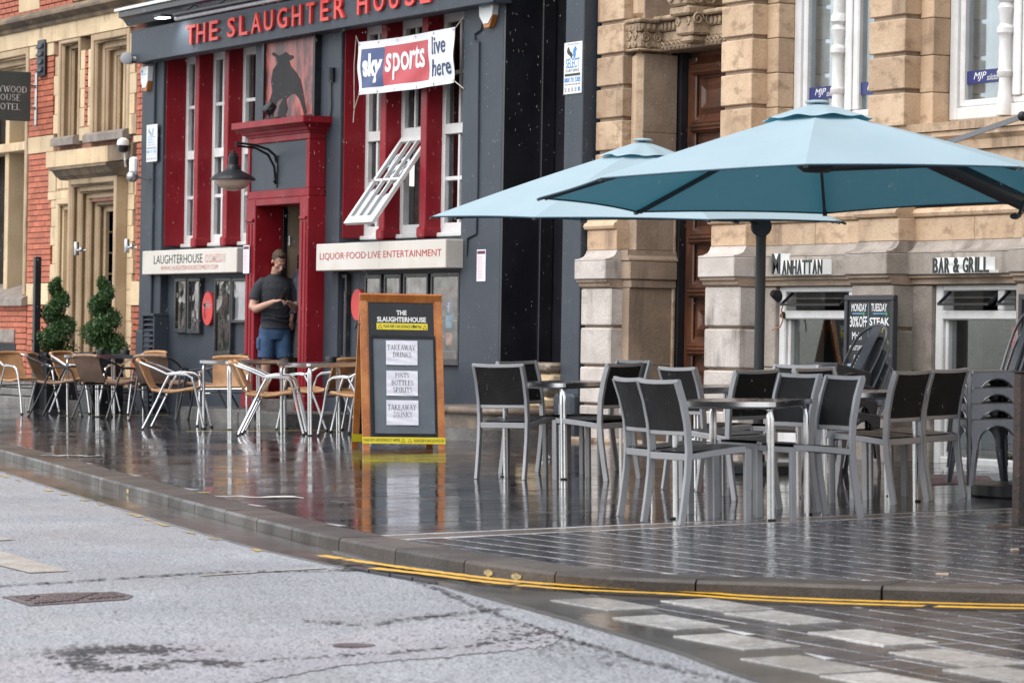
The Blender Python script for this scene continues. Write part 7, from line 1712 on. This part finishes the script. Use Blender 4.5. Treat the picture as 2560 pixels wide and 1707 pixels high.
def man(t):
    b = MB()
    hm = head(b, Vector((-.015, .075, 1.625)), R(33), R(12))
    limb(b, [(0, -.015, 1.40), (0, -.005, 1.48), (-.006, .03, 1.56)], [.085, .064, .062], 14)
    rings(b, [(0, 0, .80, .165, .12), (0, 0, .95, .165, .12), (0, .015, 1.12, .155, .115), (0, .01, 1.30, .165, .115), (0, -.01, 1.41, .13, .08), (0, -.015, 1.455, .07, .06)], 18)
    # his right arm (left in the photograph), elbow out, forearm level across the belly; left arm the same, phone between the hands
    Rw, Lw = (.085, .335, 1.155), (-.11, .30, 1.13)
    limb(b, [(.13, -.015, 1.36), (.20, -.012, 1.30), (.258, .0, 1.18), (.282, .015, 1.085), (.255, .07, 1.06), (.19, .19, 1.10), Rw], [.05, .054, .056, .050, .050, .042, .028])
    limb(b, [(-.13, -.015, 1.36), (-.195, -.012, 1.30), (-.247, .008, 1.18), (-.262, .03, 1.09), (-.24, .09, 1.07), (-.18, .2, 1.10), Lw], [.05, .054, .056, .050, .050, .042, .028])
    hand(b, Rw, (-.75, .5, .12), (.15, .1, 1), .45, 1); hand(b, Lw, (.55, .55, .2), (-.1, -.1, 1), .55, -1)
    for s in (-1, 1):
        x = s * .095; f = .0 if s > 0 else .05
        limb(b, [(x, .0, .86), (x * 1.08, .01 + f * .4, .66), (x * 1.1, .02 + f * .7, .49), (x * 1.12, -.005 + f, .36), (x * 1.12, -.01 + f, .24), (x * 1.12, -.015 + f, .085)], [.098, .082, .060, .062, .050, .038], 14)
        b.ball((x * 1.15, .05 + f, .05), .05, 8, (.9, 2.3, .75))
    fused('body', b, M_SKIN, t, .0075, 3)
    c = MB(); rings(c, [(0, .0, .825, .200, .154), (0, .0, .90, .180, .135), (0, .012, 1.05, .178, .135), (0, .015, 1.20, .188, .142), (0, .008, 1.32, .205, .142), (0, -.008, 1.405, .195, .115), (0, -.012, 1.45, .125, .085), (0, -.005, 1.485, .078, .072)], 22)
    for s in (-1, 1): limb(c, [(s * .09, -.012, 1.385), (s * .155, -.015, 1.375), (s * .205, -.012, 1.325), (s * .245, -.003, 1.235), (s * .264, .0, 1.165)], [.060, .072, .076, .078, .080], 14)
    for k, (z, a) in enumerate(((.93, .012), (.985, .009), (1.09, .007))): c.tube([(.18 * math.cos(q), .012 + .137 * math.sin(q), z + .02 * math.sin(2 * q + k)) for q in [2 * math.pi * j / 20 for j in range(20)]], a, 6, closed=True)
    fused('t_shirt', c, M_TEE, t, .009, 5)
    d = MB(); rings(d, [(0, .0, .70, .18, .13), (0, .0, .80, .188, .14), (0, .0, .89, .176, .132)], 20)
    for s in (-1, 1): f = .0 if s > 0 else .03; limb(d, [(s * .093, .0, .84), (s * .10, .008 + f * .3, .70), (s * .108, .012 + f * .7, .56), (s * .112, .015 + f, .475)], [.105, .108, .105, .104], 16)
    d.box(.205, .225, -.05, .07, .58, .72, .01)
    fused('shorts', d, M_SHORTS, t, .009, 4)
    h = MB(); q = MB(); n = 14
    hv = q.ball((0, -.018, .052), .104, 14, (.835, 1.0, 1.0))
    q.f = [f for f in q.f if (lambda c: not (c[1] > .035 and c[2] < .098) and not (c[2] < -.03) and not (c[1] > -.02 and c[2] < .02))([sum(q.v[i][a] for i in f) / len(f) for a in range(3)])]
    q.tube([(-.06, .035, .118), (-.02, .058, .128), (.02, .06, .130), (.055, .045, .120)], .022, 7, scale=[.7, 1, 1, .7])
    obj('hair', h.merge(q.xf(hm)), M_HAIR, t, world=False)
    e = MB()
    for s in (-1, 1): e.ball((s * .031, .086, .006), .007, 5, (1.3, .5, .3)); e.tube([(s * .018, .094, .024), (s * .034, .093, .028), (s * .05, .084, .024)], .003, 5)
    obj('eyes_and_brows', e.xf(hm), M_HAIR, t, world=False)
    for s in (-1, 1): f = .0 if s > 0 else .05; obj('shoe', MB().ball((s * .11, .05 + f, .045), .055, 8, (.95, 2.4, .8)), M_SHOE, t, world=False)
pm = at_y(688, 800, .02)
man_ = person('person', 'man in a charcoal T shirt and blue shorts, bowed over his phone', (pm.x, .02, .235), (FWD * -.95 + RIGHT * .28)[:2], man)
man_.scale = (.93, .95, .955); mr = man_.rotation_euler.z
ph = Matrix.Rotation(mr, 3, 'Z') @ Vector((-.014, .375, 1.15)) + man_.location
phm = MB().box(-.037, .037, -.075, .075, -.005, .005, .004).xf(Matrix.Translation(ph) @ Matrix.Rotation(mr + R(10), 4, 'Z') @ Matrix.Rotation(R(38), 4, 'X'))
tag(obj('phone', phm, M_BLK2, None, None, 20), 'black phone in the hands of the man in the doorway', 'phone')
def other(t):
    b = MB(); hm = head(b, Vector((0, .02, 1.70)), R(5), 0)
    limb(b, [(0, -.01, 1.46), (0, 0, 1.62)], [.08, .06]); rings(b, [(0, 0, .85, .16, .12), (0, 0, 1.0, .16, .12), (0, .01, 1.2, .155, .115), (0, 0, 1.40, .185, .12), (0, -.01, 1.50, .12, .08)], 18)
    for s in (-1, 1):
        limb(b, [(s * .18, -.01, 1.46), (s * .23, 0, 1.3), (s * .25, .0, 1.16), (s * .25, .06, .95), (s * .24, .08, .89)], [.06, .055, .047, .037, .028]); hand(b, (s * .24, .08, .89), (0, .15, -1), (s * -1., 0, 0), .25, -s)
        limb(b, [(s * .095, 0, .9), (s * .105, 0, .5), (s * .105, -.02, .34), (s * .105, -.02, .08)], [.098, .06, .06, .038]); b.ball((s * .11, .05, .05), .05, 8, (.9, 2.3, .75))
    fused('body', b, M_SKIN, t, .010, 3)
    c = MB(); rings(c, [(0, 0, .86, .20, .15), (0, 0, .90, .185, .14), (0, .01, 1.15, .185, .14), (0, 0, 1.38, .205, .14), (0, -.01, 1.50, .14, .09), (0, 0, 1.55, .085, .08)], 20)
    for s in (-1, 1): limb(c, [(s * .09, -.01, 1.44), (s * .16, -.01, 1.43), (s * .225, 0, 1.32), (s * .25, 0, 1.15), (s * .252, .06, .96)], [.06, .072, .072, .062, .052], 14)
    fused('sweatshirt', c, M_GTOP, t, .010, 5)
    d = MB(); rings(d, [(0, 0, .78, .185, .14), (0, 0, .92, .18, .135)], 20)
    for s in (-1, 1): limb(d, [(s * .095, 0, .86), (s * .11, .005, .65), (s * .12, .01, .46)], [.105, .112, .115], 16)
    fused('shorts', d, M_GSH, t, .010, 4)
    q = MB().ball((0, -.015, .05), .104, 12, (.83, 1, 1)); q.f = [f for f in q.f if sum(q.v[i][1] for i in f) / len(f) < .03 or sum(q.v[i][2] for i in f) / len(f) > .09]
    obj('hair', q.xf(hm), M_HAIR, t, world=False)
    for s in (-1, 1): obj('shoe', MB().ball((s * .11, .05, .045), .055, 8, (.95, 2.4, .8)), M_SHOE, t, world=False)
po = at_y(779, 800, .36)
person('person', 'person in a grey violet top and dark shorts, mostly hidden behind the right door column', (po.x, .36, .235), (-FWD * .8 - RIGHT * .6)[:2], other)
# ------------------------------------------------------------------ falling rain: thin slanting drops through the whole street
rn = random.Random(21); mb = MB(); M_RAIN = glass_mat('rain_drop', (.97, .98, 1.), 1.2, .2)
V, F = [], []
for k in range(4800):
    d = rn.uniform(16, 46) ; s = (rn.uniform(-1300, 1300) / FPX * d, rn.uniform(-300, 900) / FPX * d)
    c = CAM + FWD * d + RIGHT * s[0] + UP * s[1]
    if c.y > -.25 or c.z < gz(c.x, c.y) + .02: continue
    h, r_ = rn.uniform(.004, .011), rn.uniform(.0008, .0013) * (1 + d / 60); sl = rn.uniform(.1, .25) * h; o = len(V)
    V += [(c.x, c.y, c.z + h), (c.x + r_ + sl * .5, c.y, c.z), (c.x + sl * .5, c.y + r_, c.z), (c.x - r_ + sl * .5, c.y, c.z), (c.x + sl * .5, c.y - r_, c.z), (c.x + sl, c.y, c.z - h)]
    F += [(o, o + 1, o + 2), (o, o + 2, o + 3), (o, o + 3, o + 4), (o, o + 4, o + 1), (o + 5, o + 2, o + 1), (o + 5, o + 3, o + 2), (o + 5, o + 4, o + 3), (o + 5, o + 1, o + 4)]
obj('rain', mb.add(V, F), M_RAIN, None, 'stuff', 0)
